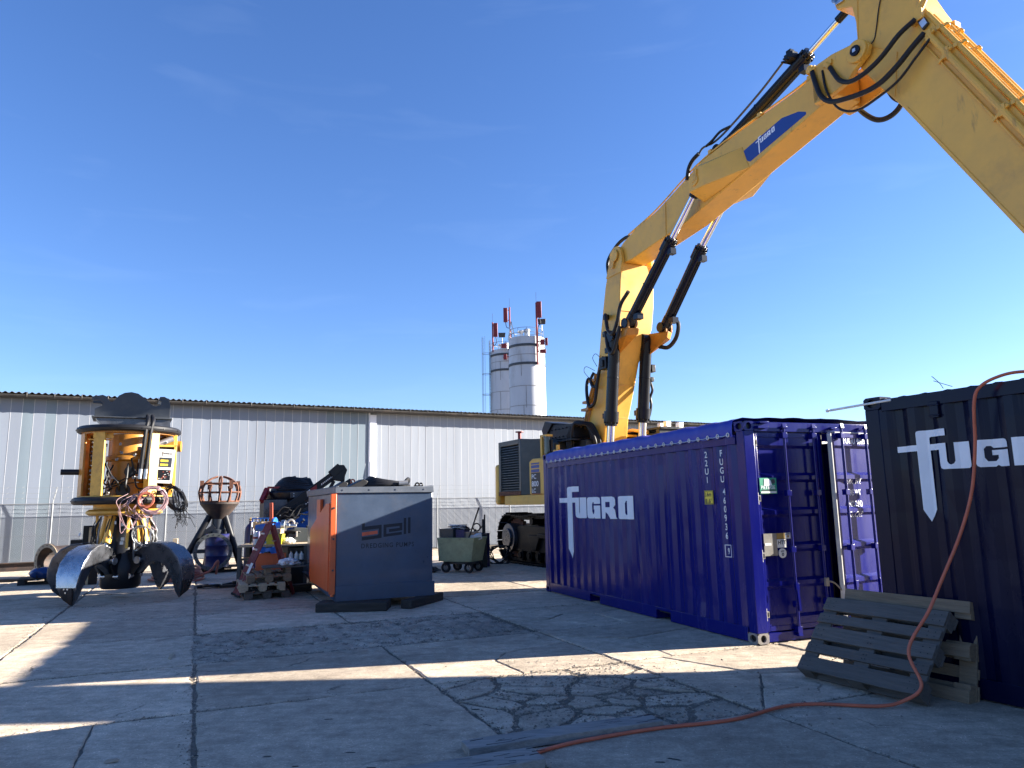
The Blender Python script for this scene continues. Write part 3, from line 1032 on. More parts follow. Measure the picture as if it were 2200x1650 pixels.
def container(name, label, x, y, yaw, paint, groupname=None):
    t = thing(name, label, 'container', (x, y, 0), yaw)
    TOPZ = CH - .27 if name == 'open_top_container' else CH - .145
    for cx, sx in ((0, 1), (CW, -1)):
        for cy, sy in ((0, 1), (CL, -1)):
            for cz, sz in ((0, 1), (CH, -1)):
                near_low = (cz == 0 and cx == 0 and cy == 0 and name == 'open_top_container')
                casting((cx, cy, cz), sx, sy, sz, M['castgrey'] if near_low else paint, t)
            a, b = sorted((cx + sx * .004, cx + sx * .155))
            c, d = sorted((cy + sy * .004, cy + sy * .150))
            MB().box((a, c, .118), (b, d, CH - .118)).build('corner_post', paint, t, bevel=.006)
    for sx, x0 in ((1, 0), (-1, CW)):
        def P(u, z, o, sx=sx, x0=x0): return (x0 + sx * (o + .010), u, z)
        corr_sheet(P, .150, CL - .150, .17, TOPZ + .02).build('side_wall', paint, t, smooth=0, fix=False)
        # bottom rail with two fork pockets
        m = MB()
        segs = [(.178, 1.81), (2.17, 3.88), (4.24, CL - .178)]
        for a, b in segs:
            q = sorted((x0 + sx * .006, x0 + sx * .055))
            m.box((q[0], a, .012), (q[1], b, .172))
        for a, b in ((1.81, 2.17), (3.88, 4.24)):
            q = sorted((x0 + sx * .006, x0 + sx * .055))
            m.box((q[0], a, .135), (q[1], b, .172))
            q = sorted((x0 + sx * .02, x0 + sx * .9))
            m.box((q[0], a - .01, .012), (q[1], a, .17)).box((q[0], b, .012), (q[1], b + .01, .17)).box((q[0], a, .125), (q[1], b, .134))
        m.build('bottom_rail', paint, t, bevel=.004)
        q = sorted((x0 + sx * .004, x0 + sx * .066))
        MB().box((q[0], .178, TOPZ), (q[1], CL - .178, TOPZ + .115)).build('top_rail', paint, t, bevel=.005)
    MB().box((.06, .1, .10), (CW - .06, CL - .1, .165)).build('floor', M['timber'], t, smooth=0)
    return t

BX, BY, BYAW = 2.7723, 8.7522, .37075
blue = container('open_top_container', 'royal blue open-top shipping container with laced tarpaulin roof and doors facing the yard', BX, BY, BYAW, M['cblue'])
pb = M['cblue']
# far end wall and the door header and sill at the near end
corr_sheet(lambda u, z, o: (u, CL - .012 - o, z), .155, CW - .155, .17, CH - .13).build('end_wall', pb, blue, smooth=0, fix=False)
MB().box((.162, CL - .06, .012), (CW - .162, CL - .006, .172)).box((.162, CL - .07, CH - .14), (CW - .162, CL - .006, CH - .01)).build('end_rail', pb, blue, bevel=.005)
MB().box((.155, .012, CH - .125), (CW - .155, .13, CH - .006)).build('door_header', pb, blue, bevel=.006)
MB().box((.155, .02, .008), (CW - .155, .14, .115)).build('door_sill', pb, blue, bevel=.006)
DW = (CW - .310) / 2 - .012
def make_door(x_hinge, side, ang, parent):
    d = bpy.data.objects.new('door', None)
    col.objects.link(d)
    d.parent = parent
    d.location = (x_hinge, .035, 0)
    d.rotation_euler = (0, 0, ang)
    s = side                                   # +1: leaf runs to +x from its hinge
    z0, z1 = .125, CH - .132
    # pressed panel: horizontal steps
    prof = [(z0 + .05, 0)]
    z = z0 + .14
    for k in range(5):
        h = (z1 - z0 - .25) / 5
        prof += [(z, .0), (z + .035, .034), (z + h * .80, .034), (z + h * .80 + .035, 0)]
        z += h
    prof += [(z1 - .05, 0)]
    m = MB()
    vs, fs = [], []
    xs = [.05 * s, (DW - .05) * s]
    for xx in xs:
        for (zz, o) in prof: vs.append((xx, .008 + o, zz))
    n = len(prof)
    for k in range(n - 1): fs.append((k, n + k, n + k + 1, k + 1))
    m.add(vs, fs)
    m.build('door_panel', pb, d, smooth=20, fix=False)
    m = MB()
    for a, b in ((0, .055), (DW - .055, DW)):
        q = sorted((a * s, b * s))
        m.box((q[0], -.004, z0), (q[1], .055, z1))
    q = sorted((.055 * s, (DW - .055) * s))
    m.box((q[0], -.002, z0), (q[1], .053, z0 + .06)).box((q[0], -.002, z1 - .06), (q[1], .053, z1))
    m.build('door_frame', pb, d, bevel=.005)
    g_ = MB()
    q = sorted(((DW - .004) * s, (DW + .010) * s))
    g_.box((q[0], -.012, z0 + .01), (q[1], .045, z1 - .01))
    q = sorted((.01 * s, (DW - .01) * s))
    g_.box((q[0], -.004, z1 + .001), (q[1], .045, z1 + .012))
    g_.build('gasket', M['gasket'] if s < 0 else M['rubber'], d)
    for xx in (.44, .90):
        xb = xx * s
        b = MB().cyl((xb, -.045, .10), (xb, -.045, CH - .06), .017, n=10)
        for zz in (.13, .42, 1.05, 1.72, CH - .17):
            b.box((xb - .035, -.066, zz - .035), (xb + .035, -.004, zz + .035))
        for zz in (.085, CH - .05):
            b.hull([(xb - .03, -.075, zz - .03), (xb + .03, -.075, zz - .03), (xb - .03, -.02, zz - .03), (xb + .03, -.02, zz - .03), (xb - .03, -.06, zz + .035), (xb + .03, -.06, zz + .035)])
        b.build('locking_bar', pb, d, bevel=.004)
        if s > 0 and xx > .6:
            h = MB().tube(spline([(xb + .01, -.07, .66), (xb + .10, -.09, .63), (xb + .22, -.12, .50), (xb + .26, -.12, .49)], 5), .011, 7).box((xb - .025, -.08, .60), (xb + .025, -.045, .70))
        else:
            h = MB().bar((xb, -.07, .62), (xb + .02 * s, -.07, .34), .014, .03).box((xb - .025, -.08, .58), (xb + .025, -.045, .66))
        h.build('door_handle', M['castgrey'] if s > 0 and xx > .6 else pb, d, bevel=.003)
    for zz in (.32, .99, 1.66, 2.33):
        h = MB()
        h.ring((.010 * s, -.012, zz), (0, 1, 0), .042, .011, 4, 6)
        h.box((-.035 * s if s > 0 else .0, -.008, zz - .03), (.0 if s > 0 else .035, .012, zz + .03))
        h.cyl((.006 * s, -.012, zz - .07), (.006 * s, -.012, zz + .07), .011, n=8)
        h.build('hinge', M['castgrey'], d)
    return d
dl = make_door(.155, 1, 0.0, blue)
dr_ = make_door(CW - .155, -1, R(7.5), blue)
# header lock keepers
m = MB()
for xx in (.6, 1.06, CW - 1.06, CW - .6):
    m.box((xx - .045, -.03, CH - .085), (xx + .045, .012, CH - .055))
m.build('lock_keeper', pb, blue, bevel=.006)
# stickers and plates on the closed leaf (leaf face y=0.004.. in door space)
def on_door(d, s):
    return lambda u, v: (u, .003 + (.034 if False else 0) - .008, v)
X0 = .155
def plate(name, x0, z0, x1, z1, material, y=-.010, par=None):
    return MB().box((x0 - X0, y, z0), (x1 - X0, y + .012, z1)).build(name, material, par or dl)
P0 = lambda u, v: (u - X0, -.0125, v)
stk = plate('sticker', .205, 1.715, .455, 1.905, M['grnstk'])
decal('sticker_lettering', text_bm('PIETERSE', 1, .01, .92), P0, M['white'], stk, None, .218, 1.772, .058)
decal('sticker_picture', flat_mesh([[[(.265, 1.815), (.385, 1.815), (.37, 1.87), (.34, 1.893), (.275, 1.893)]]]), P0, M['white'], stk)
decal('sticker_badge', flat_mesh([[[(.405 + .03 * math.cos(a * .3927), 1.862 + .03 * math.sin(a * .3927)) for a in range(16)]]]), lambda u, v: (u - X0, -.0128, v), M['dgrey'], stk)
decal('sticker_line', flat_mesh([rect(.225, 1.752, .44, 1.763)]), P0, M['dgrey'], stk)
decal('sticker_stripe', flat_mesh([rect(.215, 1.722, .445, 1.744)]), P0, M['plastic'], stk)
pl_ = plate('data_plate', .205, .985, .395, 1.245, M['plate'])
decal('plate_strip', flat_mesh([rect(.215, 1.105, .31, 1.135)]), P0, M['plastic'], pl_)
plate('brass_plate', .40, 1.178, .52, 1.245, M['brass'])
q = plate('label_sheet', .524, 1.178, .605, 1.245, M['plastic'])
decal('label_bar', flat_mesh([rect(.535, 1.226, .595, 1.238)]), P0, M['bellink'], q)
decal('label_mark', flat_mesh([[[(.545, 1.217), (.588, 1.217), (.575, 1.192), (.56, 1.188)]]]), P0, M['brass'], q)
q = plate('label_sheet', .40, 1.075, .535, 1.172, M['plastic'])
decal('label_lettering', text_bm('HTT', 1, .03, 1.0), P0, M['bellink'], q, None, .408, 1.115, .062)
q = MB().cyl((.470 - X0, .0, 1.010), (.470 - X0, -.010, 1.010), .056, n=28).build('round_label', M['plastic'], dl)
decal('label_lettering', text_bm('HTT', 1, .03, 1.0), P0, M['bellink'], q, None, .443, 1.022, .026)
decal('label_ring', flat_mesh([[[(.47 + .017 * math.cos(a * .3927), .995 + .017 * math.sin(a * .3927)) for a in range(16)], [(.47 + .008 * math.cos(a * .3927), .995 + .008 * math.sin(a * .3927)) for a in range(16)]]]), P0, M['bellink'], q)
# lettering on the right leaf (its own space: x runs negative from hinge)
PR = lambda u, v: (u, .0065 + (.034 if 0 else 0), v)
def leaf_y(v):
    z = .125 + .14
    h = (CH - .132 - .125 - .25) / 5
    k = (v - z) / h
    f = (k - math.floor(k)) * h
    if k < 0 or k > 5: return 0
    if f < .035: return f / .035 * .034
    if f < h * .80: return .034
    if f < h * .80 + .035: return (1 - (f - h * .8) / .035) * .034
    return 0
PR = lambda u, v: (u, .006 + leaf_y(v), v)
for txt, z, hh in (('FUGU 460936', 2.325, .095), ('MAX. WT.', 1.82, .075), ('TARE WT', 1.68, .075), ('PAYLOAD', 1.54, .075), ('CU. CAP.', 1.41, .075)):
    bm = text_bm(txt, 1, .014, .68)
    decal('door_lettering', bm, PR, M['white'], dr_, None, -DW + .24, z, hh * 1.35)

# side lettering and logo
def side_fn(u, v): return (.010 + corr(-u) - .0100, -u, v)      # u runs towards the yard: u = -y
ccut = [-c for c in corr_cuts(.15, CL - .15)]
decal('logo', flat_mesh(LOGO), side_fn, M['white'], blue, ccut, -5.33, 1.385, .355)
side_text(blue, '22U1', -.80, 2.195, .083, ccut, side_fn)
side_text(blue, 'FUGU', -.50, 2.195, .083, ccut, side_fn)
side_text(blue, '460936', -.490, 1.715, .083, ccut, side_fn)
side_text(blue, '9', -.475, .990, .080, ccut, side_fn)
for (a, b, c, d) in ((-.525, .955, -.517, 1.105), (-.433, .955, -.425, 1.105), (-.525, .955, -.425, .963), (-.525, 1.097, -.425, 1.105)):
    decal('check_digit_frame', flat_mesh([rect(a, b, c, d)]), side_fn, M['white'], blue, ccut)
hl = decal('height_label', flat_mesh([rect(-.86, 1.60, -.72, 1.775)]), side_fn, M['hgtyel'], blue, ccut)
sf2 = lambda u, v: (.010 + corr(-u) - .0120, -u, v)
decal('label_lettering', text_bm('2.6m', 1, .02, .62), sf2, M['bellink'], hl, ccut, -.85, 1.70, .075)
decal('label_lettering', text_bm('8.6\'', 1, .02, .75), sf2, M['bellink'], hl, ccut, -.84, 1.615, .075)
for (a, b, c, d) in ((-.856, 1.604, -.724, 1.611), (-.856, 1.764, -.724, 1.771), (-.856, 1.604, -.850, 1.771), (-.730, 1.604, -.724, 1.771)):
    decal('label_border', flat_mesh([rect(a, b, c, d)]), sf2, M['bellink'], hl, ccut)

# tarpaulin with lacing eyelets
def tarp():
    nx, ny = 26, 150
    vs, fs = [], []
    prof = [(-.018, CH - .175), (-.020, CH - .10), (-.014, CH - .04), (.0, CH + .010), (.06, CH + .035)]
    for k in range(1, nx): prof.append((.06 + (CW - .12) * k / nx, CH + .04 + .02 * math.sin(math.pi * k / nx)))
    prof += [(CW - .06, CH + .035), (CW, CH + .010), (CW + .014, CH - .04), (CW + .016, CH - .12)]
    for j in range(ny + 1):
        y = .19 + (CL - .38) * j / ny
        for i, (x, z) in enumerate(prof):
            f = mnoise.fractal(V((x * 2.3, y * 1.6, 3)), .8, 2, 4)
            sag = .016 * math.sin(y * 2 * math.pi / .6) * (1 if .1 < x < CW - .1 else .4)
            out = .010 * f if i < 4 else 0
            vs.append((x - max(0, out + .004 * math.sin(y * 23)) if i < 4 else x, y, z + (.018 * f + sag if i > 2 else (.008 * math.sin(y * 22.6) if i == 0 else 0))))
    n = len(prof)
    for j in range(ny):
        for i in range(n - 1): fs.append((j * n + i, (j + 1) * n + i, (j + 1) * n + i + 1, j * n + i + 1))
    tp = MB().add(vs, fs).build('tarpaulin', M['tarp'], blue, smooth=60, fix=False)
    e = MB()
    pts = []
    N = 28
    for k in range(N):
        y = .26 + (CL - .52) * k / (N - 1)
        if k == 0: em = MB().ring((0, 0, 0), (1, 0, 0), .024, .0065, 14, 6).mesh('eyelet', M['alu'])
        link('eyelet', em, tp, loc=(-.032, y, CH - .150))
        pts += [(-.030, y, CH - .150), (-.030, y + (CL - .52) / (N - 1) / 2, CH - .162)]
    MB().tube(pts[:-1], .0055, 5).build('lacing_wire', M['alu'], tp)
    for j in range(11): pass
tarp()
# faint impact dents and the little twistlock lever at the header
m = MB().hull([(.18, -.05, CH - .09), (.34, -.05, CH - .09), (.18, .02, CH - .09), (.34, .02, CH - .09), (.18, -.05, CH - .06), (.34, -.05, CH - .06), (.18, .02, CH - .06), (.34, .02, CH - .06)])
m.box((.20, -.06, CH - .03), (.34, .02, CH - .005))
m.build('swing_bar_lug', pb, blue, bevel=.004)

# ------------------------------------------------------------------ dark container
DX, DY, DYAW = 3.395, 7.00, .488
# its far end stands at local y = 0; it runs towards the camera (negative y)
dd, dn = V((-math.sin(DYAW), math.cos(DYAW), 0)), V((math.cos(DYAW), math.sin(DYAW), 0))
D0 = V((DX, DY, 0)) - dd * CL
dark = container('dark_container', 'near-black navy shipping container with large white lettering and an orange hose over it', D0.x, D0.y, DYAW, M['cdark'])
pd = M['cdark']
corr_sheet(lambda u, z, o: (u, CL - .012 - o, z), .155, CW - .155, .17, CH - .13).build('end_wall', pd, dark, smooth=0, fix=False)
corr_sheet(lambda u, z, o: (u, .012 + o, z), .155, CW - .155, .17, CH - .13).build('end_wall', pd, dark, smooth=0, fix=False)
MB().box((.162, CL - .06, .012), (CW - .162, CL - .006, .172)).box((.162, CL - .07, CH - .12), (CW - .162, CL - .006, CH - .01)).build('end_rail', pd, dark, bevel=.005)
MB().box((.162, .006, .012), (CW - .162, .06, .172)).box((.162, .006, CH - .12), (CW - .162, .07, CH - .01)).build('end_rail', pd, dark, bevel=.005)
vs, fs = [], []
ys = [.10 + (CL - .2) * k / 116 for k in range(117)]
for y in ys:
    zz = CH - .020 - corr(y * 1.33) * .5
    vs += [(.03, y, zz), (CW - .03, y, zz)]
for k in range(116): fs.append((k * 2, k * 2 + 1, k * 2 + 3, k * 2 + 2))
MB().add(vs, fs).build('roof', pd, dark, smooth=0, fix=False)
def dside(u, v): return (.010 + corr(CL - u) - .0100, CL - u, v)      # u measured from the far end
dcut = [CL - c for c in corr_cuts(.15, CL - .15)]
decal('logo', flat_mesh(LOGO), dside, M['white'], dark, dcut, .282, 1.880, .225)
v_ = MB().box((-.020, CL - .735, 2.33), (.02, CL - .655, 2.475)).box((-.026, CL - .745, 2.435), (.0, CL - .645, 2.45)).box((-.026, CL - .745, 2.345), (.0, CL - .645, 2.36))
v_.build('vent_cover', pd, dark, bevel=.005)
MB().tube(spline([(.02, CL - .78, 2.58), (.03, CL - .74, 2.64), (.0, CL - .70, 2.70)], 4), .003, 5).tube(spline([(.02, CL - .86, 2.585), (.03, CL - .76, 2.63), (.02, CL - .70, 2.66)], 4), .003, 5).build('roof_wire', M['rubber'], dark)

# white pole sticking out of its top corner casting
a = D0 + dd * (CL - .09) + dn * .02 + V((0, 0, CH - .058))
b = a - dn * .0
t = thing('pole', 'thin white pole sticking out from the top corner of the dark container', 'pole', a, DYAW)
MB().cyl((-.02, -.2, .01), (.0, .50, -.005), .012, n=10).build('tube', M['plastic'], t)
MB().cyl((.0, .50, -.005), (.001, .53, -.005), .016, n=10).build('end_cap', M['plastic'], t)

# ------------------------------------------------------------------ pallets
def pallet_parts(t, mt, L=1.2, W=.80, seed=0, legs=True):
    """local: x along 1.2 m, y 0.8 m, z 0..0.144 (deck on top)"""
    r = random.Random(seed)
    for k, (y, w) in enumerate(((.0, .145), (.19, .10), (.328, .145), (.51, .10), (.655, .145))):
        j = r.uniform(-.008, .008)
        x0, x1 = -L / 2 + r.uniform(-.006, .012), L / 2 - r.uniform(-.006, .012)
        m = MB()
        # slightly bowed board with a few split ends
        n = 8
        vs, fs = [], []
        bow = r.uniform(-.004, .004)
        for i in range(n + 1):
            xx = x0 + (x1 - x0) * i / n
            b = bow * math.sin(math.pi * i / n)
            ch = r.uniform(0, .012) if i in (0, n) else r.uniform(0, .003)
            vs += [(xx, y + j + ch, .122 + b), (xx, y + w + j - ch, .122 + b), (xx, y + w + j - ch, .144 + b), (xx, y + j + ch, .144 + b)]
        for i in range(n):
            q = i * 4
            for c in range(4): fs.append((q + c, q + (c + 1) % 4, q + 4 + (c + 1) % 4, q + 4 + c))
        fs += [(3, 2, 1, 0), (n * 4, n * 4 + 1, n * 4 + 2, n * 4 + 3)]
        o = m.add(vs, fs).build('deck_board', mt, t, bevel=.003)
        nb = MB()
        for xx in (-L / 2 + .05, -L / 2 + .11, 0, .03, L / 2 - .05, L / 2 - .11):
            for f in (.3, .7):
                nb.cyl((xx, y + j + w * f, .143), (xx, y + j + w * f, .1455), .005, n=6)
        nb.build('nail_heads', M['black'], o)
    for x in (-L / 2 + .0725, 0, L / 2 - .0725):
        MB().box((x - .0725, .0, .100), (x + .0725, .80, .122)).build('stringer_board', mt, t, bevel=.003)
        for y in (.0725, .40, .7275):
            MB().box((x - .07, y - .0725, .022), (x + .07, y + .0725, .100)).build('block', mt, t, bevel=.004)
    for y in (.05, .40, .75):
        MB().box((-L / 2, y - .05, .0), (L / 2, y + .05, .022)).build('bottom_board', mt, t, bevel=.003)
def frame_mtx(o, x, y, z):
    m = Matrix.Identity(4)
    for i, a in enumerate((V(x).normalized(), V(y).normalized(), V(z).normalized())):
        m[0][i], m[1][i], m[2][i] = a
    m[0][3], m[1][3], m[2][3] = o
    return m
# rear pallet: on its long edge, leaning steeply on the container, underside towards the yard
ax = -dd
th_ = 1.352
yv = dn * math.cos(th_) + V((0, 0, math.sin(th_)))
zv = ax.cross(yv)
t = thing('pallet', 'brown weathered wooden pallet on edge against the dark container, behind the other pallet', 'pallet', group='pallets leaning against the dark container')
c0 = V((3.332, 6.724, 0))
# underside faces the yard: deck (local +z) towards the container
t.matrix_world = frame_mtx(c0 - dd * .0, -ax, yv, (-ax).cross(yv))
PALB = t
pallet_parts(t, M['woodbrn'], seed=4)
t = thing('pallet', 'grey wooden pallet tilted back in front of the brown one, deck boards facing the yard', 'pallet', group='pallets leaning against the dark container')
th_ = .864
yv = dn * math.cos(th_) + V((0, 0, math.sin(th_)))
c1 = V((2.885, 6.625, .095)) - ax.cross(yv) * .144
t.matrix_world = frame_mtx(c1, ax, yv, ax.cross(yv))
PALF = t
pallet_parts(t, M['wood'], seed=9)

# ------------------------------------------------------------------ orange hose and planks
def dpt(x, s, z): return V((DX, DY, 0)) - dd * s + dn * x + V((0, 0, z))
hp = [dpt(.9, 1.75, 2.600), dpt(.30, 1.58, 2.605), dpt(.0, 1.45, 2.615), dpt(-.06, 1.30, 2.60), dpt(-.12, 1.17, 2.53), dpt(-.13, 1.11, 2.40), dpt(-.10, 1.06, 2.06), dpt(-.10, 0.99, 1.69),
      dpt(-.16, .89, 1.34), dpt(-.28, .76, .96), dpt(-.40, .70, .72), dpt(-.56, .60, .42)]
hp += [V(p) for p in ((3.20, 6.10, .17), (3.06, 6.13, .05), (2.85, 6.13, .016), (2.43, 6.22, .016), (2.12, 6.17, .016), (1.69, 5.88, .016), (1.41, 5.77, .016), (1.0, 5.66, .016), (.45, 5.42, .016), (.16, 5.22, .018), (.02, 5.06, .02), (-.2, 4.93, .02))]
t = MB().tube(spline(hp, 9), .0135, 10).build('hose', M['hose'])
tag(t, 'long orange rubber hose hanging over the dark container and running across the concrete', 'hose')
def plank(label, pts, h, z0, mt, name='plank'):
    c = sum((V((p[0], p[1], 0)) for p in pts), V()) / 4
    m = MB()
    d = (V((*pts[1], 0)) - V((*pts[0], 0)))
    t = thing(name, label, 'plank', c, 0, 'planks lying over the hose')
    n = 10
    A, B, Cc, D_ = [V((*p, 0)) - c for p in pts]
    vs, fs = [], []
    r = random.Random(len(label))
    for i in range(n + 1):
        f = i / n
        p, q = A.lerp(B, f), D_.lerp(Cc, f)
        w = (q - p).normalized()
        e = r.uniform(-.004, .004)
        p = p + w * (e + (.010 if i in (0, n) else 0))
        q = q - w * (e + r.uniform(0, .004))
        for a, z in ((p, z0), (q, z0), (q, z0 + h), (p, z0 + h)): vs.append((a.x, a.y, z + .004 * math.sin(3 * f)))
    for i in range(n):
        k = i * 4
        for c2 in range(4): fs.append((k + c2, k + (c2 + 1) % 4, k + 4 + (c2 + 1) % 4, k + 4 + c2))
    fs += [(3, 2, 1, 0), (n * 4, n * 4 + 1, n * 4 + 2, n * 4 + 3)]
    o = m.add(vs, fs).build('board', mt, t, bevel=.004)
    u = d.normalized()
    wv = (V((*pts[3], 0)) - V((*pts[0], 0)))
    nb = MB()
    for k in range(26):
        a = A + (B - A) * r.random() + wv * r.uniform(.1, .9)
        l = r.uniform(.03, .14)
        nb.bar(a + V((0, 0, z0 + h + .0022)), a + u * l + wv.normalized() * r.uniform(-.012, .012) + V((0, 0, z0 + h + .0022)), .004, .003)
    nb.build('cracks', M['black'], o, smooth=0)
    return t
plank('long grey weathered plank lying beside the hose, farther of the two planks', ((-.40, 5.35), (1.00, 5.90), (1.07, 5.71), (-.33, 5.165)), .055, .0, M['plankgrey'])
plank('grey plank with split end bridging over the hose end at the photo edge', ((-1.75, 4.29), (.08, 5.095), (.165, 4.855), (-1.66, 4.05)), .055, .030, M['plankgrey'])

# ------------------------------------------------------------------ excavator (local x forward, y to its left, z up)
ex = thing('excavator', 'huge yellow crawler excavator with two-piece boom reaching over the blue container', 'excavator', (3.084, 19.234, 0), -1.10305)
Y_, AN, BK, CB = M['yellow'], M['anthra'], M['black'], M['cylblk']
def P3(x, z, y): return (x, y, z)
XZ = lambda a, b, t: (a, t, b)

# crawler tracks
def track(yc):
    t = bpy.data.objects.new('track', None)
    col.objects.link(t)
    t.parent = ex
    t.location = (0, yc, 0)
    xr_, xf, rr = -3.36, 1.35, .64
    m = MB()
    m.prism([(xr_ + .1, .34), (xf - .1, .34), (xf + .2, .62), (xf - .1, 1.02), (xr_ + .5, 1.06), (xr_ - .05, .75)], XZ, -.24, .24)
    m.prism([(-2.2, .80), (-1.5, .80), (-1.75, .40), (-1.95, .40)], XZ, -.33, .33)
    m.prism([(-1.6, .86), (.4, .80), (.4, .72), (-1.6, .74)], XZ, -.36, .36)
    m.build('track_frame', M['trackblk'], t, bevel=.02)
    sp_ = MB()
    N = 23
    prof = []
    for k in range(N * 4):
        a = 2 * math.pi * k / (N * 4)
        r = .60 if k % 4 in (0, 1) else .53
        prof.append((xr_ + r * math.cos(a), .70 + r * math.sin(a)))
    sp_.prism(prof, XZ, -.05, .05)
    s_ = sp_.build('sprocket', M['rust'], t, bevel=0)
    MB().cyl((xr_, -.34, .70), (xr_, .34, .70), .40, n=28).cyl((xr_, -.40, .70), (xr_, .40, .70), .26, n=24).build('final_drive', M['wornsteel'], s_, bevel=.01)
    MB().cyl((xf, -.12, .64), (xf, .12, .64), .56, n=32).cyl((xf, -.3, .64), (xf, .3, .64), .2).build('idler', M['wornsteel'], t, bevel=.015)
    for k in range(8):
        x = xr_ + .62 + k * .50
        r_ = MB().cyl((x, -.26, .24), (x, .26, .24), .15, n=16).cyl((x, -.30, .24), (x, .30, .24), .09, n=12)
        r_.build('track_roller', M['trackblk'], t)
    for x in (-2.2, -.6):
        MB().cyl((x, -.2, 1.16), (x, .2, 1.16), .10, n=14).build('carrier_roller', M['trackblk'], t)
    # shoes along the loop
    path = []
    pitch = .261
    def loop(s):
        Lb = xf - xr_
        arc = math.pi * rr
        s = s % (2 * Lb + 2 * arc)
        if s < Lb: return (xr_ + s, .06, 0)
        s -= Lb
        if s < arc:
            a = -math.pi / 2 + s / rr
            return (xf + rr * math.cos(a), .70 + rr * math.sin(a), a + math.pi / 2)
        s -= arc
        if s < Lb: 
            f = s / Lb
            return (xf - s, .70 + rr - .05 * math.sin(math.pi * ((f * 3) % 1)), math.pi)
        s -= Lb
        a = math.pi / 2 + s / rr
        return (xr_ + rr * math.cos(a), .70 + rr * math.sin(a), a + math.pi / 2)
    tot = 2 * (xf - xr_) + 2 * math.pi * rr
    n = int(tot / pitch)
    sh = MB().box((-pitch / 2 + .006, -.36, -.025), (pitch / 2 - .006, .36, .0))
    sh.box((-pitch / 2 + .02, -.36, -.065), (-pitch / 2 + .05, .36, -.025)).box((.02, -.36, -.055), (.05, .36, -.025))
    sh.box((-.12, -.14, 0), (.12, -.08, .09)).box((-.12, .08, 0), (.12, .14, .09))
    sm = sh.mesh('track_shoe', M['trackblk'], smooth=0)
    for k in range(n):
        x, z, a = loop(k * tot / n)
        o = link('track_shoe', sm, t, loc=(x, 0, z))
        o.rotation_euler = (0, -a, 0)
track(-1.64)
track(1.56)
m = MB().prism([(-2.6, .75), (.6, .75), (.8, 1.0), (.2, 1.40), (-2.2, 1.40), (-2.8, 1.0)], XZ, -1.42, 1.34).cyl((-.85, -.05, 1.40), (-.85, -.05, 1.62), 1.05, n=40)
m.build('undercarriage', M['trackblk'], ex, bevel=.02)

# upper structure
m = MB().box((-3.30, -2.10, 1.62), (2.0, 2.04, 1.885))
m.build('main_deck', Y_, ex, bevel=.02)
cw = MB()
prof = []
for (cx, cy, a0) in ((-3.32, -1.78, -90), (-3.72, -1.55, -125), (-3.72, 1.55, 180), (-3.32, 1.75, 90)): pass
plan = [(-3.665, -2.11), (-3.86, -2.11), (-3.97, -2.06), (-4.03, -1.92), (-4.06, -1.5), (-4.12, 0), (-4.03, 1.5), (-3.98, 1.85), (-3.86, 2.0), (-3.8, 2.04), (-3.665, 2.04)]
cw.prism(plan, lambda a, b, t: (a, b, t), 1.63, 2.80)
cw.build('counterweight', Y_, ex, bevel=.07)
# engine hood with louvred side housing
hd = MB().prism([(-3.66, 1.886), (-3.66, 3.30), (-3.50, 3.46), (-1.95, 3.44), (-1.60, 3.30), (-1.60, 1.886)], XZ, -1.42, 1.30)
hd.build('engine_hood', AN, ex, bevel=.03)
hs_ = MB()
# side housing as a frame round the grille opening
fr = [(-3.66, 1.888, -3.52, 3.44), (-2.36, 1.888, -2.24, 3.44), (-3.52, 1.888, -2.36, 2.0), (-3.52, 3.30, -2.36, 3.44)]
for (a, b, c, d) in fr: hs_.box((a, -2.10, b), (c, -1.95, d))
hs_.box((-3.66, -1.95, 1.888), (-2.24, -1.40, 1.95)).box((-3.66, -1.95, 3.40), (-2.24, -1.40, 3.44))
hs_.prism([(-2.24, -2.098), (-1.80, -1.55), (-1.80, -1.40), (-2.24, -1.40)], lambda a, b, t: (a, b, t), 1.889, 3.42)
hs_.prism([(-3.66, -2.10), (-3.62, -2.10), (-3.62, -1.4), (-3.66, -1.4)], lambda a, b, t: (a, b, t), 1.89, 3.43)
hs_.build('grille_housing', AN, ex, bevel=.012)
MB().box((-3.52, -1.86, 2.0), (-2.36, -1.80, 3.30)).build('radiator_core', BK, ex)
slm = MB().hull([(-3.52, -2.075, -.012), (-2.36, -2.075, -.012), (-3.52, -2.07, .008), (-2.36, -2.07, .008), (-3.52, -1.99, .044), (-2.36, -1.99, .044), (-3.52, -1.985, .058), (-2.36, -1.985, .058)]).mesh('grille_slat', AN)
for k in range(18):
    link('grille_slat', slm, ex, loc=(0, 0, 2.025 + k * .0715))
MB().box((-3.66, -2.115, 1.885), (-2.26, -2.09, 2.0)).build('grille_sill', M['rust'], ex, bevel=.008)
# yellow side compartment with model lettering
pn = MB().prism([(-1.74, 1.887), (-1.74, 2.76), (-1.55, 2.84), (1.0, 2.80), (1.1, 1.887)], XZ, -2.11, -1.43)
pn = pn.build('side_compartment', Y_, ex, bevel=.03)
SX = lambda u, v: (u, -2.1135, v)
decal('model_plate', flat_mesh([rect(-1.62, 1.90, -1.12, 2.46)]), lambda u, v: (u, -2.1125, v), M['bellink'], pn)
sl = lambda u, v: (u, -2.115, v)
for i, (z0, z1) in enumerate(((2.68, 2.72), (2.58, 2.66), (2.47, 2.55))):
    decal('stripe', flat_mesh([rect(-1.62, z0, -1.16, z1)]), SX, M['decalblue'], pn)
for txt, z, s_ in (('PC', 2.30, .17), ('800', 2.10, .20), ('LC', 1.94, .15)):
    decal('model_lettering', text_bm(txt, 1, .012, 1.28), sl, M['white'], pn, None, -1.60, z, s_)
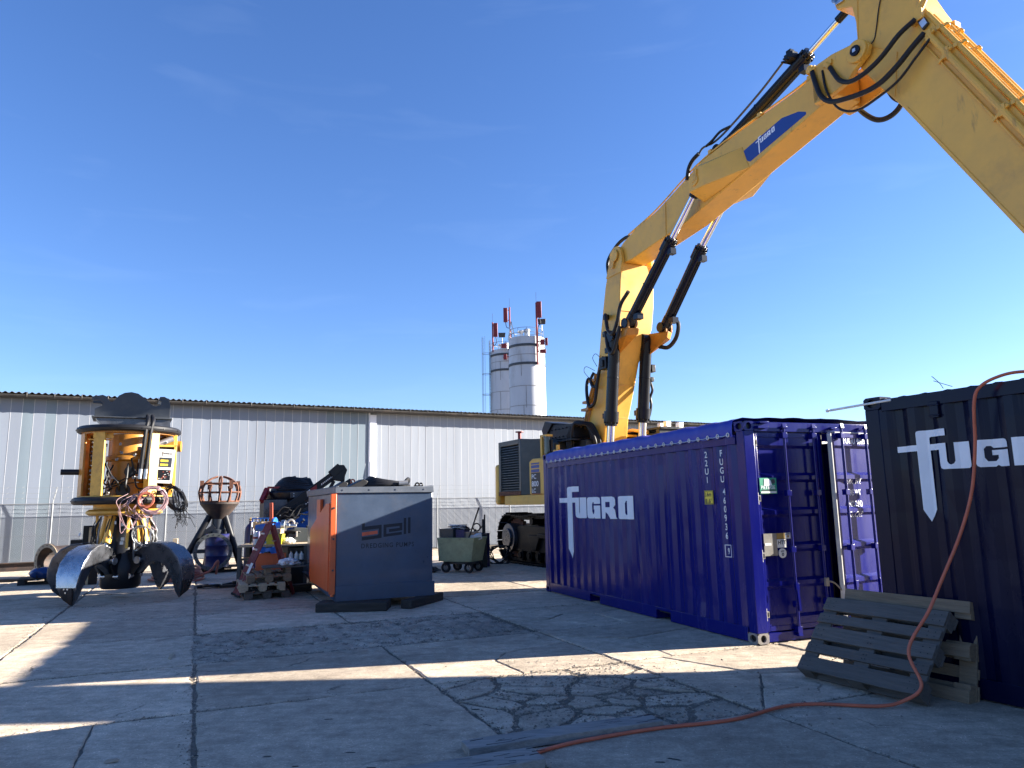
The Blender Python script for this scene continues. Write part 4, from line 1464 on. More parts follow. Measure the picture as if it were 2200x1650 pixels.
decal('stripe', flat_mesh([rect(-1.62, 1.895, -1.12, 1.905)]), sl, M['orange'], pn)
# stack, pre-cleaner, walkway gear
MB().cyl((-3.25, -1.6, 3.44), (-3.25, -1.6, 3.72), .05, n=12).cyl((-3.25, -1.6, 3.72), (-3.25, -1.6, 3.75), .12, n=12).build('rain_cap_pipe', M['redpaint'], ex)
pc = MB().cyl((-1.15, -1.85, 2.95), (-1.15, -1.85, 3.38), .10, n=18).cyl((-1.15, -1.85, 3.38), (-1.15, -1.85, 3.42), .12, n=18).cyl((-1.15, -1.85, 2.80), (-1.15, -1.85, 2.95), .07)
pc.build('sight_glass', M['glass'], ex)
MB().box((-1.38, -1.95, 2.80), (-1.28, -1.75, 3.46)).box((-1.38, -1.95, 3.40), (-1.02, -1.75, 3.46)).box((-.78, -1.9, 2.80), (-.60, -1.7, 3.02)).cyl((-.69, -1.8, 3.02), (-.69, -1.8, 3.15), .05).build('filler_bracket', Y_, ex, bevel=.01)
MB().bar((-1.0, -1.8, 3.32), (-1.05, -1.8, 2.95), .05, .05).tube(spline([(-1.3, -1.8, 2.85), (-1.0, -1.9, 2.98), (-.75, -1.8, 2.84)], 5), .025, 6).build('bracket_hoses', BK, ex)
# black pipe rack and hose bundle between hood and boom foot
rk = MB().hull([(-2.62, -1.2, 3.72), (-2.42, -1.2, 3.97), (-2.0, -1.2, 3.88), (-2.5, -1.2, 3.45), (-2.62, -.5, 3.72), (-2.42, -.5, 3.97), (-2.0, -.5, 3.88), (-2.5, -.5, 3.45)])
rk.prism([(-2.42, 3.40), (-2.40, 3.86), (-1.0, 3.76), (-.95, 3.38)], XZ, -1.15, -.6).box((-2.5, -1.25, 3.30), (-.9, -.5, 3.36)).box((-1.55, -1.0, 2.0), (-.6, -.4, 3.30))
for k in range(14):
    x, z = -2.3 + (k % 7) * .2, 3.46 + (k // 7) * .22
    rk.cyl((x, -1.18, z), (x, -1.14, z), .022, n=6)
rk.build('pipe_rack', BK, ex, bevel=.01)
for k in range(9):
    x0 = -1.30 + k * .035
    o_ = (k % 4) * .13
    pts = [(-.95, -1.12 + o_ * .9, 2.75 + .03 * k), (-1.25 + .02 * k, -1.16 + o_ * .9, 3.15), (-1.20 + .03 * k, -1.14 + o_, 3.55 + .02 * k), (-.95 + .02 * k, -1.05 + o_ * .8, 3.80 - .01 * k), (-.70, -.85 + o_ * .5, 3.66), (-.66 + .02 * k, -.75 + o_ * .4, 3.2), (-.85, -.7 + o_ * .3, 2.8)]
    MB().tube(spline(pts, 6), .040, 8).build('hydraulic_hose', M['rubber'], ex)
# cab and left side deck
cb = MB().prism([(-1.9, 1.89), (-1.9, 3.50), (-1.75, 3.56), (-.25, 3.50), (.05, 3.20), (.25, 2.5), (.2, 1.89)], XZ, 1.05, 2.04)
cb.build('cab', AN, ex, bevel=.04)
MB().box((-1.95, .98, 3.58), (.05, 2.10, 3.64)).box((-1.95, .98, 3.50), (-1.80, 2.1, 3.58)).box((-.15, .98, 3.44), (.0, 2.1, 3.58)).build('cab_guard', BK, ex, bevel=.01)
for x, y in ((-.55, 1.35), (-.25, 1.75), (-.1, 1.2)):
    MB().box((x, y, 3.64), (x + .14, y + .16, 3.80)).build('work_light', M['alu'], ex, bevel=.01)
MB().tube([(-2.6, 1.1, 3.62), (-1.2, .95, 3.66), (-.4, .9, 3.52)], .05, 8).box((-2.7, .75, 3.46), (-1.1, 1.05, 3.52)).box((-.95, .6, 1.9), (.9, 1.0, 2.7)).build('left_deck', Y_, ex, bevel=.01)
MB().hull([(-.2, .4, 1.9), (1.3, .4, 1.9), (-.2, .4, 2.7), (1.0, .4, 2.7), (-.2, -.66, 1.9), (1.3, -.66, 1.9), (-.2, -.66, 2.7), (1.0, -.66, 2.7)]).build('boom_bracket', Y_, ex, bevel=.02)

# lower boom, lofted through sections (z, rear x, front x, y right, y left)
secs = [(2.30, -1.30, -.20, -.49, .24), (2.75, -1.40, -.40, -.50, .24), (3.20, -1.40, -.52, -.50, .24), (3.30, -1.37, -.46, -.50, .24), (3.84, -1.23, -.36, -.50, .24), (4.75, -.88, .02, -.50, .24), (5.30, -.63, .20, -.50, .26),
        (5.75, -.49, .40, -.52, .38), (6.2, -.38, .50, -.53, .52), (6.83, -.22, .55, -.53, .58), (7.40, -.07, .62, -.53, .56), (7.62, -.0, .66, -.52, .50), (7.86, .10, .70, -.44, .42)]
L = [[(a, y0, z), (b, y0, z), (b, y1, z), (a, y1, z)] for z, a, b, y0, y1 in secs]
lb = MB().loft(L).build('lower_boom', Y_, ex, bevel=.02, smooth=25)
for ya, yb in ((-.54, -.44), (.42, .52)):
    lug = [(-.02, 7.60), (.66, 7.60), (.74, 7.90), (.72, 8.10)] + [(.46 + .26 * math.cos(a), 8.10 + .26 * math.sin(a)) for a in [math.pi * k / 8 for k in range(1, 8)]] + [(.16, 8.0)]
    MB().prism(lug, XZ, ya, yb).build('pivot_lug', Y_, lb, bevel=.012)
kp = MB().cyl((.46, -.60, 8.10), (.46, .58, 8.10), .10, n=20).cyl((.46, -.61, 8.10), (.46, -.57, 8.10), .17, n=24).hull([(.40, -.60, 8.08), (.52, -.60, 8.12), (.30, -.60, 7.80), (.40, -.60, 7.78), (.40, -.55, 8.08), (.52, -.55, 8.12), (.30, -.55, 7.80), (.40, -.55, 7.78)])
kp.build('knee_pin', Y_, lb, bevel=.01)
# wing brackets for the knee cylinders
for s, yi, yo in ((-1, -.50, -.78), (1, .40, .62)):
    w = MB().hull([(.40, yi, 5.45), (.50, yi, 6.05), (1.10, yo, 5.78), (1.20, yo, 5.95), (1.25, yi, 5.80), (1.30, yi, 5.95), (.75, yo, 5.75), (.8, yo, 5.95)])
    w.box((.92, min(yi, yo), 5.95), (1.22, min(yi, yo) + .05, 6.22)).box((.92, max(yi, yo) - .05, 5.95), (1.22, max(yi, yo), 6.22))
    w.build('wing_bracket', M['amber'], lb, bevel=.012)
wl_ = MB()
for z, a, b in ((3.86, -.36, 0), (4.70, .0, 0), (6.6, .53, 0)):
    wl_.bar((b + a + .004, -.49, z), (b + a + .004, .22, z + .02), .012, .03, upv=(1, 0, 0))
wl_.build('weld_seam', Y_, lb, smooth=0)

def hyd(name, base, gland, rod_end, rb, rr_, parent, rodfree=.0):
    t = bpy.data.objects.new(name, None)
    col.objects.link(t)
    t.parent = parent
    b, g_, e = V(base), V(gland), V(rod_end)
    d = (g_ - b).normalized()
    m = MB().cyl(b + d * .12, g_ - d * .34, rb, n=24).cyl(b + d * .02, b + d * .30, rb * 1.08, n=24).cyl(g_ - d * .38, g_ - d * .10, rb * 1.24, n=24).cyl(g_ - d * .10, g_, rb * 1.02, n=24)
    s_ = d.cross(V((0, 1, 0))).normalized()
    m.cyl(b + V((0, -.17, 0)), b + V((0, .17, 0)), rb * 1.0, n=20)
    m.ring(b + d * (g_ - b).length * .46, d, rb + .002, .012, 24, 6)
    m.build('barrel', CB, t, bevel=.008)
    bl = MB()
    for k in range(10):
        a = 2 * math.pi * k / 10
        w = d.cross(s_)
        q = g_ - d * .10 + (s_ * math.cos(a) + w * math.sin(a)) * rb * 1.13
        bl.cyl(q, q + d * .04, .02, n=6)
    bl.build('gland_bolts', CB, t)
    MB().cyl(g_, e - d * .10, rr_, n=20).build('rod', M['chrome'], t)
    m = MB().cyl(e - d * .30, e - d * .05, rr_ * 1.35, n=20).cyl(e + V((0, -.14, 0)), e + V((0, .14, 0)), rr_ * 1.7, n=20)
    m.build('rod_eye', CB, t, bevel=.006)
    pp = MB().box((-.09, -.09, -.07), (.09, .09, .07), mtx=Matrix.Translation(b + d * .35 + s_ * -(rb + .06)))
    pp.tube([b + d * .4 + s_ * -(rb + .05), g_ - d * .3 + s_ * -(rb + .05)], .022, 6).box((-.07, -.08, -.07), (.07, .08, .07), mtx=Matrix.Translation(g_ - d * .25 + s_ * -(rb + .07)))
    pp.build('feed_pipe', CB, t)
    return t
YR, YL = -.64, .38
hyd('lift_cylinder', (.42, YR, 5.90), (.08, YR, 3.60), (-.10, YR, 2.30), .155, .105, ex)
hyd('lift_cylinder', (.42, YL, 5.90), (.08, YL, 3.72), (-.10, YL, 2.30), .155, .105, ex)
hyd('knee_cylinder', (1.08, YR, 6.10), (2.92, YR, 7.74), (3.93, YR, 8.64), .132, .075, ex)
hyd('knee_cylinder', (1.08, YL + .10, 6.10), (2.80, YL, 7.74), (3.93, YL - .05, 8.70), .132, .075, ex)

# upper boom
ub = [(.46, 8.28), (.71, 8.42), (1.28, 8.61), (2.15, 8.74), (2.87, 8.97), (3.49, 9.16), (3.82, 9.30), (4.95, 9.42), (6.47, 9.52), (7.20, 9.62), (7.50, 9.58),
      (7.48, 8.96), (7.21, 8.93), (3.21, 8.07), (2.04, 7.95), (1.05, 7.85), (.60, 7.86), (.34, 7.98), (.30, 8.14)]
u_ = MB().prism(ub, XZ, -.43, .20).build('upper_boom', Y_, ex, bevel=.018)
fork = [(7.10, 9.64), (7.57, 9.66), (8.0, 9.60), (8.17, 9.575), (8.28, 9.50), (8.325, 9.40), (8.27, 9.26), (7.95, 9.08), (7.84, 8.97), (7.47, 8.91), (7.10, 8.92)]
for a, b in ((-.60, -.50), (.28, .38)):
    MB().prism(fork, XZ, a, b).build('fork_plate', Y_, u_, bevel=.012)
    MB().prism([(7.10, 9.62), (7.40, 9.60), (7.40, 8.93), (7.10, 8.93)], XZ, min(a, b) if a < 0 else .19, max(a, b) if a > 0 else -.42).build('fork_root', Y_, u_, bevel=.01)
# boss ring and pin on the stick pivot
MB().cyl((8.10, -.66, 9.39), (8.10, -.58, 9.39), .20, n=28).build('pivot_boss', Y_, u_, bevel=.012)
p_ = MB().cyl((8.10, -.70, 9.39), (8.10, .48, 9.39), .095, n=20).build('pivot_pin', CB, u_, bevel=.01)
MB().box((8.07, -.712, 9.36), (8.13, -.70, 9.42)).build('pin_plate', M['alu'], p_)
for s, yi, yo in ((-1, -.43, -.83), (1, .20, .60)):
    pts = [(x, yo, z) for x, z in ((3.80, 8.48), (3.80, 8.78), (4.05, 8.98), (4.28, 8.92), (4.44, 8.60), (4.30, 8.44))]
    pts += [(x, yi, z) for x, z in ((3.82, 8.30), (3.82, 8.95), (4.15, 9.12), (5.10, 9.05), (5.26, 8.52), (4.40, 8.36))]
    b_ = MB().hull(pts).build('cylinder_boss', Y_, u_, bevel=.015)
    MB().cyl((4.0, yo - .03 * -s if s > 0 else yo - .03, 8.68), (4.0, yo, 8.68), .13, n=20).hull([(3.95, yo + s * .04, 8.62), (4.08, yo + s * .04, 8.66), (4.02, yo + s * .04, 8.92), (4.12, yo + s * .04, 8.90), (3.95, yo, 8.62), (4.08, yo, 8.66), (4.02, yo, 8.92), (4.12, yo, 8.90)]).build('boss_pin', Y_, b_, bevel=.008)
# seams, edge strips and pipes on the upper boom
m = MB()
m.tube(spline([(.9, -.40, 8.56), (2.1, -.40, 8.80), (3.6, -.40, 9.28), (5.0, -.40, 9.48), (6.5, -.40, 9.57), (7.2, -.40, 9.68)], 5), .022, 6)
m.tube(spline([(.9, -.30, 8.58), (2.1, -.30, 8.82), (3.6, -.30, 9.30), (5.0, -.30, 9.50), (6.5, -.30, 9.59), (7.3, -.30, 9.72)], 5), .022, 6)
m.build('steel_pipe', Y_, u_)
m = MB()
for x, z in ((4.1, 9.38), (5.6, 9.50), (6.9, 9.60)):
    m.box((x - .05, -.43, z - .02), (x + .05, -.24, z + .07))
m.prism([(5.45, 9.44), (5.55, 9.56), (5.65, 9.56), (5.75, 9.46)], XZ, -.36, -.32).prism([(2.55, 8.84), (2.62, 8.94), (2.70, 8.95), (2.80, 8.92)], XZ, -.36, -.32)
m.prism([(3.8, 9.25), (3.92, 9.55), (4.18, 9.56), (4.45, 9.34)], XZ, -.22, -.17).prism([(3.8, 9.25), (3.92, 9.55), (4.18, 9.56), (4.45, 9.34)], XZ, .02, .07)
m.build('pipe_clamp', Y_, u_, bevel=.006)
MB().bar((2.45, -.436, 8.0), (2.50, -.436, 8.84), .008, .02, upv=(0, 1, 0)).build('weld_seam', Y_, u_, smooth=0)
# blue name plate with the logo
dec = [(5.06, 8.93), (5.07, 8.77), (5.28, 8.63), (6.77, 8.93), (6.77, 8.98), (6.60, 9.075), (6.19, 9.15), (5.55, 9.03)]
dp_ = decal('name_plate', flat_mesh([[dec]]), lambda u, v: (u, -.4335, v), M['decalblue'], u_)
LG = MB()
def tilt(u, v):
    a = math.atan2(9.045 - 8.86, 6.06 - 5.50)
    x, z = u * .072, v * .105
    return (5.47 + x * math.cos(.19) , -.4355, 8.865 + z + x * .215)
decal('logo', flat_mesh(LOGO), tilt, M['white'], dp_)
# arm cylinder on top of the boom
hyd('arm_cylinder', (4.12, -.10, 9.48), (6.72, -.10, 10.36), (7.68, -.10, 10.70), .125, .058, ex)
m = MB().box((6.30, -.36, 10.30), (6.52, -.20, 10.46)).box((6.34, -.34, 10.44), (6.46, -.22, 10.54))
for k in range(5): m.cyl((6.30 + k * .05, -.44, 10.3 + .04 * (k % 2)), (6.30 + k * .05, -.16, 10.34), .02, n=6)
m.build('valve_block', BK, ex, bevel=.008)
m = MB().tube(spline([(6.28, -.34, 10.36), (5.6, -.34, 10.05), (4.7, -.35, 9.72), (4.2, -.36, 9.60), (3.85, -.38, 9.62), (3.7, -.40, 9.50)], 6), .024, 7)
m.build('steel_pipe', M['dgrey'], ex)
MB().tube(spline([(3.75, -.42, 9.52), (3.55, -.44, 9.44), (3.40, -.44, 9.30), (3.32, -.44, 9.05)], 7), .045, 8).tube(spline([(4.72, -.36, 9.72), (4.45, -.40, 9.72), (4.2, -.42, 9.62), (4.0, -.42, 9.58)], 6), .03, 7).build('hydraulic_hose', M['rubber'], ex)

# stick (arm), coming down towards the camera
st = [(7.74, 11.05), (7.60, 10.80), (7.66, 10.55), (7.97, 10.40), (8.02, 10.05), (8.01, 9.61), (8.02, 9.15), (8.29, 8.69), (8.50, 8.38), (8.74, 7.99), (10.25, 5.29), (12.37, 1.5), (12.55, 1.20), (12.95, 1.15), (13.20, 1.50),
      (10.47, 6.98), (9.42, 9.02), (9.36, 9.28), (9.20, 9.66), (9.0, 10.2), (8.75, 10.9), (8.3, 11.25)]
sk_ = MB().prism(st, XZ, -.46, .24).build('stick', Y_, ex, bevel=.018)
m = MB()
for a, b, c in (((8.12, -.463, 10.6), (8.02, -.463, 9.6), .02), ((8.02, -.463, 9.62), (8.55, -.463, 9.2), .02), ((8.72, -.463, 9.05), (8.60, -.463, 8.3), .02)):
    m.bar(a, b, .006, c, upv=(0, 1, 0))
m.build('weld_seam', Y_, sk_, smooth=0)
m = MB().bar((8.77, -.465, 8.0), (10.28, -.465, 5.30), .05, .02, upv=(0, 1, 0)).bar((10.28, -.465, 5.30), (12.38, -.465, 1.54), .05, .02, upv=(0, 1, 0))
m.build('edge_flange', Y_, sk_, bevel=.004)
# pipework down the stick
dS = V((10.47 - 9.40, 0, 6.98 - 9.06)).normalized()
nS = V((dS.z, 0, -dS.x))
if nS.x > 0: nS = -nS
def sp(s, o, y): 
    p = V((9.40, y, 9.06)) + dS * s - nS * 0 + nS * o
    return p
for (o, y, r_, s0, s1) in ((.12, -.52, .050, .02, 7.4), (-.05, -.44, .042, -.35, 7.4), (-.06, -.30, .030, -.35, 7.4), (-.06, -.05, .042, -.2, 7.4), (-.06, .10, .042, -.2, 7.4)):
    a = [sp(s0, o, y), sp(s0 + .5, o, y), sp(2.2, o, y), sp(4.0, o, y), sp(s1, o, y)]
    MB().tube(a, r_, 10).build('steel_pipe', Y_, sk_)
m = MB().tube([sp(.05, .26, -.485), sp(7.4, .26, -.485)], .018, 6)
for s_ in (.05, .55, 2.05, 3.6, 5.2):
    m.box((-.05, -.05, -.09), (.05, .05, .09), mtx=Matrix.Translation(sp(s_, .12, -.51)))
    m.bar(sp(s_, .30, -.49), sp(s_, .02, -.53), .04, .05)
    m.bar(sp(s_, -.03, -.50), sp(s_, -.03, .18), .06, .07)
    m.cyl(sp(s_ - .03, -.10, -.36), sp(s_ + .03, -.10, -.36), .05, n=8).cyl(sp(s_ - .03, -.10, .0), sp(s_ + .03, -.10, .0), .05, n=8)
m.build('pipe_clamp', Y_, sk_, bevel=.006)
m = MB().box((-.09, -.06, -.11), (.09, .06, .11), mtx=Matrix.Translation((9.17, -.50, 9.42))).tube([(9.05, -.5, 9.30), (9.30, -.5, 9.62)], .05, 8)
m.box((9.34, .0, 9.22), (9.44, .16, 9.32))
m.build('manifold', Y_, sk_, bevel=.008)
MB().hull([(9.10, -.475, 9.45), (9.20, -.475, 9.50), (9.22, -.475, 9.12), (9.32, -.475, 9.18), (9.10, -.52, 9.45), (9.20, -.52, 9.50), (9.22, -.52, 9.12), (9.32, -.52, 9.18)]).build('junction_box', M['dgrey'], sk_, bevel=.006)
MB().hull([(9.18, -.525, 9.27), (9.27, -.525, 9.31), (9.22, -.525, 9.15), (9.31, -.525, 9.19), (9.18, -.53, 9.27), (9.27, -.53, 9.31), (9.22, -.53, 9.15), (9.31, -.53, 9.19)]).build('lamp_lens', M['alu'], sk_)
p_ = MB().cyl((7.70, -.50, 10.76), (7.70, .28, 10.76), .10, n=18).hull([(7.62, -.50, 10.9), (7.76, -.50, 10.92), (7.68, -.50, 10.62), (7.84, -.50, 10.6), (7.62, -.47, 10.9), (7.76, -.47, 10.92), (7.68, -.47, 10.62), (7.84, -.47, 10.6)])
p_.build('cylinder_pin', M['steel'], sk_, bevel=.006)
# hoses looping from boom to stick
def hz(name, pts, r_, y=None):
    MB().tube(spline(pts, 7), r_, 9).build(name, M['rubber'], ex)
hz('hydraulic_hose', [(7.52, -.62, 9.44), (7.67, -.66, 9.14), (7.76, -.68, 9.01), (7.91, -.70, 8.89), (8.09, -.72, 8.84), (8.33, -.72, 8.86), (8.60, -.70, 8.97), (8.91, -.66, 9.19), (9.14, -.55, 9.35)], .042)
hz('hydraulic_hose', [(7.12, -.60, 9.60), (7.23, -.66, 9.24), (7.34, -.68, 8.93), (7.55, -.70, 8.71), (7.84, -.72, 8.60), (8.21, -.72, 8.52), (8.51, -.70, 8.53), (8.82, -.68, 8.66), (9.06, -.62, 8.86), (9.26, -.55, 9.03)], .046)
hz('hydraulic_hose', [(7.35, -.60, 9.46), (7.42, -.64, 9.04), (7.58, -.66, 8.65), (7.79, -.68, 8.41), (8.06, -.68, 8.29), (8.37, -.66, 8.32), (8.79, -.64, 8.43), (9.10, -.60, 8.67), (9.34, -.55, 8.88)], .022)
hz('hydraulic_hose', [(7.18, .42, 9.20), (7.32, .45, 8.90), (7.56, .48, 8.63), (7.81, .48, 8.55), (8.07, .45, 8.62), (8.35, .30, 8.80)], .05)
hz('hydraulic_hose', [(7.9, .42, 9.0), (7.95, .48, 8.85), (8.1, .48, 8.72), (8.35, .44, 8.74)], .035)
hz('hydraulic_hose', [(8.68, -.47, 10.9), (8.66, -.475, 10.5), (8.5, -.475, 10.05), (8.42, -.475, 9.75), (8.33, -.475, 9.5), (8.2, -.60, 9.38)], .010)
MB().cyl((7.46, -.62, 9.52), (7.53, -.62, 9.42), .055, n=10).cyl((7.08, -.60, 9.68), (7.13, -.60, 9.56), .06, n=10).box((7.0, -.62, 9.58), (7.2, -.42, 9.66)).box((7.4, -.64, 9.48), (7.58, -.44, 9.56)).build('hose_fitting', Y_, ex)
# hoses round the knee and along the lower boom
hz('hydraulic_hose', [(.05, -.48, 7.6), (-.02, -.45, 8.1), (.2, -.3, 8.5), (.55, -.25, 8.62), (.8, -.22, 8.58)], .045)
hz('hydraulic_hose', [(.0, -.62, 6.55), (.22, -.76, 6.50), (.35, -.80, 6.1), (.62, -.84, 5.92), (.85, -.84, 6.2), (1.0, -.82, 6.6), (1.35, -.82, 6.85)], .050)
hz('hydraulic_hose', [(-.08, -.62, 6.10), (.20, -.76, 6.02), (.36, -.82, 5.6), (.60, -.86, 5.42), (.82, -.86, 5.72), (.95, -.84, 6.05)], .050)
hz('hydraulic_hose', [(1.2, .56, 6.35), (1.45, .62, 6.15), (1.35, .62, 5.8), (1.05, .60, 5.6), (.8, .5, 5.65)], .055)
hz('hydraulic_hose', [(-.75, -.58, 4.9), (-.95, -.62, 5.0), (-1.02, -.64, 4.7), (-.9, -.66, 4.25), (-.62, -.66, 4.3), (-.50, -.64, 4.75), (-.45, -.6, 5.1)], .045)
hz('hydraulic_hose', [(-.72, -.58, 5.15), (-.80, -.62, 5.0), (-.75, -.64, 4.8), (-.55, -.64, 4.75), (-.40, -.62, 5.1), (-.2, -.60, 5.5)], .040)
hz('hydraulic_hose', [(.22, .58, 4.85), (.26, .62, 4.6), (.18, .60, 4.4), (.20, .6, 4.2), (.12, .58, 3.9), (.05, .5, 3.75)], .035)
m = MB()
for k, (o, y) in enumerate(((.0, -.56), (-.07, -.58), (-.14, -.55), (-.22, -.5))):
    m.tube(spline([(-.55 + o, y, 5.1), (-.95 + o, y, 4.4), (-1.12 + o, y, 4.0), (-1.36 + o, y, 3.55), (-1.5 + o * .6, y, 3.3)], 6), .028, 7)
for z, x in ((4.35, -1.0), (4.15, -1.08), (4.9, -.7)): m.box((x - .28, -.63, z), (x + .08, -.50, z + .07))
m.tube([(-.45, -.5, 5.6), (-1.25, -.45, 3.9)], .02, 6).tube([(-.35, -.45, 6.3), (-.75, -.45, 4.9)], .02, 6)
m.build('steel_pipe', M['amber'], lb)
m = MB().box((-.12, -.80, 5.10), (.20, -.62, 5.42)).box((.0, -.84, 5.16), (.1, -.80, 5.34)).box((.18, .52, 5.05), (.42, .64, 5.25)).box((.14, .52, 4.80), (.36, .62, 4.92))
m.box((-.12, -.66, 6.0), (.02, -.54, 6.14)).box((-.06, -.66, 6.46), (.06, -.54, 6.6))
m.build('hose_valve', BK, ex, bevel=.008)
m = MB().tube(spline([(-.95, -.55, 5.0), (-1.2, -.58, 5.25), (-1.1, -.58, 5.38), (-.7, -.56, 5.2)], 6), .008, 5).tube(spline([(-.6, -.55, 5.3), (-.75, -.58, 5.55), (-.6, -.58, 5.65), (-.4, -.56, 5.5)], 6), .008, 5)
m.build('cable', M['rubber'], ex)

# ------------------------------------------------------------------ dredging pump housing
bl = thing('pump_housing', 'slate blue steel dredging pump housing with orange side guard, standing on dark timbers', 'pump housing', (-2.947, 12.241, .14), .409)
BW, BD, BH = 1.654, 3.30, 1.847
MB().box((.0, .0, .22), (BW, BD, BH - .105)).build('housing_body', M['bell'], bl, bevel=.012)
m = MB().hull([(.0, -.03, .24), (BW + .03, -.03, .24), (BW + .03, -.03, .0), (.0, -.03, .0), (-.10, .20, .24), (-.10, BD, .24), (.10, BD, 0), (BW + .03, BD, 0), (BW + .03, BD, .24), (.06, .10, 0)])
m.build('base_skirt', M['bell'], bl, bevel=.01)
m = MB().box((-.03, -.025, BH - .105), (BW + .02, BD + .02, BH - .002)).box((-.03, -.025, BH - .002), (.03, BD + .02, BH + .012)).box((BW - .04, -.025, BH - .002), (BW + .02, BD + .02, BH + .010))
m.build('lid', M['belltop'], bl, bevel=.008)
g_ = MB().prism([(.02, 1.58), (.02, .16), (1.95, .16), (2.10, .26), (2.10, 1.12), (.35, 1.58)], lambda a, b, t: (t, a, b), -.12, -.02)
g_.build('side_guard', M['orange'], bl, bevel=.008)
MB().box((-.10, -.045, .12), (-.005, .02, BH - .115)).cyl((-.05, -.02, .08), (-.05, -.02, .13), .03).build('guard_post', M['orange'], bl, bevel=.008)
MB().box((-.06, 1.35, .9), (-.005, 1.75, 1.66)).build('rear_post', M['orange'], bl, bevel=.006)
m = MB()
for z in (.5, 1.0, 1.5): m.cyl((-.05, -.055, z), (-.05, -.04, z), .018, n=8)
m.build('guard_bolts', M['dgrey'], bl)
FB = lambda u, v: (u, -.0025, v)
K = .001705
def zb(x, y):       # logo space -> front face
    return ((x - 385) * K, BH - .02 - (y - 345) * K * 1.045 + (x - 385) * K * .06)
def bz(pts): return [zb(*p) for p in pts]
decal('logo', flat_mesh([[bz([(635, 692), (663, 690), (663, 722), (830, 718), (830, 840), (635, 848), (635, 816), (788, 812), (802, 800), (802, 752), (635, 756)])],
    [bz([(850, 720), (1040, 717), (1040, 788), (905, 794), (905, 766), (1012, 763), (1012, 745), (878, 748), (878, 808), (1035, 802), (1035, 828), (850, 834)])],
    [bz([(1055, 674), (1080, 674), (1080, 826), (1055, 826)])], [bz([(1098, 672), (1124, 672), (1124, 822), (1098, 822)])]]), FB, M['bellink'], bl)
decal('logo_bar', flat_mesh([[bz([(636, 775), (790, 769), (790, 798), (636, 806)])]]), FB, M['logoor'], bl)
a, b = zb(628, 918)
decal('lettering', text_bm('DREDGING PUMPS', 1, .006, .86, spacing=1.22), FB, M['bellink'], bl, None, a, b, .108)
# scuffs: shallow bolt heads along the lid
m = MB()
for x in (.1, .55, 1.0, 1.5): m.cyl((x, -.032, BH - .05), (x, -.022, BH - .05), .014, n=8)
m.build('lid_bolts', M['belltop'], bl)
def beam(label, x, y, yaw, L, W, H, z=0.0):
    t = thing('timber_beam', label, 'timber', (x, y, z), yaw, 'timbers under the pump housing')
    MB().box((0, 0, 0), (L, W, H)).build('beam', M['timber'], t, bevel=.012)
    return t
beam('dark timber beam under the left front corner of the pump housing', -3.21, 12.05, .02, 1.14, .48, .138)
beam('dark timber beam under the right side of the pump housing, end towards the yard', -1.70, 12.25, 1.20, 1.15, .20, .138)
beam('short dark timber behind the orange guard of the pump housing', -4.55, 14.9, .45, .5, .3, .138)
bw = lambda x, y, z: Matrix.Translation((-2.947, 12.241, .14)) @ Matrix.Rotation(.409, 4, 'Z') @ V((x, y, z))
t = thing('hose_coil', 'flattened coil of black rubber hose lying on the lid of the pump housing', 'hose coil', bw(.92, .55, BH), .409)
m = MB()
for k in range(5):
    pts = [(.44 * math.cos(a) * (1 - .10 * k), .34 * math.sin(a) * (1 - .10 * k), .035 + .030 * k * (0.55 + .45 * math.cos(a + 1.9 + .3 * k)) + .008 * math.sin(3 * a + k)) for a in [2 * math.pi * j / 24 for j in range(25)]]
    m.tube(pts, .036, 8)
m.tube(spline([(.3, -.2, .05), (.42, -.1, .14), (.45, .1, .05), (.40, .2, .04)], 6), .036, 8)
m.build('coils', M['rubber'], t)
MB().tube([(.18, -.36, .06), (.34, -.38, .06)], .045, 10).build('fitting', M['plate'], t)
t = thing('rubber_block', 'pair of dark wedge shaped rubber blocks on the front left of the housing lid', 'rubber block', bw(.42, .45, BH), .5)
MB().prism([(-.2, 0), (.1, 0), (.16, .10), (.08, .14)], XZ, -.15, .15).prism([(-.42, 0), (-.2, 0), (-.18, .08), (-.26, .10)], XZ, -.1, .15).build('wedges', M['rubber'], t, bevel=.01)
t = thing('shackle', 'small black shackle lying near the right end of the housing lid', 'shackle', bw(1.45, .25, BH), .3)
MB().ring((0, 0, .03), (0, 1, .2), .035, .014, 16, 6).ring((.07, .02, .03), (.5, 1, .1), .03, .013, 16, 6).cyl((-.06, 0, .012), (.1, .02, .012), .012).build('links', M['rubber'], t)

# ------------------------------------------------------------------ grab
gb = thing('grab', 'yellow caged rotary grab with black bumper rings standing on four steel tines', 'grab', (-7.75, 14.7, 0), math.atan2(7.75, 14.7))
for z, r_, rr in ((3.24, .88, .065), (1.86, .87, .075)):
    b_ = MB().ring((0, 0, z), (0, 0, 1), r_, rr, 56, 10).build('bumper_ring', M['rubber'], gb)
    m = MB()
    for k in range(14):
        a = k * .449
        m.cyl((math.cos(a) * (r_ + rr - .004), math.sin(a) * (r_ + rr - .004), z), (math.cos(a) * (r_ + rr + .006), math.sin(a) * (r_ + rr + .006), z), .014, n=6)
    m.build('ring_bolts', M['black'], b_)
MB().lathe([(.60, 3.15), (.84, 3.15), (.84, 3.19), (.60, 3.19), (.60, 3.15)], n=48).build('top_plate', M['amber'], gb)
MB().lathe([(.30, 1.90), (.85, 1.90), (.85, 1.95), (.30, 1.95), (.30, 1.90)], n=48).lathe([(.40, 1.78), (.74, 1.78), (.74, 1.84), (.40, 1.84), (.40, 1.78)], n=48).build('bottom_plate', M['ylw_dirty'], gb)
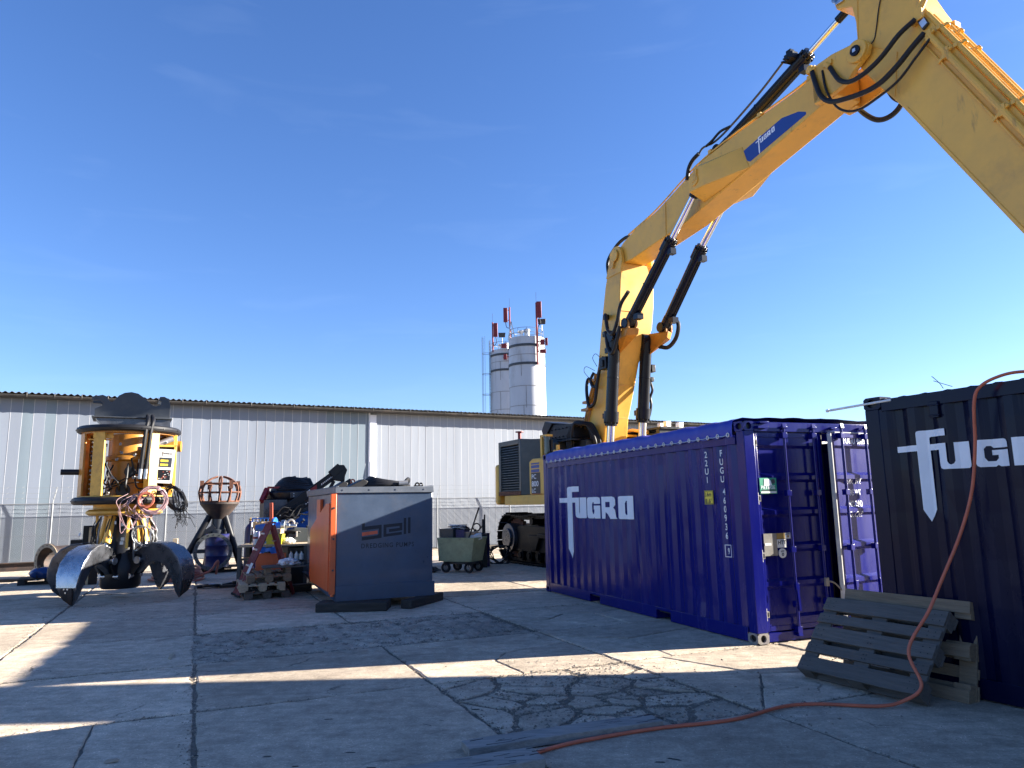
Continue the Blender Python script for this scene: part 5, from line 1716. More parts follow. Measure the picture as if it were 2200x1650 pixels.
MB().lathe([(.05, 1.70), (.62, 1.70), (.68, 1.66), (.68, 1.62), (.62, 1.58), (.05, 1.58)], n=48).cyl((0, 0, 1.66), (0, 0, 1.90), .56, n=36).build('slewing_flange', M['ylw_dirty'], gb)
MB().lathe([(.36, 3.16), (.36, 2.75), (.42, 2.72), (.42, 2.66), (.36, 2.62), (.35, 2.3), (.38, 2.05), (.38, 1.95)], n=40).build('column', M['amber'], gb)
for y, z, r_ in ((-.36, 2.42, .10), (-.40, 2.05, .13)):
    MB().cyl((.04 - .1 * (z < 2.2), y + .1, z), (.04 - .1 * (z < 2.2), y - .10, z), r_, n=24).build('motor_cap', M['black'], gb, bevel=.008)
def post(a, w, mt):
    d = V((math.cos(R(a)), math.sin(R(a)), 0))
    p = d * .80
    MB().hull([p + V((0, 0, 1.95)) + d.cross(V((0, 0, 1))) * s * w / 2 + d * o for s in (-1, 1) for o in (0, .04)] + [p + V((0, 0, 3.16)) + d.cross(V((0, 0, 1))) * s * w / 2 + d * o for s in (-1, 1) for o in (0, .04)]).build('cage_post', mt, gb, bevel=.006)
    fl = d.cross(V((0, 0, 1)))
    MB().hull([p + fl * (w / 2 - .012) + V((0, 0, z)) + d * o + fl * q for z in (1.95, 3.16) for o in (-.12, 0) for q in (0, .012)]).build('post_web', mt, gb)
for a, w, mt in ((196, .26, 'amber'), (232, .24, 'ylw_dirty'), (302, .18, 'yellow'), (350, .16, 'yellow'), (20, .22, 'amber'), (60, .24, 'amber'), (100, .26, 'amber'), (150, .26, 'amber')):  # cage shade painted: amber for shaded posts, yellow for sunlit ones
    post(a, w, M[mt])
MB().box((-.70, -.50, 3.02), (-.30, -.42, 3.04)).box((-.62, -.62, 3.05), (-.28, -.56, 3.15)).build('shelf', M['yellow'], gb)
MB().lathe([(.80, 1.95), (.80, 3.15), (.78, 3.15), (.78, 1.95)], n=20, a0=R(-8), a1=R(75)).build('cage_shell', M['amber'], gb)
# instrument box with the white panel
m = MB().box((.40, -.50, 2.10), (.83, -.47, 2.13)).box((.40, -.50, 2.88), (.83, -.47, 2.93)).box((.40, -.12, 2.10), (.83, -.10, 2.93)).box((.40, -.50, 2.10), (.43, -.1, 2.93)).box((.43, -.50, 2.09), (.83, -.1, 2.115)).box((.43, -.5, 2.90), (.83, -.1, 2.925))
m.box((.805, -.495, 2.12), (.835, .05, 2.90))
m.build('instrument_box', M['rustdk'], gb)
MB().box((.36, -.54, 2.07), (.85, -.50, 2.105)).box((.36, -.54, 2.905), (.85, -.50, 2.945)).box((.80, -.54, 2.10), (.85, -.50, 3.14)).build('box_frame', M['yellow'], gb, bevel=.004)
rt_ = Matrix.Translation((.65, -.56, 2.52)) @ Matrix.Rotation(R(3), 4, 'Y')
pnl = MB().box((-.155, 0, -.335), (.155, .02, .335), mtx=rt_).build('panel', M['plastic'], gb, bevel=.004)
PF = lambda u, v: rt_ @ V((u, -.0015, v))
decal('logo', flat_mesh(LOGO), PF, M['bellink'], pnl, None, -.10, .235, .0275)
decal('display', flat_mesh([rect(-.115, -.02, .115, .17)]), PF, M['dgrey'], pnl)
decal('display', flat_mesh([rect(-.115, -.275, .115, -.07)]), PF, M['black'], pnl)
PF2 = lambda u, v: rt_ @ V((u, -.003, v))
for x, z in ((-.06, .10), (-.06, .02)):
    decal('yellow_label', flat_mesh([rect(x - .03, z - .012, x + .11, z + .028)]), PF2, M['hgtyel'], pnl)
r_ = random.Random(2)
for k in range(16):
    x, z = r_.uniform(-.1, .09), r_.uniform(-.26, -.1)
    decal('display_mark', flat_mesh([rect(x, z, x + .02, z + .008)]), PF2, M['plastic' if k % 3 else 'logoor'], pnl)
m = MB()
for k in range(9):
    for s in (-1, 1):
        m.cyl(rt_ @ V((s * .145, .001, -.32 + .08 * k)), rt_ @ V((s * .145, -.006, -.32 + .08 * k)), .007, n=6)
m.build('panel_bolts', M['black'], pnl)
MB().cyl((.52, -.3, 2.98), (.78, -.3, 3.10), .06, n=14).build('accumulator', M['alu'], gb)
MB().cyl((.86, -.12, 2.95), (.95, -.14, 2.95), .11, n=20).build('side_cap', M['amber'], gb)
MB().cyl((-.82, -.1, 2.42), (-1.14, -.1, 2.42), .055, n=14).build('stub_pipe', M['rubber'], gb)
for x, y in ((.36, -.78), (.27, -.80)):
    MB().tube(spline([(x + .02, y + .35, 3.52), (x + .03, y + .02, 3.40), (x, y - .06, 3.2), (x - .02, y - .07, 2.9), (x - .05, y - .06, 2.45)], 6), .038, 10).build('feed_hose', M['rubber'], gb)
    MB().cyl((x - .05, y - .06, 2.45), (x - .06, y - .06, 2.26), .036, n=10).build('hose_coupling', M['steel'], gb)
# top bracket: two shaped cheek plates on a base
ck = [(-.64, 3.50), (.70, 3.50), (.70, 3.70), (.69, 3.80), (.66, 3.90), (.58, 3.945), (.50, 3.94), (.47, 3.87), (.53, 3.84), (.52, 3.78), (.44, 3.74), (.36, 3.76), (.30, 3.82)]
ck += [(.22, 3.90), (.10, 3.985), (-.02, 4.01), (-.14, 3.99), (-.24, 3.93), (-.30, 3.84), (-.35, 3.795), (-.40, 3.81), (-.45, 3.90), (-.52, 3.93), (-.70, 3.885), (-.70, 3.82), (-.56, 3.82), (-.50, 3.78), (-.50, 3.73), (-.64, 3.65)]
for y in (-.30, .24):
    MB().prism(ck, XZ, y, y + .06).build('cheek_plate', M['dgrey'], gb, bevel=.006)
MB().box((-.68, -.42, 3.47), (.74, .42, 3.50)).build('bracket_base', M['dgrey'], gb, bevel=.006)
MB().hull([(-.62, -.36, 3.47), (.70, -.36, 3.47), (-.62, .36, 3.47), (.70, .36, 3.47), (-.45, -.36, 3.28), (.72, -.36, 3.28), (-.45, .36, 3.28), (.72, .36, 3.28)]).build('bracket_foot', M['wornsteel'], gb)
# tangle of hoses inside the cage
r_ = random.Random(5)
for k in range(14):
    a0, a1 = r_.uniform(200, 320), r_.uniform(200, 320)
    z0, z1 = r_.uniform(2.0, 2.8), r_.uniform(2.0, 2.7)
    p0 = V((math.cos(R(a0)) * .72, math.sin(R(a0)) * .62, z0))
    p1 = V((math.cos(R(a1)) * .55, math.sin(R(a1)) * .5, z1))
    mid = (p0 + p1) / 2 + V((r_.uniform(-.1, .1), -.12, -r_.uniform(.1, .3)))
    MB().tube(spline([p0, p0.lerp(mid, .5) + V((0, 0, -.05)), mid, mid.lerp(p1, .5), p1], 6), r_.choice((.012, .016, .02)), 7).build('inner_hose', M['rubber'], gb)
for k in range(7):
    a = R(205 + k * 3.0)
    m = MB()
    for z in range(12):
        m.ring((math.cos(a) * .66 - .02, math.sin(a) * .66, 2.0 + z * .09), (0, .3, 1), .03, .012, 8, 5)
    if k in (0, 6): m.build('chain', M['galv'], gb)
MB().cyl((-.44, -.52, 1.95), (-.40, -.50, 2.95), .03, n=10).cyl((-.50, -.5, 1.95), (-.47, -.48, 2.7), .02, n=8).build('guide_rod', M['dgrey'], gb)
# cable coils hanging on the front
def coil(name, c, ax, R0, n, mt, rr=.006, seed=0, sq=1.0):
    r_ = random.Random(seed)
    c, ax = V(c), V(ax).normalized()
    u = ax.orthogonal().normalized(); w = ax.cross(u)
    m = MB()
    pts = []
    for k in range(n * 18 + 1):
        a = 2 * math.pi * k / 18
        i = k // 18
        random_r = R0 * (1 + .12 * math.sin(i * 2.7) + .05 * math.sin(a * 2 + i))
        pts.append(c + (u * math.cos(a) + w * math.sin(a) * sq) * random_r + ax * .05 * math.sin(i * 1.9 + a * .5))
    m.tube(pts, rr, 5)
    return m.build(name, mt, gb, fix=False)
coil('pink_cable_coil', (.46, -.98, 1.86), (.15, 1, .1), .235, 15, M['pink'], .008, 1)
coil('pink_cable_coil', (.34, -1.04, 1.86), (.0, 1, .1), .13, 9, M['copper'], .007, 2)
coil('black_cable_coil', (.86, -.86, 1.88), (.6, 1, .1), .16, 12, M['rubber'], .008, 3, 1.6)
r_ = random.Random(8)
m = MB()
for k in range(26):
    x = .86 + r_.gauss(0, .05)
    m.tube(spline([(x, -.88, 2.05), (x + r_.gauss(.03, .03), -.92, 1.8), (x + r_.gauss(.10, .05), -.92, 1.6 + r_.uniform(-.08, .1)), (x + r_.gauss(.14, .07), -.9, 1.42 + r_.uniform(-.12, .15))], 4), .006, 4)
m.build('loose_cables', M['rubber'], gb, fix=False)
m = MB()
for k in range(10):
    x = r_.uniform(.0, .5)
    m.tube(spline([(x, -.95, 1.98), (x - r_.uniform(0, .25), -1.0, 1.85), (x - r_.uniform(.05, .3), -.98, 1.65), (x + r_.uniform(-.2, .1), -.85, 1.4 + r_.uniform(-.2, .2)), (x + r_.uniform(-.1, .15), -.8, 1.6)], 5), .006, 4)
m.build('loose_cables', M['pink'], gb, fix=False)
m = MB()
for k in range(26):
    a, z = r_.uniform(200, 340), r_.uniform(1.95, 3.0)
    p = V((math.cos(R(a)) * .74, math.sin(R(a)) * .66, z))
    m.box((-.025, -.025, -.02), (.025, .025, .02), mtx=Matrix.Translation(p)).cyl(p, p + V((r_.uniform(-.03, .03), -.06, .02)), .014, n=6)
m.build('valves', M['galv'], gb)
# lower body: hub, cylinders, hoses
MB().lathe([(.06, .16), (.32, .18), (.36, .24), (.36, .62), (.28, .80), (.22, 1.58), (.06, 1.58)], n=36).build('hub', M['black'], gb)
ANG = (-36, 54, 144, 234)
for a in ANG:
    d, s_ = V((math.cos(R(a)), math.sin(R(a)), 0)), V((-math.sin(R(a)), math.cos(R(a)), 0))
    # hinge cheeks
    for o in (-.14, .14):
        MB().hull([d * .24 + s_ * (o + q) + V((0, 0, z)) for z in (.30, .86) for q in (-.02, .02)] + [d * .50 + s_ * (o + q) + V((0, 0, z)) for z in (.62, .82) for q in (-.02, .02)]).build('hinge_cheek', M['black'], gb)
    # tine: outer spine, inner edge, half width
    O_ = [(.34, .86), (.52, .965), (.74, 1.03), (.96, 1.01), (1.16, .92), (1.32, .75), (1.40, .54), (1.42, .33), (1.37, .14), (1.27, .0)]
    I_ = [(.38, .46), (.52, .58), (.69, .68), (.86, .69), (1.0, .61), (1.09, .49), (1.15, .37), (1.19, .25), (1.215, .12), (1.255, .0)]
    Wd = [.10, .14, .18, .21, .235, .245, .235, .20, .13, .02]
    def TP(r, z, o): return d * r + s_ * o + V((0, 0, z))
    # box-section tine: wide outer plate, narrower inner edge
    m = MB()
    secs_ = [[TP(a1, b1, -w), TP(a1, b1, w), TP(a2, b2, w * .55), TP(a2, b2, -w * .55)] for (a1, b1), (a2, b2), w in zip(O_, I_, Wd)]
    tn = m.loft(secs_).build('tine', M['wornsteel'], gb, bevel=.012, smooth=28)
    # outer wear plate following the spine
    pl2 = []
    for i in range(2, 8):
        (a1, b1), (a0, b0), (c1, d1) = O_[i], O_[i - 1], O_[i + 1]
        t2 = V((c1 - a0, d1 - b0)).normalized()
        nx, nz = -t2.y, t2.x
        if nx * (a1 - .6) + nz * (b1 - .4) < 0: nx, nz = -nx, -nz
        w = Wd[i] * .97
        pl2.append([TP(a1 + nx * .004, b1 + nz * .004, -w), TP(a1 + nx * .004, b1 + nz * .004, w), TP(a1 + nx * .026, b1 + nz * .026, w), TP(a1 + nx * .026, b1 + nz * .026, -w)])
    MB().loft(pl2).build('wear_plate', M['polished'] if a == 234 else M['steeldk'], tn, bevel=.006, smooth=28)
    # replaceable tip
    tip = [(1.435, .37), (1.435, .24), (1.39, .12), (1.26, -.0)]
    tip_i = [(1.36, .37), (1.35, .24), (1.30, .12), (1.25, .0)]
    ws = [.10, .115, .09, .006]
    MB().loft([[TP(*p, -w), TP(*p, w), TP(*q, w), TP(*q, -w)] for p, q, w in zip(tip, tip_i, ws)]).build('tooth', M['rustdk'], tn, bevel=.004)
    m = MB()
    for (r_1, z_1, o) in ((1.440, .31, -.035), (1.440, .31, .035), (1.440, .25, 0)):
        m.cyl(TP(r_1 - .02, z_1, o), TP(r_1 + .008, z_1, o), .016, n=8)
    m.build('tooth_bolts', M['steel'], tn)
    # pins
    MB().cyl(TP(.46, .72, -.20), TP(.46, .72, .20), .055, n=18).ring(TP(.46, .72, -.19), s_, .06, .014, 18, 6).ring(TP(.46, .72, .19), s_, .06, .014, 18, 6).build('hinge_pin', M['steel'], tn)
    MB().cyl(TP(.30, .42, -.19), TP(.30, .42, .19), .05, n=18).build('hinge_pin', M['steel'], tn)
    # cylinder
    p0, p1 = TP(.36, 1.56, 0), TP(.50, .94, 0)
    dv = (p1 - p0).normalized()
    cy = MB().cyl(p0, p0 + dv * .50, .072, n=20).cyl(p0 + dv * .44, p0 + dv * .52, .084, n=20)
    cy.build('tine_cylinder', M['yellow'], gb)
    MB().cyl(p0 + dv * .50, p1, .04, n=14).cyl(p1 - s_ * .08, p1 + s_ * .08, .055, n=14).build('cylinder_rod', M['steel'], gb)
    d2 = V((math.cos(R(a + 45)), math.sin(R(a + 45)), 0))
    MB().bar(d2 * .42 + V((0, 0, .95)), d2 * .48 + V((0, 0, 1.58)), .09, .05).build('guard_strut', M['yellow'], gb, bevel=.006)
r_ = random.Random(21)
for k in range(16):
    a0 = r_.uniform(180, 360)
    p0 = V((math.cos(R(a0)) * .45, math.sin(R(a0)) * .42, r_.uniform(1.45, 1.58)))
    a1 = a0 + r_.uniform(-25, 25)
    p1 = V((math.cos(R(a1)) * .34, math.sin(R(a1)) * .34, r_.uniform(.62, .95)))
    mid = (p0 + p1) / 2 + V((math.cos(R(a0)), math.sin(R(a0)), 0)) * r_.uniform(.08, .2)
    MB().tube(spline([p0, mid + V((0, 0, .12)), mid, mid + V((0, 0, -.15)), p1], 5), r_.choice((.010, .014, .018)), 6).build('lower_hose', M['rubber'] if k % 4 else M['galv'], gb)
coil('grey_cable_coil', (.34, -.52, 1.18), (.2, 1, .2), .16, 4, M['galv'], .009, 4, 1.25)
m = MB()
for k in range(14):
    a = R(r_.uniform(185, 355))
    p = V((math.cos(a) * .36, math.sin(a) * .36, r_.uniform(.9, 1.5)))
    m.box((-.03, -.03, -.03), (.03, .03, .03), mtx=Matrix.Translation(p))
m.build('lower_valves', M['steel'], gb)

# ------------------------------------------------------------------ rusty cutter head on its stand
ct = thing('cutter_head', 'rusty ball shaped cage on a dark cone with splayed legs in front of the fence', 'cutter head', (-8.15, 20.4, 0), .38)
r_ = random.Random(4)
for k in range(12):
    a = 2 * math.pi * k / 12
    m = MB()
    pts = []
    for z, rr in ((1.84, .47), (2.0, .515), (2.15, .525), (2.3, .49)):
        pts.append((rr * math.cos(a + z * .25), rr * math.sin(a + z * .25), z))
    if k % 2 == 0:
        for z, rr in ((2.42, .38), (2.50, .25), (2.55, .09)):
            pts.append((rr * math.cos(a + z * .25), rr * math.sin(a + z * .25), z))
    m.tube(spline(pts, 4), .034 if k % 2 else .028, 6)
    if k % 3 == 0: m.box((-.05, -.05, 0), (.05, .05, .22), mtx=Matrix.Translation(V(pts[2]) * 1.03) @ Matrix.Rotation(a, 4, 'Z'))
    m.build('cage_rib', M['rust'], ct)
for z, rr in ((1.87, .47), (2.12, .52), (2.36, .44)):
    MB().ring((0, 0, z), (0, 0, 1), rr, .022, 28, 6).build('cage_ring', M['rust'], ct)
MB().lathe([(.0, 1.40), (.19, 1.40), (.50, 1.80), (.50, 1.85), (.46, 1.85), (.17, 1.44)], n=36).build('cone', M['rustdk'], ct)
MB().lathe([(.18, 1.45), (.18, 1.12), (.21, 1.10), (.21, .95), (.16, .92), (.16, .30), (.0, .30)], n=28).build('neck', M['dgrey'], ct)
for x, y in ((-.95, -.2), (.62, -.35), (.25, .75), (-.3, .7)):
    MB().cyl((x * .25, y * .25, 1.48), (x, y, .06), .085, n=14).box((x - .14, y - .14, 0), (x + .14, y + .14, .06)).build('leg', M['black'], ct, bevel=0)
MB().bar((-.7, -.15, .55), (.45, -.25, .55), .08, .1).bar((-.5, -.05, .9), (-.1, -.12, 1.2), .10, .14).build('brace', M['dgrey'], ct)
t = thing('pipe_flange', 'large dark grey bolted pipe flange ring standing upright under the cutter head', 'flange', (-7.85, 19.35, .10), .33, rot=(R(-8), 0, .33))
MB().lathe([(.385, -.03), (.475, -.03), (.475, .03), (.385, .03), (.385, -.03)], c=(0, 0, .475), ax=(0, 1, 0), n=44).build('ring', M['anthra'], t)
m = MB()
for k in range(20):
    a = 2 * math.pi * k / 20
    m.cyl((.43 * math.cos(a), -.036, .475 + .43 * math.sin(a)), (.43 * math.cos(a), -.029, .475 + .43 * math.sin(a)), .016, n=8)
m.build('hole_shade_discs', M['black'], t)  # black discs painted in for the dark of the bolt holes

def drum(label, x, y, z=0.0, r_=.29, h=.88, mt='drum', group='blue steel drums'):
    t = thing('drum', label, 'drum', (x, y, z), 0, group)
    prof = [(0, 0), (r_, 0), (r_ + .008, .01), (r_, .03), (r_, h * .32), (r_ + .014, h * .34), (r_, h * .36), (r_, h * .64), (r_ + .014, h * .66), (r_, h * .68), (r_, h - .03), (r_ + .008, h - .01), (r_, h), (r_ - .02, h), (r_ - .02, h - .02), (0, h - .02)]
    MB().lathe(prof, n=36).build('shell', M[mt], t, smooth=50)
    MB().cyl((r_ * .6, 0, h - .02), (r_ * .6, 0, h + .01), .035, n=10).build('bung', M['dgrey'], t)
    return t
drum('navy drum standing inside the upright flange ring', -7.98, 19.95, .145, .30, .86)
drum('navy drum standing beside the right end of the green cart', -.98, 20.3)
drum('blue drum half hidden between the green cart and the pump housing', -2.55, 19.9, 0, .29, .9, 'blue')
def ground_pallet(label, x, y, yaw, mt, z=0.0, seed=1, group=None):
    t = thing('pallet', label, 'pallet', (x, y, z), yaw, group)
    pallet_parts(t, M[mt], seed=seed)
    return t
ground_pallet('dark flat pallet under the navy drum and flange ring', -7.85, 19.95, .35, 'timber', 0, 31)
ground_pallet('dark flat pallet on the ground under the blue bundle', -11.0, 17.62, .5, 'timber', 0, 32)

# copper red hose loops on the ground behind the grab
t = thing('hose_coil', 'copper red hose lying in loose loops on the ground behind the grab', 'hose coil', (-8.1, 17.9, 0), 0)
m = MB()
for k in range(6):
    pts = [((.62 - .05 * k) * math.cos(a) + .03 * k, (.52 - .03 * k) * math.sin(a), .03 + .05 * k + .03 * math.sin(a * 2 + k)) for a in [2 * math.pi * j / 26 for j in range(27)]]
    m.tube(pts, .028, 7)
m.tube(spline([(.5, -.2, .1), (.75, .1, .2), (.85, .3, .42), (.80, .35, .1)], 6), .028, 7)
m.build('coils', M['copper'], t)

# rusty pipe elbow with flange at the far left, blue bundle, timber
t = thing('rusty_pipe', 'short rusty pipe with a pale bolted flange lying open towards the yard', 'pipe', (-11.75, 18.7, 0), R(-22))
MB().lathe([(.34, .0), (.43, .0), (.43, .05), (.36, .06), (.36, .55), (.33, .55), (.33, .0)], c=(0, 0, .46), ax=(0, 1, 0), n=40).build('pipe_body', M['rustdk'], t)
MB().lathe([(.335, -.012), (.43, -.012), (.43, .0), (.335, .0), (.335, -.012)], c=(0, 0, .46), ax=(0, 1, 0), n=40).build('flange_face', M['woodlt'], t)
m = MB()
for k in range(16):
    a = 2 * math.pi * k / 16
    m.cyl((.385 * math.cos(a), -.016, .46 + .385 * math.sin(a)), (.385 * math.cos(a), -.011, .46 + .385 * math.sin(a)), .018, n=7)
m.build('hole_shade_discs', M['black'], t)  # black discs put the shade of the holes into the colour
MB().bar((-.1, .2, .62), (.28, .1, .66), .10, .03).bar((.1, .1, .30), (.16, .08, .56), .05, .03).bar((.05, .08, .12), (.14, .05, .34), .04, .03).build('scrap', M['woodlt'], t)
MB().box((-.35, .1, 0), (-.2, .5, .09)).box((.2, .1, 0), (.35, .5, .09)).build('chock', M['timber'], t)
t = thing('tarp_bundle', 'shiny dark blue tarpaulin rolled into a bundle on a flat pallet', 'bundle', (-10.95, 17.55, .144), .35)
m = MB()
vs, fs = [], []
n, k2 = 26, 18
for i in range(n + 1):
    x = -.40 + .8 * i / n
    e = max(.05, 1 - (abs(x) / .41) ** 6)
    for k in range(k2):
        a = 2 * math.pi * k / k2
        f = 1 + .22 * mnoise.fractal(V((x * 5, math.cos(a) * 1.3, math.sin(a) * 1.3)), .8, 2, 4)
        vs.append((x, .20 * e * f * math.cos(a), .125 + .125 * e * f * math.sin(a)))
for i in range(n):
    for k in range(k2): fs.append((i * k2 + k, i * k2 + (k + 1) % k2, (i + 1) * k2 + (k + 1) % k2, (i + 1) * k2 + k))
m.add(vs, fs).build('roll', mat('glossy blue plastic', (.006, .03, .13), .22, namt=.2, bump=.1, bscale=10), t, smooth=60)
m = MB()
for x in (-.2, .18): m.ring((x, 0, .125), (1, 0, 0), .165, .012, 18, 5)
m.build('straps', M['rubber'], t)
t = thing('steel_beam', 'long dark steel beam lying along the foot of the fence at far left', 'beam', (-15.6, 21.2, 0), WA)
MB().prism([(-.12, 0), (.12, 0), (.12, .02), (.015, .02), (.015, .22), (.12, .22), (.12, .24), (-.12, .24), (-.12, .22), (-.015, .22), (-.015, .02), (-.12, .02)], lambda a, b, q: (q, a, b), -2, 4.2).build('profile', M['rustdk'], t, bevel=0)
t = thing('scrap_board', 'flat dark board with pale splinters lying beside the blue bundle', 'board', (-13.1, 18.4, .0), .25)
MB().box((-1.4, -.18, .0), (1.1, .18, .05)).build('board', M['timber'], t, bevel=.006)
MB().box((-1.3, -.35, .052), (.4, -.25, .085)).build('lath', M['woodlt'], t, bevel=.004)
t = thing('steel_locker', 'black open steel cabinet with a beige edge standing behind the grab', 'cabinet', (-9.95, 17.3, 0), .50)
MB().box((-.34, 0, 0), (.25, .5, 1.02)).box((-.10, -.05, 0), (.25, 0, 1.34)).build('body', M['black'], t, bevel=.01)
MB().box((.02, -.07, .0), (.07, -.05, 1.30)).box((.02, -.07, 1.25), (.16, -.05, 1.30)).build('edge_strip', M['tan'], t)
MB().cyl((-.18, -.075, 1.10), (-.15, -.055, 1.18), .02, n=8).build('latch', M['plastic'], t)
t = thing('wood_block', 'pale offcut of timber standing upright behind the right tine of the grab', 'timber', (-8.95, 19.6, 0), .3)
MB().box((-.06, -.05, 0), (.06, .05, .92)).build('block', M['woodlt'], t, bevel=.006)
t = thing('scrap_parts', 'small black machine parts lying flat on the sunlit concrete by the ladder', 'scrap', (-6.35, 16.1, 0), .35)
m = MB().tube(spline([(-.45, .05, .03), (-.2, .12, .05), (.05, .05, .04), (.25, .1, .06), (.4, .02, .03)], 6), .035, 8).ring((-.15, 0, .05), (0, .1, 1), .16, .03, 20, 6).box((.0, -.14, 0), (.5, -.04, .06)).cyl((.3, .05, .0), (.3, .05, .12), .05)
m.build('parts', M['rubber'], t)
MB().box((-.1, -.05, .05), (.05, .05, .10)).cyl((-.22, .02, .06), (-.1, .03, .07), .03, n=10).build('steel_ends', M['steel'], t)

# ------------------------------------------------------------------ workbench corner
BY_ = .15
wb = thing('workbench', 'cluttered wooden workbench with a shelf and an orange panel, between ladder and pump housing', 'workbench', (-5.72, 15.30, 0), BY_)
for k in range(4):
    MB().box((.0, .02 + k * .225, .872 + .002 * (k % 2)), (1.42, .238 + k * .225, .912 + .002 * (k % 2))).build('top_plank', M['woodlt'], wb, bevel=.004)
for x, y in ((.01, .04), (1.335, .04), (.01, .82), (1.335, .82)):
    MB().box((x, y, 0), (x + .075, y + .075, .872)).build('leg', M['dgrey'], wb, bevel=.004)
MB().box((.02, .1, .36), (.98, .86, .39)).box((.03, .1, .60), (.28, .85, .63)).build('shelf', M['woodbrn'], wb, bevel=.004)
MB().box((.36, .115, .10), (.97, .135, .74)).build('front_panel', M['orange'], wb, bevel=.006)
MB().box((1.0, .12, .06), (1.36, .80, .84)).build('cabinet', M['black'], wb, bevel=.006)
bwm = Matrix.Translation((-5.72, 15.30, 0)) @ Matrix.Rotation(BY_, 4, 'Z')
def on_bench(x, y, z=.915): return bwm @ V((x, y, z))
def bottle(label, p, h=.17, r_=.045, mt='plastic', group='bottles in the workbench'):
    t = thing('bottle', label, 'bottle', p, BY_, group)
    MB().lathe([(0, 0), (r_, 0), (r_, h * .6), (r_ * .4, h * .82), (r_ * .4, h * .95), (0, h * .95)], n=14).build('body', M[mt], t)
    MB().cyl((0, 0, h * .95), (0, 0, h * 1.06), r_ * .45, n=10).build('cap', M['dgrey'], t)
MB().box((1.0, -.02, .585), (1.36, .12, .60)).build('shelf', M['dgrey'], wb)
bottle('grey bottle at the left end of the little shelf on the workbench', on_bench(1.08, .05, .601))
bottle('grey bottle in the middle of the little shelf on the workbench', on_bench(1.19, .05, .601))
bottle('grey bottle at the right end of the little shelf on the workbench', on_bench(1.29, .05, .601))
t = thing('crate_bin', 'yellow plastic bin on the workbench', 'bin', on_bench(.72, .25), BY_ - .1)
m = MB()
for (a, b) in (((-.17, -.12), (.17, -.10)), ((-.17, .10), (.17, .12)), ((-.17, -.10), (-.15, .10)), ((.15, -.10), (.17, .10))):
    m.hull([(x * f, y * f, z) for z, f in ((0, .9), (.20, 1.0)) for x in (a[0], b[0]) for y in (a[1], b[1])])
m.box((-.15, -.1, 0), (.15, .1, .012)).box((-.18, -.13, .19), (.18, -.115, .21))
m.build('body', M['bin'], t)
t = thing('cardboard_box', 'open cardboard box lying tilted on top of the yellow bin', 'box', on_bench(.70, .24, 1.13), BY_ - .25)
MB().box((-.16, -.12, .0), (.16, .12, .10)).hull([(-.16, -.12, .10), (-.16, .12, .10), (-.27, -.12, .03), (-.27, .12, .03), (-.16, -.12, .105), (-.16, .12, .105), (-.27, -.12, .035), (-.27, .12, .035)]).build('carton', M['card'], t, bevel=.003)
t = thing('spray_can', 'white and red canister at the left end of the workbench', 'canister', on_bench(.33, .2), BY_)
MB().lathe([(0, 0), (.05, 0), (.05, .22), (.03, .25), (.03, .27), (0, .27)], n=16).build('body', M['plastic'], t)
MB().lathe([(.0505, .12), (.052, .12), (.052, .16), (.0505, .16)], n=16).build('red_band', M['redpaint'], t)
t = thing('white_bag', 'crumpled white plastic bag beside the canister on the workbench', 'bag', on_bench(.45, .18), BY_)
def blob(mt, sx, sy, sz, seed, parent, name, amt=.35, n=14):
    vs, fs = [], []
    for i in range(n + 1):
        th = math.pi * i / n
        for k in range(n * 2):
            a = math.pi * k / n
            d = V((math.sin(th) * math.cos(a), math.sin(th) * math.sin(a), math.cos(th)))
            f = 1 + amt * mnoise.fractal(d * 2.2 + V((seed, 0, 0)), .8, 2.1, 4)
            z = d.z * f * sz
            vs.append((d.x * f * sx, d.y * f * sy, max(z + sz * .8, 0)))
    for i in range(n):
        for k in range(n * 2):
            fs.append((i * 2 * n + k, i * 2 * n + (k + 1) % (2 * n), (i + 1) * 2 * n + (k + 1) % (2 * n), (i + 1) * 2 * n + k))
    return MB().add(vs, fs).build(name, M[mt], parent, smooth=30)
blob('bagw', .08, .07, .09, 3, t, 'bag')
t = thing('rag', 'grey rag heap beside the yellow bin on the workbench', 'rag', on_bench(.98, .28), BY_)
blob('bagw', .13, .1, .07, 9, t, 'cloth')
t = thing('blue_cloth', 'blue cloth hanging over the front of the workbench shelf', 'cloth', on_bench(.62, .0, .80), BY_)
vs, fs = [], []
for i in range(13):
    for k in range(7):
        x, z = -.25 + .5 * i / 12, -.02 - .13 * k / 6 * (1 if i > 7 else .55)
        vs.append((x, -.02 - .02 * math.sin(x * 30) - .01 * k / 6, z + .02 * math.sin(x * 8) + .07))
for i in range(12):
    for k in range(6): fs.append((i * 7 + k, (i + 1) * 7 + k, (i + 1) * 7 + k + 1, i * 7 + k + 1))
MB().add(vs, fs).build('fabric', M['blue'], t, smooth=60)
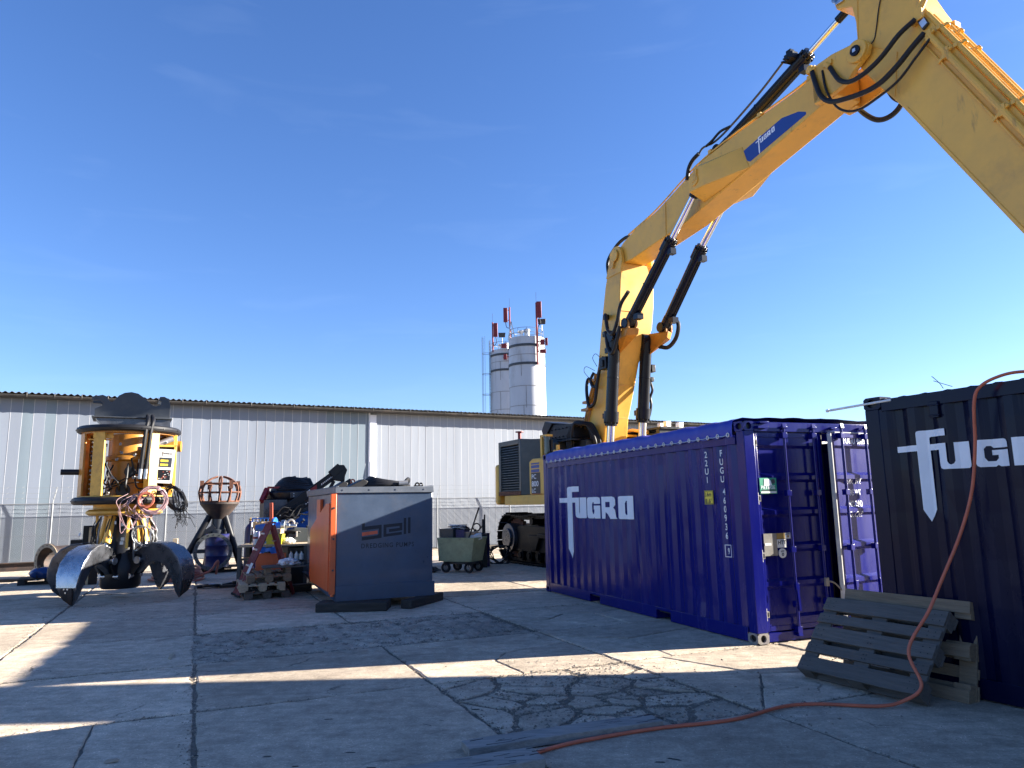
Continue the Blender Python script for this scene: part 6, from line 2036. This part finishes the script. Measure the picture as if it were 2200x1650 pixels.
# flanged blue valve on the bench
t = thing('blue_valve', 'blue flanged pipe valve with a bright steel end lying on the workbench', 'valve', on_bench(.60, .62), BY_ - .15)
MB().cyl((-.36, 0, .32), (.02, 0, .36), .07, .09, n=20).cyl((.02, 0, .36), (.06, 0, .36), .19, n=28).cyl((.06, 0, .36), (.2, 0, .37), .08, n=20).box((-.2, -.10, 0), (.12, .10, .03)).box((-.1, -.04, .03), (.05, .04, .30)).build('valve_body', M['blue'], t, bevel=.005)
MB().cyl((.2, 0, .37), (.28, 0, .372), .12, n=20).cyl((.28, 0, .372), (.36, .02, .372), .05).cyl((.36, .02, .372), (.50, .04, .36), .03, n=10).build('steel_end', M['steel'], t, bevel=.005)
t = thing('orange_bar', 'upright orange spirit level leaning behind the blue valve', 'bar', on_bench(.55, .80, .915), BY_)
MB().box((-.035, -.012, 0), (.035, .012, .86), mtx=Matrix.Rotation(R(-2), 4, 'Y')).build('bar', M['logoor'], t, bevel=.004)
# blue rack with gloves
t = thing('tool_rack', 'thin blue wire rack standing behind the workbench', 'rack', on_bench(.26, 1.0, 0), BY_ - .1)
m = MB()
for x in (-.16, .3): m.cyl((x, 0, 0), (x, 0, 1.44), .012, n=8)
m.cyl((-.19, 0, 1.44), (.33, 0, 1.44), .012, n=8)
for k in range(6): m.cyl((-.14 + k * .08, -.005, 1.44), (-.14 + k * .08, -.04, 1.38), .006, n=5)
m.build('frame', M['blue'], t)
rk_m = Matrix.Translation(on_bench(.26, 1.0, 0)) @ Matrix.Rotation(BY_ - .1, 4, 'Z')
for k in range(4):
    t = thing('work_glove', 'tan leather work glove hanging from the blue rack', 'glove', rk_m @ V((-.10 + k * .10, -.05, 1.20)), BY_ - .35 + .3 * k, 'gloves hanging on the blue rack')
    m = MB().hull([(-.05, -.02, .17), (.05, -.02, .17), (-.045, .02, .17), (.045, .02, .17), (-.05, -.02, .06), (.05, -.02, .06), (-.05, .02, .06), (.05, .02, .06)])
    for f in range(4): m.hull([(-.045 + f * .025, -.012, .07), (-.025 + f * .025, -.012, .07), (-.045 + f * .025, .012, .07), (-.025 + f * .025, .012, .07), (-.042 + f * .027, 0, -.02 + .01 * abs(f - 1.5)), (-.030 + f * .027, 0, -.02 + .01 * abs(f - 1.5))])
    m.hull([(.05, -.01, .13), (.05, .01, .13), (.05, 0, .08), (.085, 0, .06), (.075, .01, .05)])
    m.build('glove', M['tan'], t)
for k, (x, y) in enumerate(((.05, 1.05), (.17, 1.12))):
    t = thing('gas_cylinder', ('blue gas cylinder standing behind the left end of the workbench', 'blue gas cylinder right beside the first one behind the workbench')[k], 'gas cylinder', on_bench(x, y, 0), 0, 'blue gas cylinders behind the workbench')
    MB().lathe([(0, 0), (.11, 0), (.115, .02), (.115, 1.16), (.10, 1.25), (.06, 1.31), (.03, 1.33), (.03, 1.40), (0, 1.40)], n=24).build('bottle', M['drum'], t, smooth=50)
    MB().cyl((0, 0, 1.40), (0, 0, 1.46), .018, n=8).cyl((-.04, 0, 1.43), (.04, 0, 1.43), .012, n=8).build('valve', M['brass'], t)
t = thing('standing_rod', 'thin black rod with a pale tip standing at the left end of the workbench', 'rod', on_bench(.13, .72, 0), 0)
MB().cyl((0, 0, 0), (.01, 0, 1.1), .03, n=8).build('rod', M['rubber'], t)
MB().cyl((.01, 0, 1.1), (.015, 0, 1.36), .018, n=8).build('tip', M['plastic'], t)

# step ladder
t = thing('step_ladder', 'dark red folding step ladder standing beside the workbench', 'ladder', (-5.42, 14.45, 0), 0)
e = V((-.20, .36, 0))
A0, A1 = V((.12, -.16, 0)), V((.12, -.16, 0)) + e
T0, T1_ = V((.66, .02, 1.36)), V((.66, .02, 1.36)) + e * .72
for a, b in ((A0, T0), (A1, T1_)):
    MB().bar(a, b, .03, .075, upv=(1, 0, .3)).build('rail', M['ladder'], t, bevel=.004)
    MB().bar(a + V((0, 0, -.0)), a + (b - a) * .03, .04, .11, upv=(1, 0, .3)).build('foot', M['rubber'], t)
for f in (.2, .42, .64, .86):
    MB().bar(A0.lerp(T0, f), A1.lerp(T1_, f), .09, .028).build('step', M['alu'], t, bevel=.003)
R0, R1 = V((1.08, .22, 0)), V((1.08, .22, 0)) + e
for a, b in ((R0, T0 + V((.05, .02, -.02))), (R1, T1_ + V((.05, .02, -.02)))):
    MB().bar(a, b, .03, .06, upv=(1, 0, .3)).build('rear_leg', M['ladder'], t, bevel=.004)
MB().bar(R0.lerp(T0, .45), R1.lerp(T1_, .45), .05, .02).bar(R0.lerp(T0, .75), R1.lerp(T1_, .75), .05, .02).build('brace', M['ladder'], t)
MB().hull([T0 + V((-.05, -.03, .0)), T0 + V((.12, -.03, .0)), T1_ + V((-.05, .03, .0)), T1_ + V((.12, .03, .0)), T0 + V((-.05, -.03, .035)), T0 + V((.12, -.03, .035)), T1_ + V((-.05, .03, .035)), T1_ + V((.12, .03, .035))]).build('top_cap', M['ladder'], t, bevel=.004)
for f in (.30,):
    MB().bar(A0.lerp(T0, f) + V((-.002, -.019, -.0)), A0.lerp(T0, f + .16) + V((-.002, -.019, 0)), .003, .05, upv=(1, 0, .3)).build('label', M['plastic'], t)

# stack of pallets with a board and a bag
PY = .409
pm_ = Matrix.Translation((-4.69, 13.97, 0)) @ Matrix.Rotation(PY, 4, 'Z')
for k, (dx, dy, dyaw, mt, lab) in enumerate(((.46, .60, .02, 'wood', 'dark lowest pallet of the stack beside the workbench'), (.38, .50, .0, 'woodlt', 'pale wooden pallet, second from the ground in its stack by the workbench'), (.48, .62, .03, 'woodbrn', 'brown pallet, topmost of the stack beside the workbench'))):
    p = pm_ @ V((dx, dy, k * .1455))
    ground_pallet(lab, p.x, p.y, PY + math.pi / 2 + dyaw, mt, p.z, 40 + k, 'pallets stacked by the workbench')
p = pm_ @ V((.42, .5, .4375))
t = thing('board_shelf', 'grey weathered board propped on two blocks on top of the pallet stack', 'board', p, PY)
MB().box((-.44, -.40, .10), (.42, -.10, .125)).box((-.42, -.09, .10), (.42, .2, .125)).build('board', M['wood'], t, bevel=.004)
MB().box((-.38, -.36, 0), (-.28, .15, .10)).box((-.02, -.36, 0), (.08, .15, .10)).build('block', M['woodbrn'], t, bevel=.004)
t = thing('plastic_bag', 'heap of crumpled white plastic bag on the board of the pallet stack', 'bag', pm_ @ V((.47, .28, .5635)), PY)
blob('bagw', .19, .12, .07, 5, t, 'bag', .5, 18)
t = thing('small_parts', 'few small grey fittings lying beside the white bag on the board', 'fittings', pm_ @ V((.75, .28, .5635)), PY)
MB().cyl((0, 0, 0), (0, 0, .05), .04, n=10).cyl((.1, .02, 0), (.1, .02, .035), .03, n=10).box((-.02, .1, 0), (.08, .16, .03)).build('fittings', M['dgrey'], t)

# ------------------------------------------------------------------ blue power unit with the folded black crane
pu = thing('power_unit', 'bright blue machine with bare steel plates and black hose drum behind the workbench', 'machine', (-6.05, 17.75, 0), .42)
MB().hull([(0, 0, .35), (1.75, 0, .35), (0, 0, 1.22), (1.75, 0, 1.80), (0, 1.2, .35), (1.75, 1.2, .35), (0, 1.2, 1.22), (1.75, 1.2, 1.80)]).build('body', M['blue'], pu, bevel=.02)
MB().box((.0, .1, .0), (.2, 1.1, .35)).box((1.5, .1, .0), (1.7, 1.1, .35)).build('skid', M['black'], pu)
MB().box((.02, -.03, 1.20), (.56, -.002, 1.86)).build('steel_plate', M['wornsteel'], pu, bevel=.004)
MB().box((.02, .0, 1.30), (.06, 1.0, 1.80)).box((.60, -.02, 1.2), (.66, .1, 1.86)).build('post', M['black'], pu)
MB().box((.06, .2, 1.30), (1.5, 1.1, 1.86)).build('tank', M['anthra'], pu, bevel=.015)
MB().lathe([(0, 1.86), (.62, 1.86), (.64, 1.90), (.64, 2.03), (.60, 2.07), (.0, 2.07)], c=(.72, .55, 0), n=44).build('drum', M['cylblk'], pu)
MB().box((.62, -.12, 1.90), (1.02, .0, 2.04)).build('bolt_plate', M['dgrey'], pu, bevel=.004)
m = MB()
for k in range(4): m.cyl((.70 + .24 * (k % 2), -.126, 1.94 + .06 * (k // 2)), (.70 + .24 * (k % 2), -.118, 1.94 + .06 * (k // 2)), .013, n=8)
m.build('bolts', M['alu'], pu)
m = MB()
for k in range(9):
    pts = [(.80 + (.60 - .035 * k) * math.cos(a) * .9, .55 + (.5 - .03 * k) * math.sin(a), 2.10 + .035 * k + .015 * math.sin(3 * a + k)) for a in [2 * math.pi * j / 26 for j in range(27)]]
    m.tube(pts, .04, 7)
m.build('hose_reel', M['rubber'], pu)
MB().hull([(.3, .2, 2.07), (1.3, .2, 2.07), (.55, .3, 2.33), (1.15, .3, 2.40), (.3, .9, 2.07), (1.3, .9, 2.07), (.55, .8, 2.33), (1.15, .8, 2.40)]).build('hood', M['black'], pu, bevel=.03)
MB().cyl((.66, .5, 2.36), (.82, .46, 2.40), .06, n=14).cyl((.60, .5, 2.34), (.66, .5, 2.36), .05).build('pipe_stub', M['rustdk'], pu)
MB().bar((-.02, .05, 1.82), (.12, .3, 2.12), .10, .12).bar((.12, .25, 2.16), (.60, .25, 2.16), .05, .05).bar((.12, .25, 2.02), (.60, .25, 2.02), .05, .05).bar((.14, .25, 2.02), (.14, .25, 2.16), .05, .05).bar((.58, .25, 2.02), (.58, .25, 2.16), .05, .05).build('red_bracket', M['redpaint'], pu)
cr = thing('folded_crane', 'black folding loader crane mounted on the blue machine', 'crane', (-5.55, 17.3, 1.2), .35)
def cbar(name, a, b, w, h, mt='black'): return MB().bar(a, b, w, h).build(name, M[mt], cr, bevel=.012)
cbar('column', (.05, .1, -.1), (.05, .1, .42), .30, .30)
b1 = cbar('lower_boom', (.0, 0, .28), (1.28, 0, 1.22), .16, .20)
cbar('lower_boom_ram', (.12, -.12, .12), (.98, -.12, .80), .10, .10)
b2 = cbar('outer_boom', (1.20, -.06, 1.22), (1.42, -.06, 1.42), .17, .20)
MB().hull([(1.22, -.14, 1.10), (1.22, .06, 1.10), (1.32, -.14, 1.46), (1.32, .06, 1.46), (1.50, -.14, 1.46), (1.50, .06, 1.46), (1.58, -.14, 1.34), (1.58, .06, 1.34), (1.48, -.14, 1.06), (1.48, .06, 1.06)]).build('knuckle', M['black'], cr, bevel=.015)
cbar('outer_ram', (1.50, -.05, 1.36), (1.46, -.05, .76), .07, .09)
cbar('link_arm', (1.28, -.05, 1.08), (1.12, -.05, .78), .06, .08)
cbar('jib', (1.60, .0, 1.10), (1.80, .0, .80), .12, .14)
MB().ring((1.72, -.05, 1.06), (0, 1, 0), .05, .018, 16, 6).build('hook', M['copper'], cr)
decal('sticker', flat_mesh([rect(0, 0, .09, .12)]), lambda u, v: (.66 + u * .80 - v * .1, -.0825, .735 + u * .58 + v * .8), M['plastic'], b1)
decal('sticker', flat_mesh([rect(.10, 0, .28, .12)]), lambda u, v: (.66 + u * .80 - v * .1, -.0825, .735 + u * .58 + v * .8), M['redpaint'], b1)
m = MB()
for k in range(9): m.box((.98 + k * .035, -.086, .985 + k * .026), (1.0 + k * .035, -.081, 1.02 + k * .026))
for k in range(6): m.box((.62 + k * .04, -.176, .535 + k * .032), (.645 + k * .04, -.171, .555 + k * .032))
m.build('stencil_marks', M['plastic'], b1)
r_ = random.Random(13)
for k in range(12):
    p0 = V((r_.uniform(-.1, .4), -.15, r_.uniform(.05, .35)))
    p1 = p0 + V((r_.uniform(.2, .6), r_.uniform(-.05, .1), r_.uniform(0, .45)))
    MB().tube(spline([p0, p0.lerp(p1, .3) + V((0, -.05, .08)), p0.lerp(p1, .7) + V((0, -.04, -.06)), p1], 5), .018, 6).build('crane_hose', M['rubber'], cr)
m = MB()
for k in range(22):
    p = V((r_.uniform(-.1, .75), -.14 - r_.random() * .08, r_.uniform(-.05, .22)))
    m.cyl(p, p + V((r_.uniform(-.05, .05), -.05, r_.uniform(-.04, .04))), r_.choice((.015, .025)), n=7)
m.build('crane_valves', M['dgrey'], cr)
m = MB()
for k in range(10):
    p = V((r_.uniform(-.1, .9), -.2, r_.uniform(-.05, .3)))
    m.cyl(p, p + V((0, -.03, 0)), .014, n=7)
m.build('crane_fittings', M['steel'], cr)

t = thing('hose_bundle', 'bundle of thick black hoses and a grey wedge plate lying behind the workbench', 'hose bundle', (-5.25, 16.75, 0), .40)
m = MB()
for k in range(7):
    z = .72 + .035 * k
    m.tube(spline([(-.35, .2, .3 + .05 * k), (-.2, -.1, z + .1), (.2, -.15 - .02 * k, z + .22), (.7, -.1, z + .05), (1.0, 0, z - .2), (1.05, .1, .3)], 7), .035, 8)
m.build('hoses', M['rubber'], t)
MB().hull([(-.05, -.28, .9), (.85, -.28, .92), (.25, -.26, 1.22), (.55, -.26, 1.20), (-.05, .1, .9), (.85, .1, .92), (.25, .1, 1.22), (.55, .1, 1.20)]).build('wedge_plate', M['anthra'], t, bevel=.01)
MB().box((-.1, -.2, 0), (.9, .2, .9)).build('stand', M['black'], t, bevel=.01)
MB().ring((.15, -.30, 1.32), (0, 1, .1), .07, .03, 20, 8).cyl((-.3, -.3, 1.0), (-.02, -.3, .98), .035, n=10).cyl((.28, -.3, 1.02), (.28, -.3, 1.14), .025, n=8).build('steel_ends', M['plate'], t)
t = thing('copper_tank', 'copper coloured horizontal tank lying behind the orange guard of the pump housing', 'tank', (-4.75, 16.6, 0), .40)
MB().lathe([(0, -.5), (.2, -.48), (.24, -.4), (.24, .4), (.2, .48), (0, .5)], c=(0, 0, .30), ax=(1, 0, 0), n=30).build('shell', M['rust'], t, smooth=50)
MB().box((-.35, -.2, 0), (-.2, .2, .12)).box((.2, -.2, 0), (.35, .2, .12)).build('cradle', M['timber'], t)

# ------------------------------------------------------------------ green cart with junk
gc = thing('cart', 'olive green two-axle steel cart filled with crates and scrap near the fence', 'cart', (-1.33, 18.75, 0), R(-24))
L_, W_, H0, H1 = 1.02, .72, .27, .83
m = MB()
def wallq(pts): m.hull(pts)
tl = [(-L_ / 2, -W_ / 2), (L_ / 2, -W_ / 2), (L_ / 2, W_ / 2), (-L_ / 2, W_ / 2)]
bt = [(-L_ / 2 + .02, -W_ / 2 + .03), (L_ / 2 - .10, -W_ / 2 + .05), (L_ / 2 - .10, W_ / 2 - .05), (-L_ / 2 + .02, W_ / 2 - .03)]
for i in range(4):
    j = (i + 1) % 4
    c = V((0, 0, 0))
    def inn(p): return (p[0] * .965, p[1] * .95)
    m.hull([(*tl[i], H1), (*tl[j], H1), (*bt[i], H0), (*bt[j], H0), (*inn(tl[i]), H1), (*inn(tl[j]), H1), (*inn(bt[i]), H0), (*inn(bt[j]), H0)])
m.hull([(*p, H0) for p in bt] + [(*p, H0 + .015) for p in bt])
m.build('tub', M['green'], gc)
m = MB()
for i in range(4):
    j = (i + 1) % 4
    m.bar((*tl[i], H1 + .005), (*tl[j], H1 + .005), .035, .03)
m.build('rim', M['green'], gc, bevel=.004)
MB().box((-.42, -.22, .20), (.36, .22, .268)).build('chassis', M['dgrey'], gc)
for x, y in ((-.30, -.30), (-.30, .30), (.32, -.26), (.32, .26)):
    w_ = bpy.data.objects.new('wheel', None)
    col.objects.link(w_); w_.parent = gc
    w_.location = (x, y, .125)
    MB().lathe([(.07, -.035), (.115, -.04), (.125, -.02), (.125, .02), (.115, .04), (.07, .035)], ax=(0, 1, 0), n=24).build('tyre', M['rubber'], w_, smooth=50)
    MB().lathe([(0, -.02), (.03, -.04), (.035, -.02), (.07, -.015), (.07, .015), (.035, .02), (.03, .04), (0, .02)], ax=(0, 1, 0), n=18).build('rim', M['castgrey'] if x < 0 else M['plate'], w_)
    MB().bar((0, 0, 0), (0, 0, .12), .05, .03).build('fork', M['dgrey'], w_)
cm = Matrix.Translation((-1.33, 18.75, 0)) @ Matrix.Rotation(R(-24), 4, 'Z')
def crate(label, x, y, z, s, mt, yaw=0.0):
    t = thing('crate', label, 'crate', cm @ V((x, y, z)), R(-24) + yaw, 'crates in the green cart')
    a, b, c = s
    m = MB()
    for q in ((-a, -b, a, -b + .012), (-a, b - .012, a, b), (-a, -b + .012, -a + .012, b - .012), (a - .012, -b + .012, a, b - .012)):
        m.box((q[0], q[1], 0), (q[2], q[3], c))
    m.box((-a + .012, -b + .012, 0), (a - .012, b - .012, .012)).box((-a - .008, -b - .008, c - .03), (a + .008, b + .008, c - .012))
    for k in range(3): m.box((-a + .04 + k * .1, -b - .005, .02), (-a + .06 + k * .1, -b, c - .03))
    m.build('box', M[mt], t)
crate('lower grey plastic crate at the left end of the green cart', -.30, -.05, .62, (.19, .25, .24), 'dgrey')
crate('upper grey plastic crate stacked at the left end of the green cart', -.30, -.05, .865, (.19, .25, .20), 'anthra')
crate('blue plastic crate in the middle of the green cart', .02, .0, .80, (.11, .2, .24), 'drum', .1)
t = thing('cardboard_box', 'brown cardboard box standing at the right end of the green cart', 'box', cm @ V((.24, .02, .74)), R(-20))
MB().box((-.14, -.18, 0), (.14, .18, .24)).build('carton', M['card'], t, bevel=.004)
t = thing('paper_box', 'pale small box lying on the rim of the green cart', 'box', cm @ V((.42, -.05, .78)), R(-40))
MB().box((-.09, -.13, 0), (.09, .13, .14), mtx=Matrix.Rotation(R(12), 4, 'X')).build('carton', M['plastic'], t, bevel=.004)
t = thing('wire_tangle', 'tangle of black and white wire on the crates of the green cart', 'wire', cm @ V((-.1, -.02, 1.04)), R(-24))
r_ = random.Random(17)
for mt in ('rubber', 'plastic'):
    m = MB()
    for k in range(7):
        pts = [(r_.uniform(-.25, .3), r_.uniform(-.15, .15), r_.uniform(0, .12)) for _ in range(6)]
        m.tube(spline(pts, 5), .008, 5)
    m.build('wires', M[mt], t)
t = thing('broom_handle', 'dark wooden shaft leaning out of the green cart', 'shaft', cm @ V((.20, -.2, .60)), R(-24))
MB().cyl((0, 0, 0), (.36, .05, .98), .020, n=10).build('shaft', M['timber'], t)
t = thing('black_clamp', 'black tool clamp sticking up behind the right end of the green cart', 'clamp', (-.85, 20.0, .0), 0)
MB().bar((.0, 0, .88), (.0, 0, 1.26), .06, .06).ring((-.18, 0, 1.05), (0, 1, 0), .10, .018, 14, 6).bar((-.28, 0, .86), (-.20, 0, 1.0), .05, .05).bar((-.1, 0, 1.0), (.0, 0, 1.1), .04, .04).bar((.04, 0, .9), (.04, 0, 1.38), .04, .04).box((-.3, -.15, .0), (.1, .15, .87)).build('tool', M['black'], t)
t = thing('cable_heap', 'loose black cables on the ground between the cart drum and the excavator track', 'cable', (-.45, 21.0, 0), 0)
m = MB()
for k in range(7):
    pts = [(r_.uniform(-.15, .15) + .28 * math.cos(a), r_.uniform(-.1, .1), .25 + .25 * math.sin(a)) for a in [2 * math.pi * j / 6 for j in range(7)]]
    m.tube(spline(pts, 5), .015, 5)
m.build('cables', M['rubber'], t)
t = thing('rag_heap', 'dark heap of rags on the ground left of the green cart wheels', 'rags', (-2.25, 18.7, 0), 0)
blob('timber', .32, .22, .08, 12, t, 'rags', .6, 12)

# ------------------------------------------------------------------ litter on the concrete
def sliver(label, x, y, yaw, l, w, h=.004, mt='timber', group='dark wood slivers on the concrete', name='wood_sliver', z=.003):
    t = MB().hull([(-l / 2, 0, z), (l / 2, w * .3, z), (-l * .3, -w / 2, z), (l * .35, -w / 2, z), (-l * .3, w / 2, z + h), (l * .3, w / 2, z + h), (l * .3, -w * .4, z + h)]).build(name, M[mt], None)
    t.location = (x, y, 0)
    t.rotation_euler = (0, 0, yaw)
    tag(t, label, 'litter', group)
sliver('pale narrow wooden strip lying along a slab joint', -3.96, 8.72, -1.2, .42, .045, .02, 'woodlt', None, 'wood_strip')
sliver('dry pale leaf lying in the left foreground', -2.73, 5.22, .5, .10, .05, .008, 'card', None, 'dry_leaf')
r_ = random.Random(77)
for k, (x, y) in enumerate(((-1.7, 5.25), (-1.45, 5.05), (-1.15, 5.30), (-.95, 5.0), (-.7, 5.9), (-.35, 6.3), (-.6, 6.0), (-1.5, 6.1), (-2.2, 5.3), (.9, 5.0), (1.0, 5.05), (-2.6, 9.8), (-.9, 10.2))):
    sliver('thin dark wood sliver lying flat on the grey concrete', x, y, r_.uniform(-.6, .3), r_.uniform(.04, .12), r_.uniform(.006, .014))

# tiny joined fittings: too small in the photo to pick apart singly
SMALL = {'nail_heads', 'cracks', 'hose_valve', 'tooth_bolts', 'steel_ends', 'manifold', 'lid_bolts', 'valves', 'lower_valves', 'ring_bolts', 'panel_bolts', 'guard_bolts', 'gland_bolts', 'hole_shade_discs', 'bolts', 'loose_cables',
         'crane_valves', 'crane_fittings', 'stencil_marks', 'weld_seam', 'pipe_clamp', 'feed_pipe', 'lock_keeper', 'chain', 'straps', 'scrap', 'fittings', 'hose_fitting', 'bracket_hoses', 'cable', 'roof_wire', 'steel_pipe',
         'wires', 'cables', 'parts', 'links', 'seam', 'railing', 'red_bracket', 'filler_bracket', 'left_deck', 'wedges', 'brace', 'shelf', 'box_frame'}
for o in bpy.data.objects:
    if o.parent and o.type == 'MESH' and o.name.split('.')[0] in SMALL:
        o['kind'] = 'stuff'
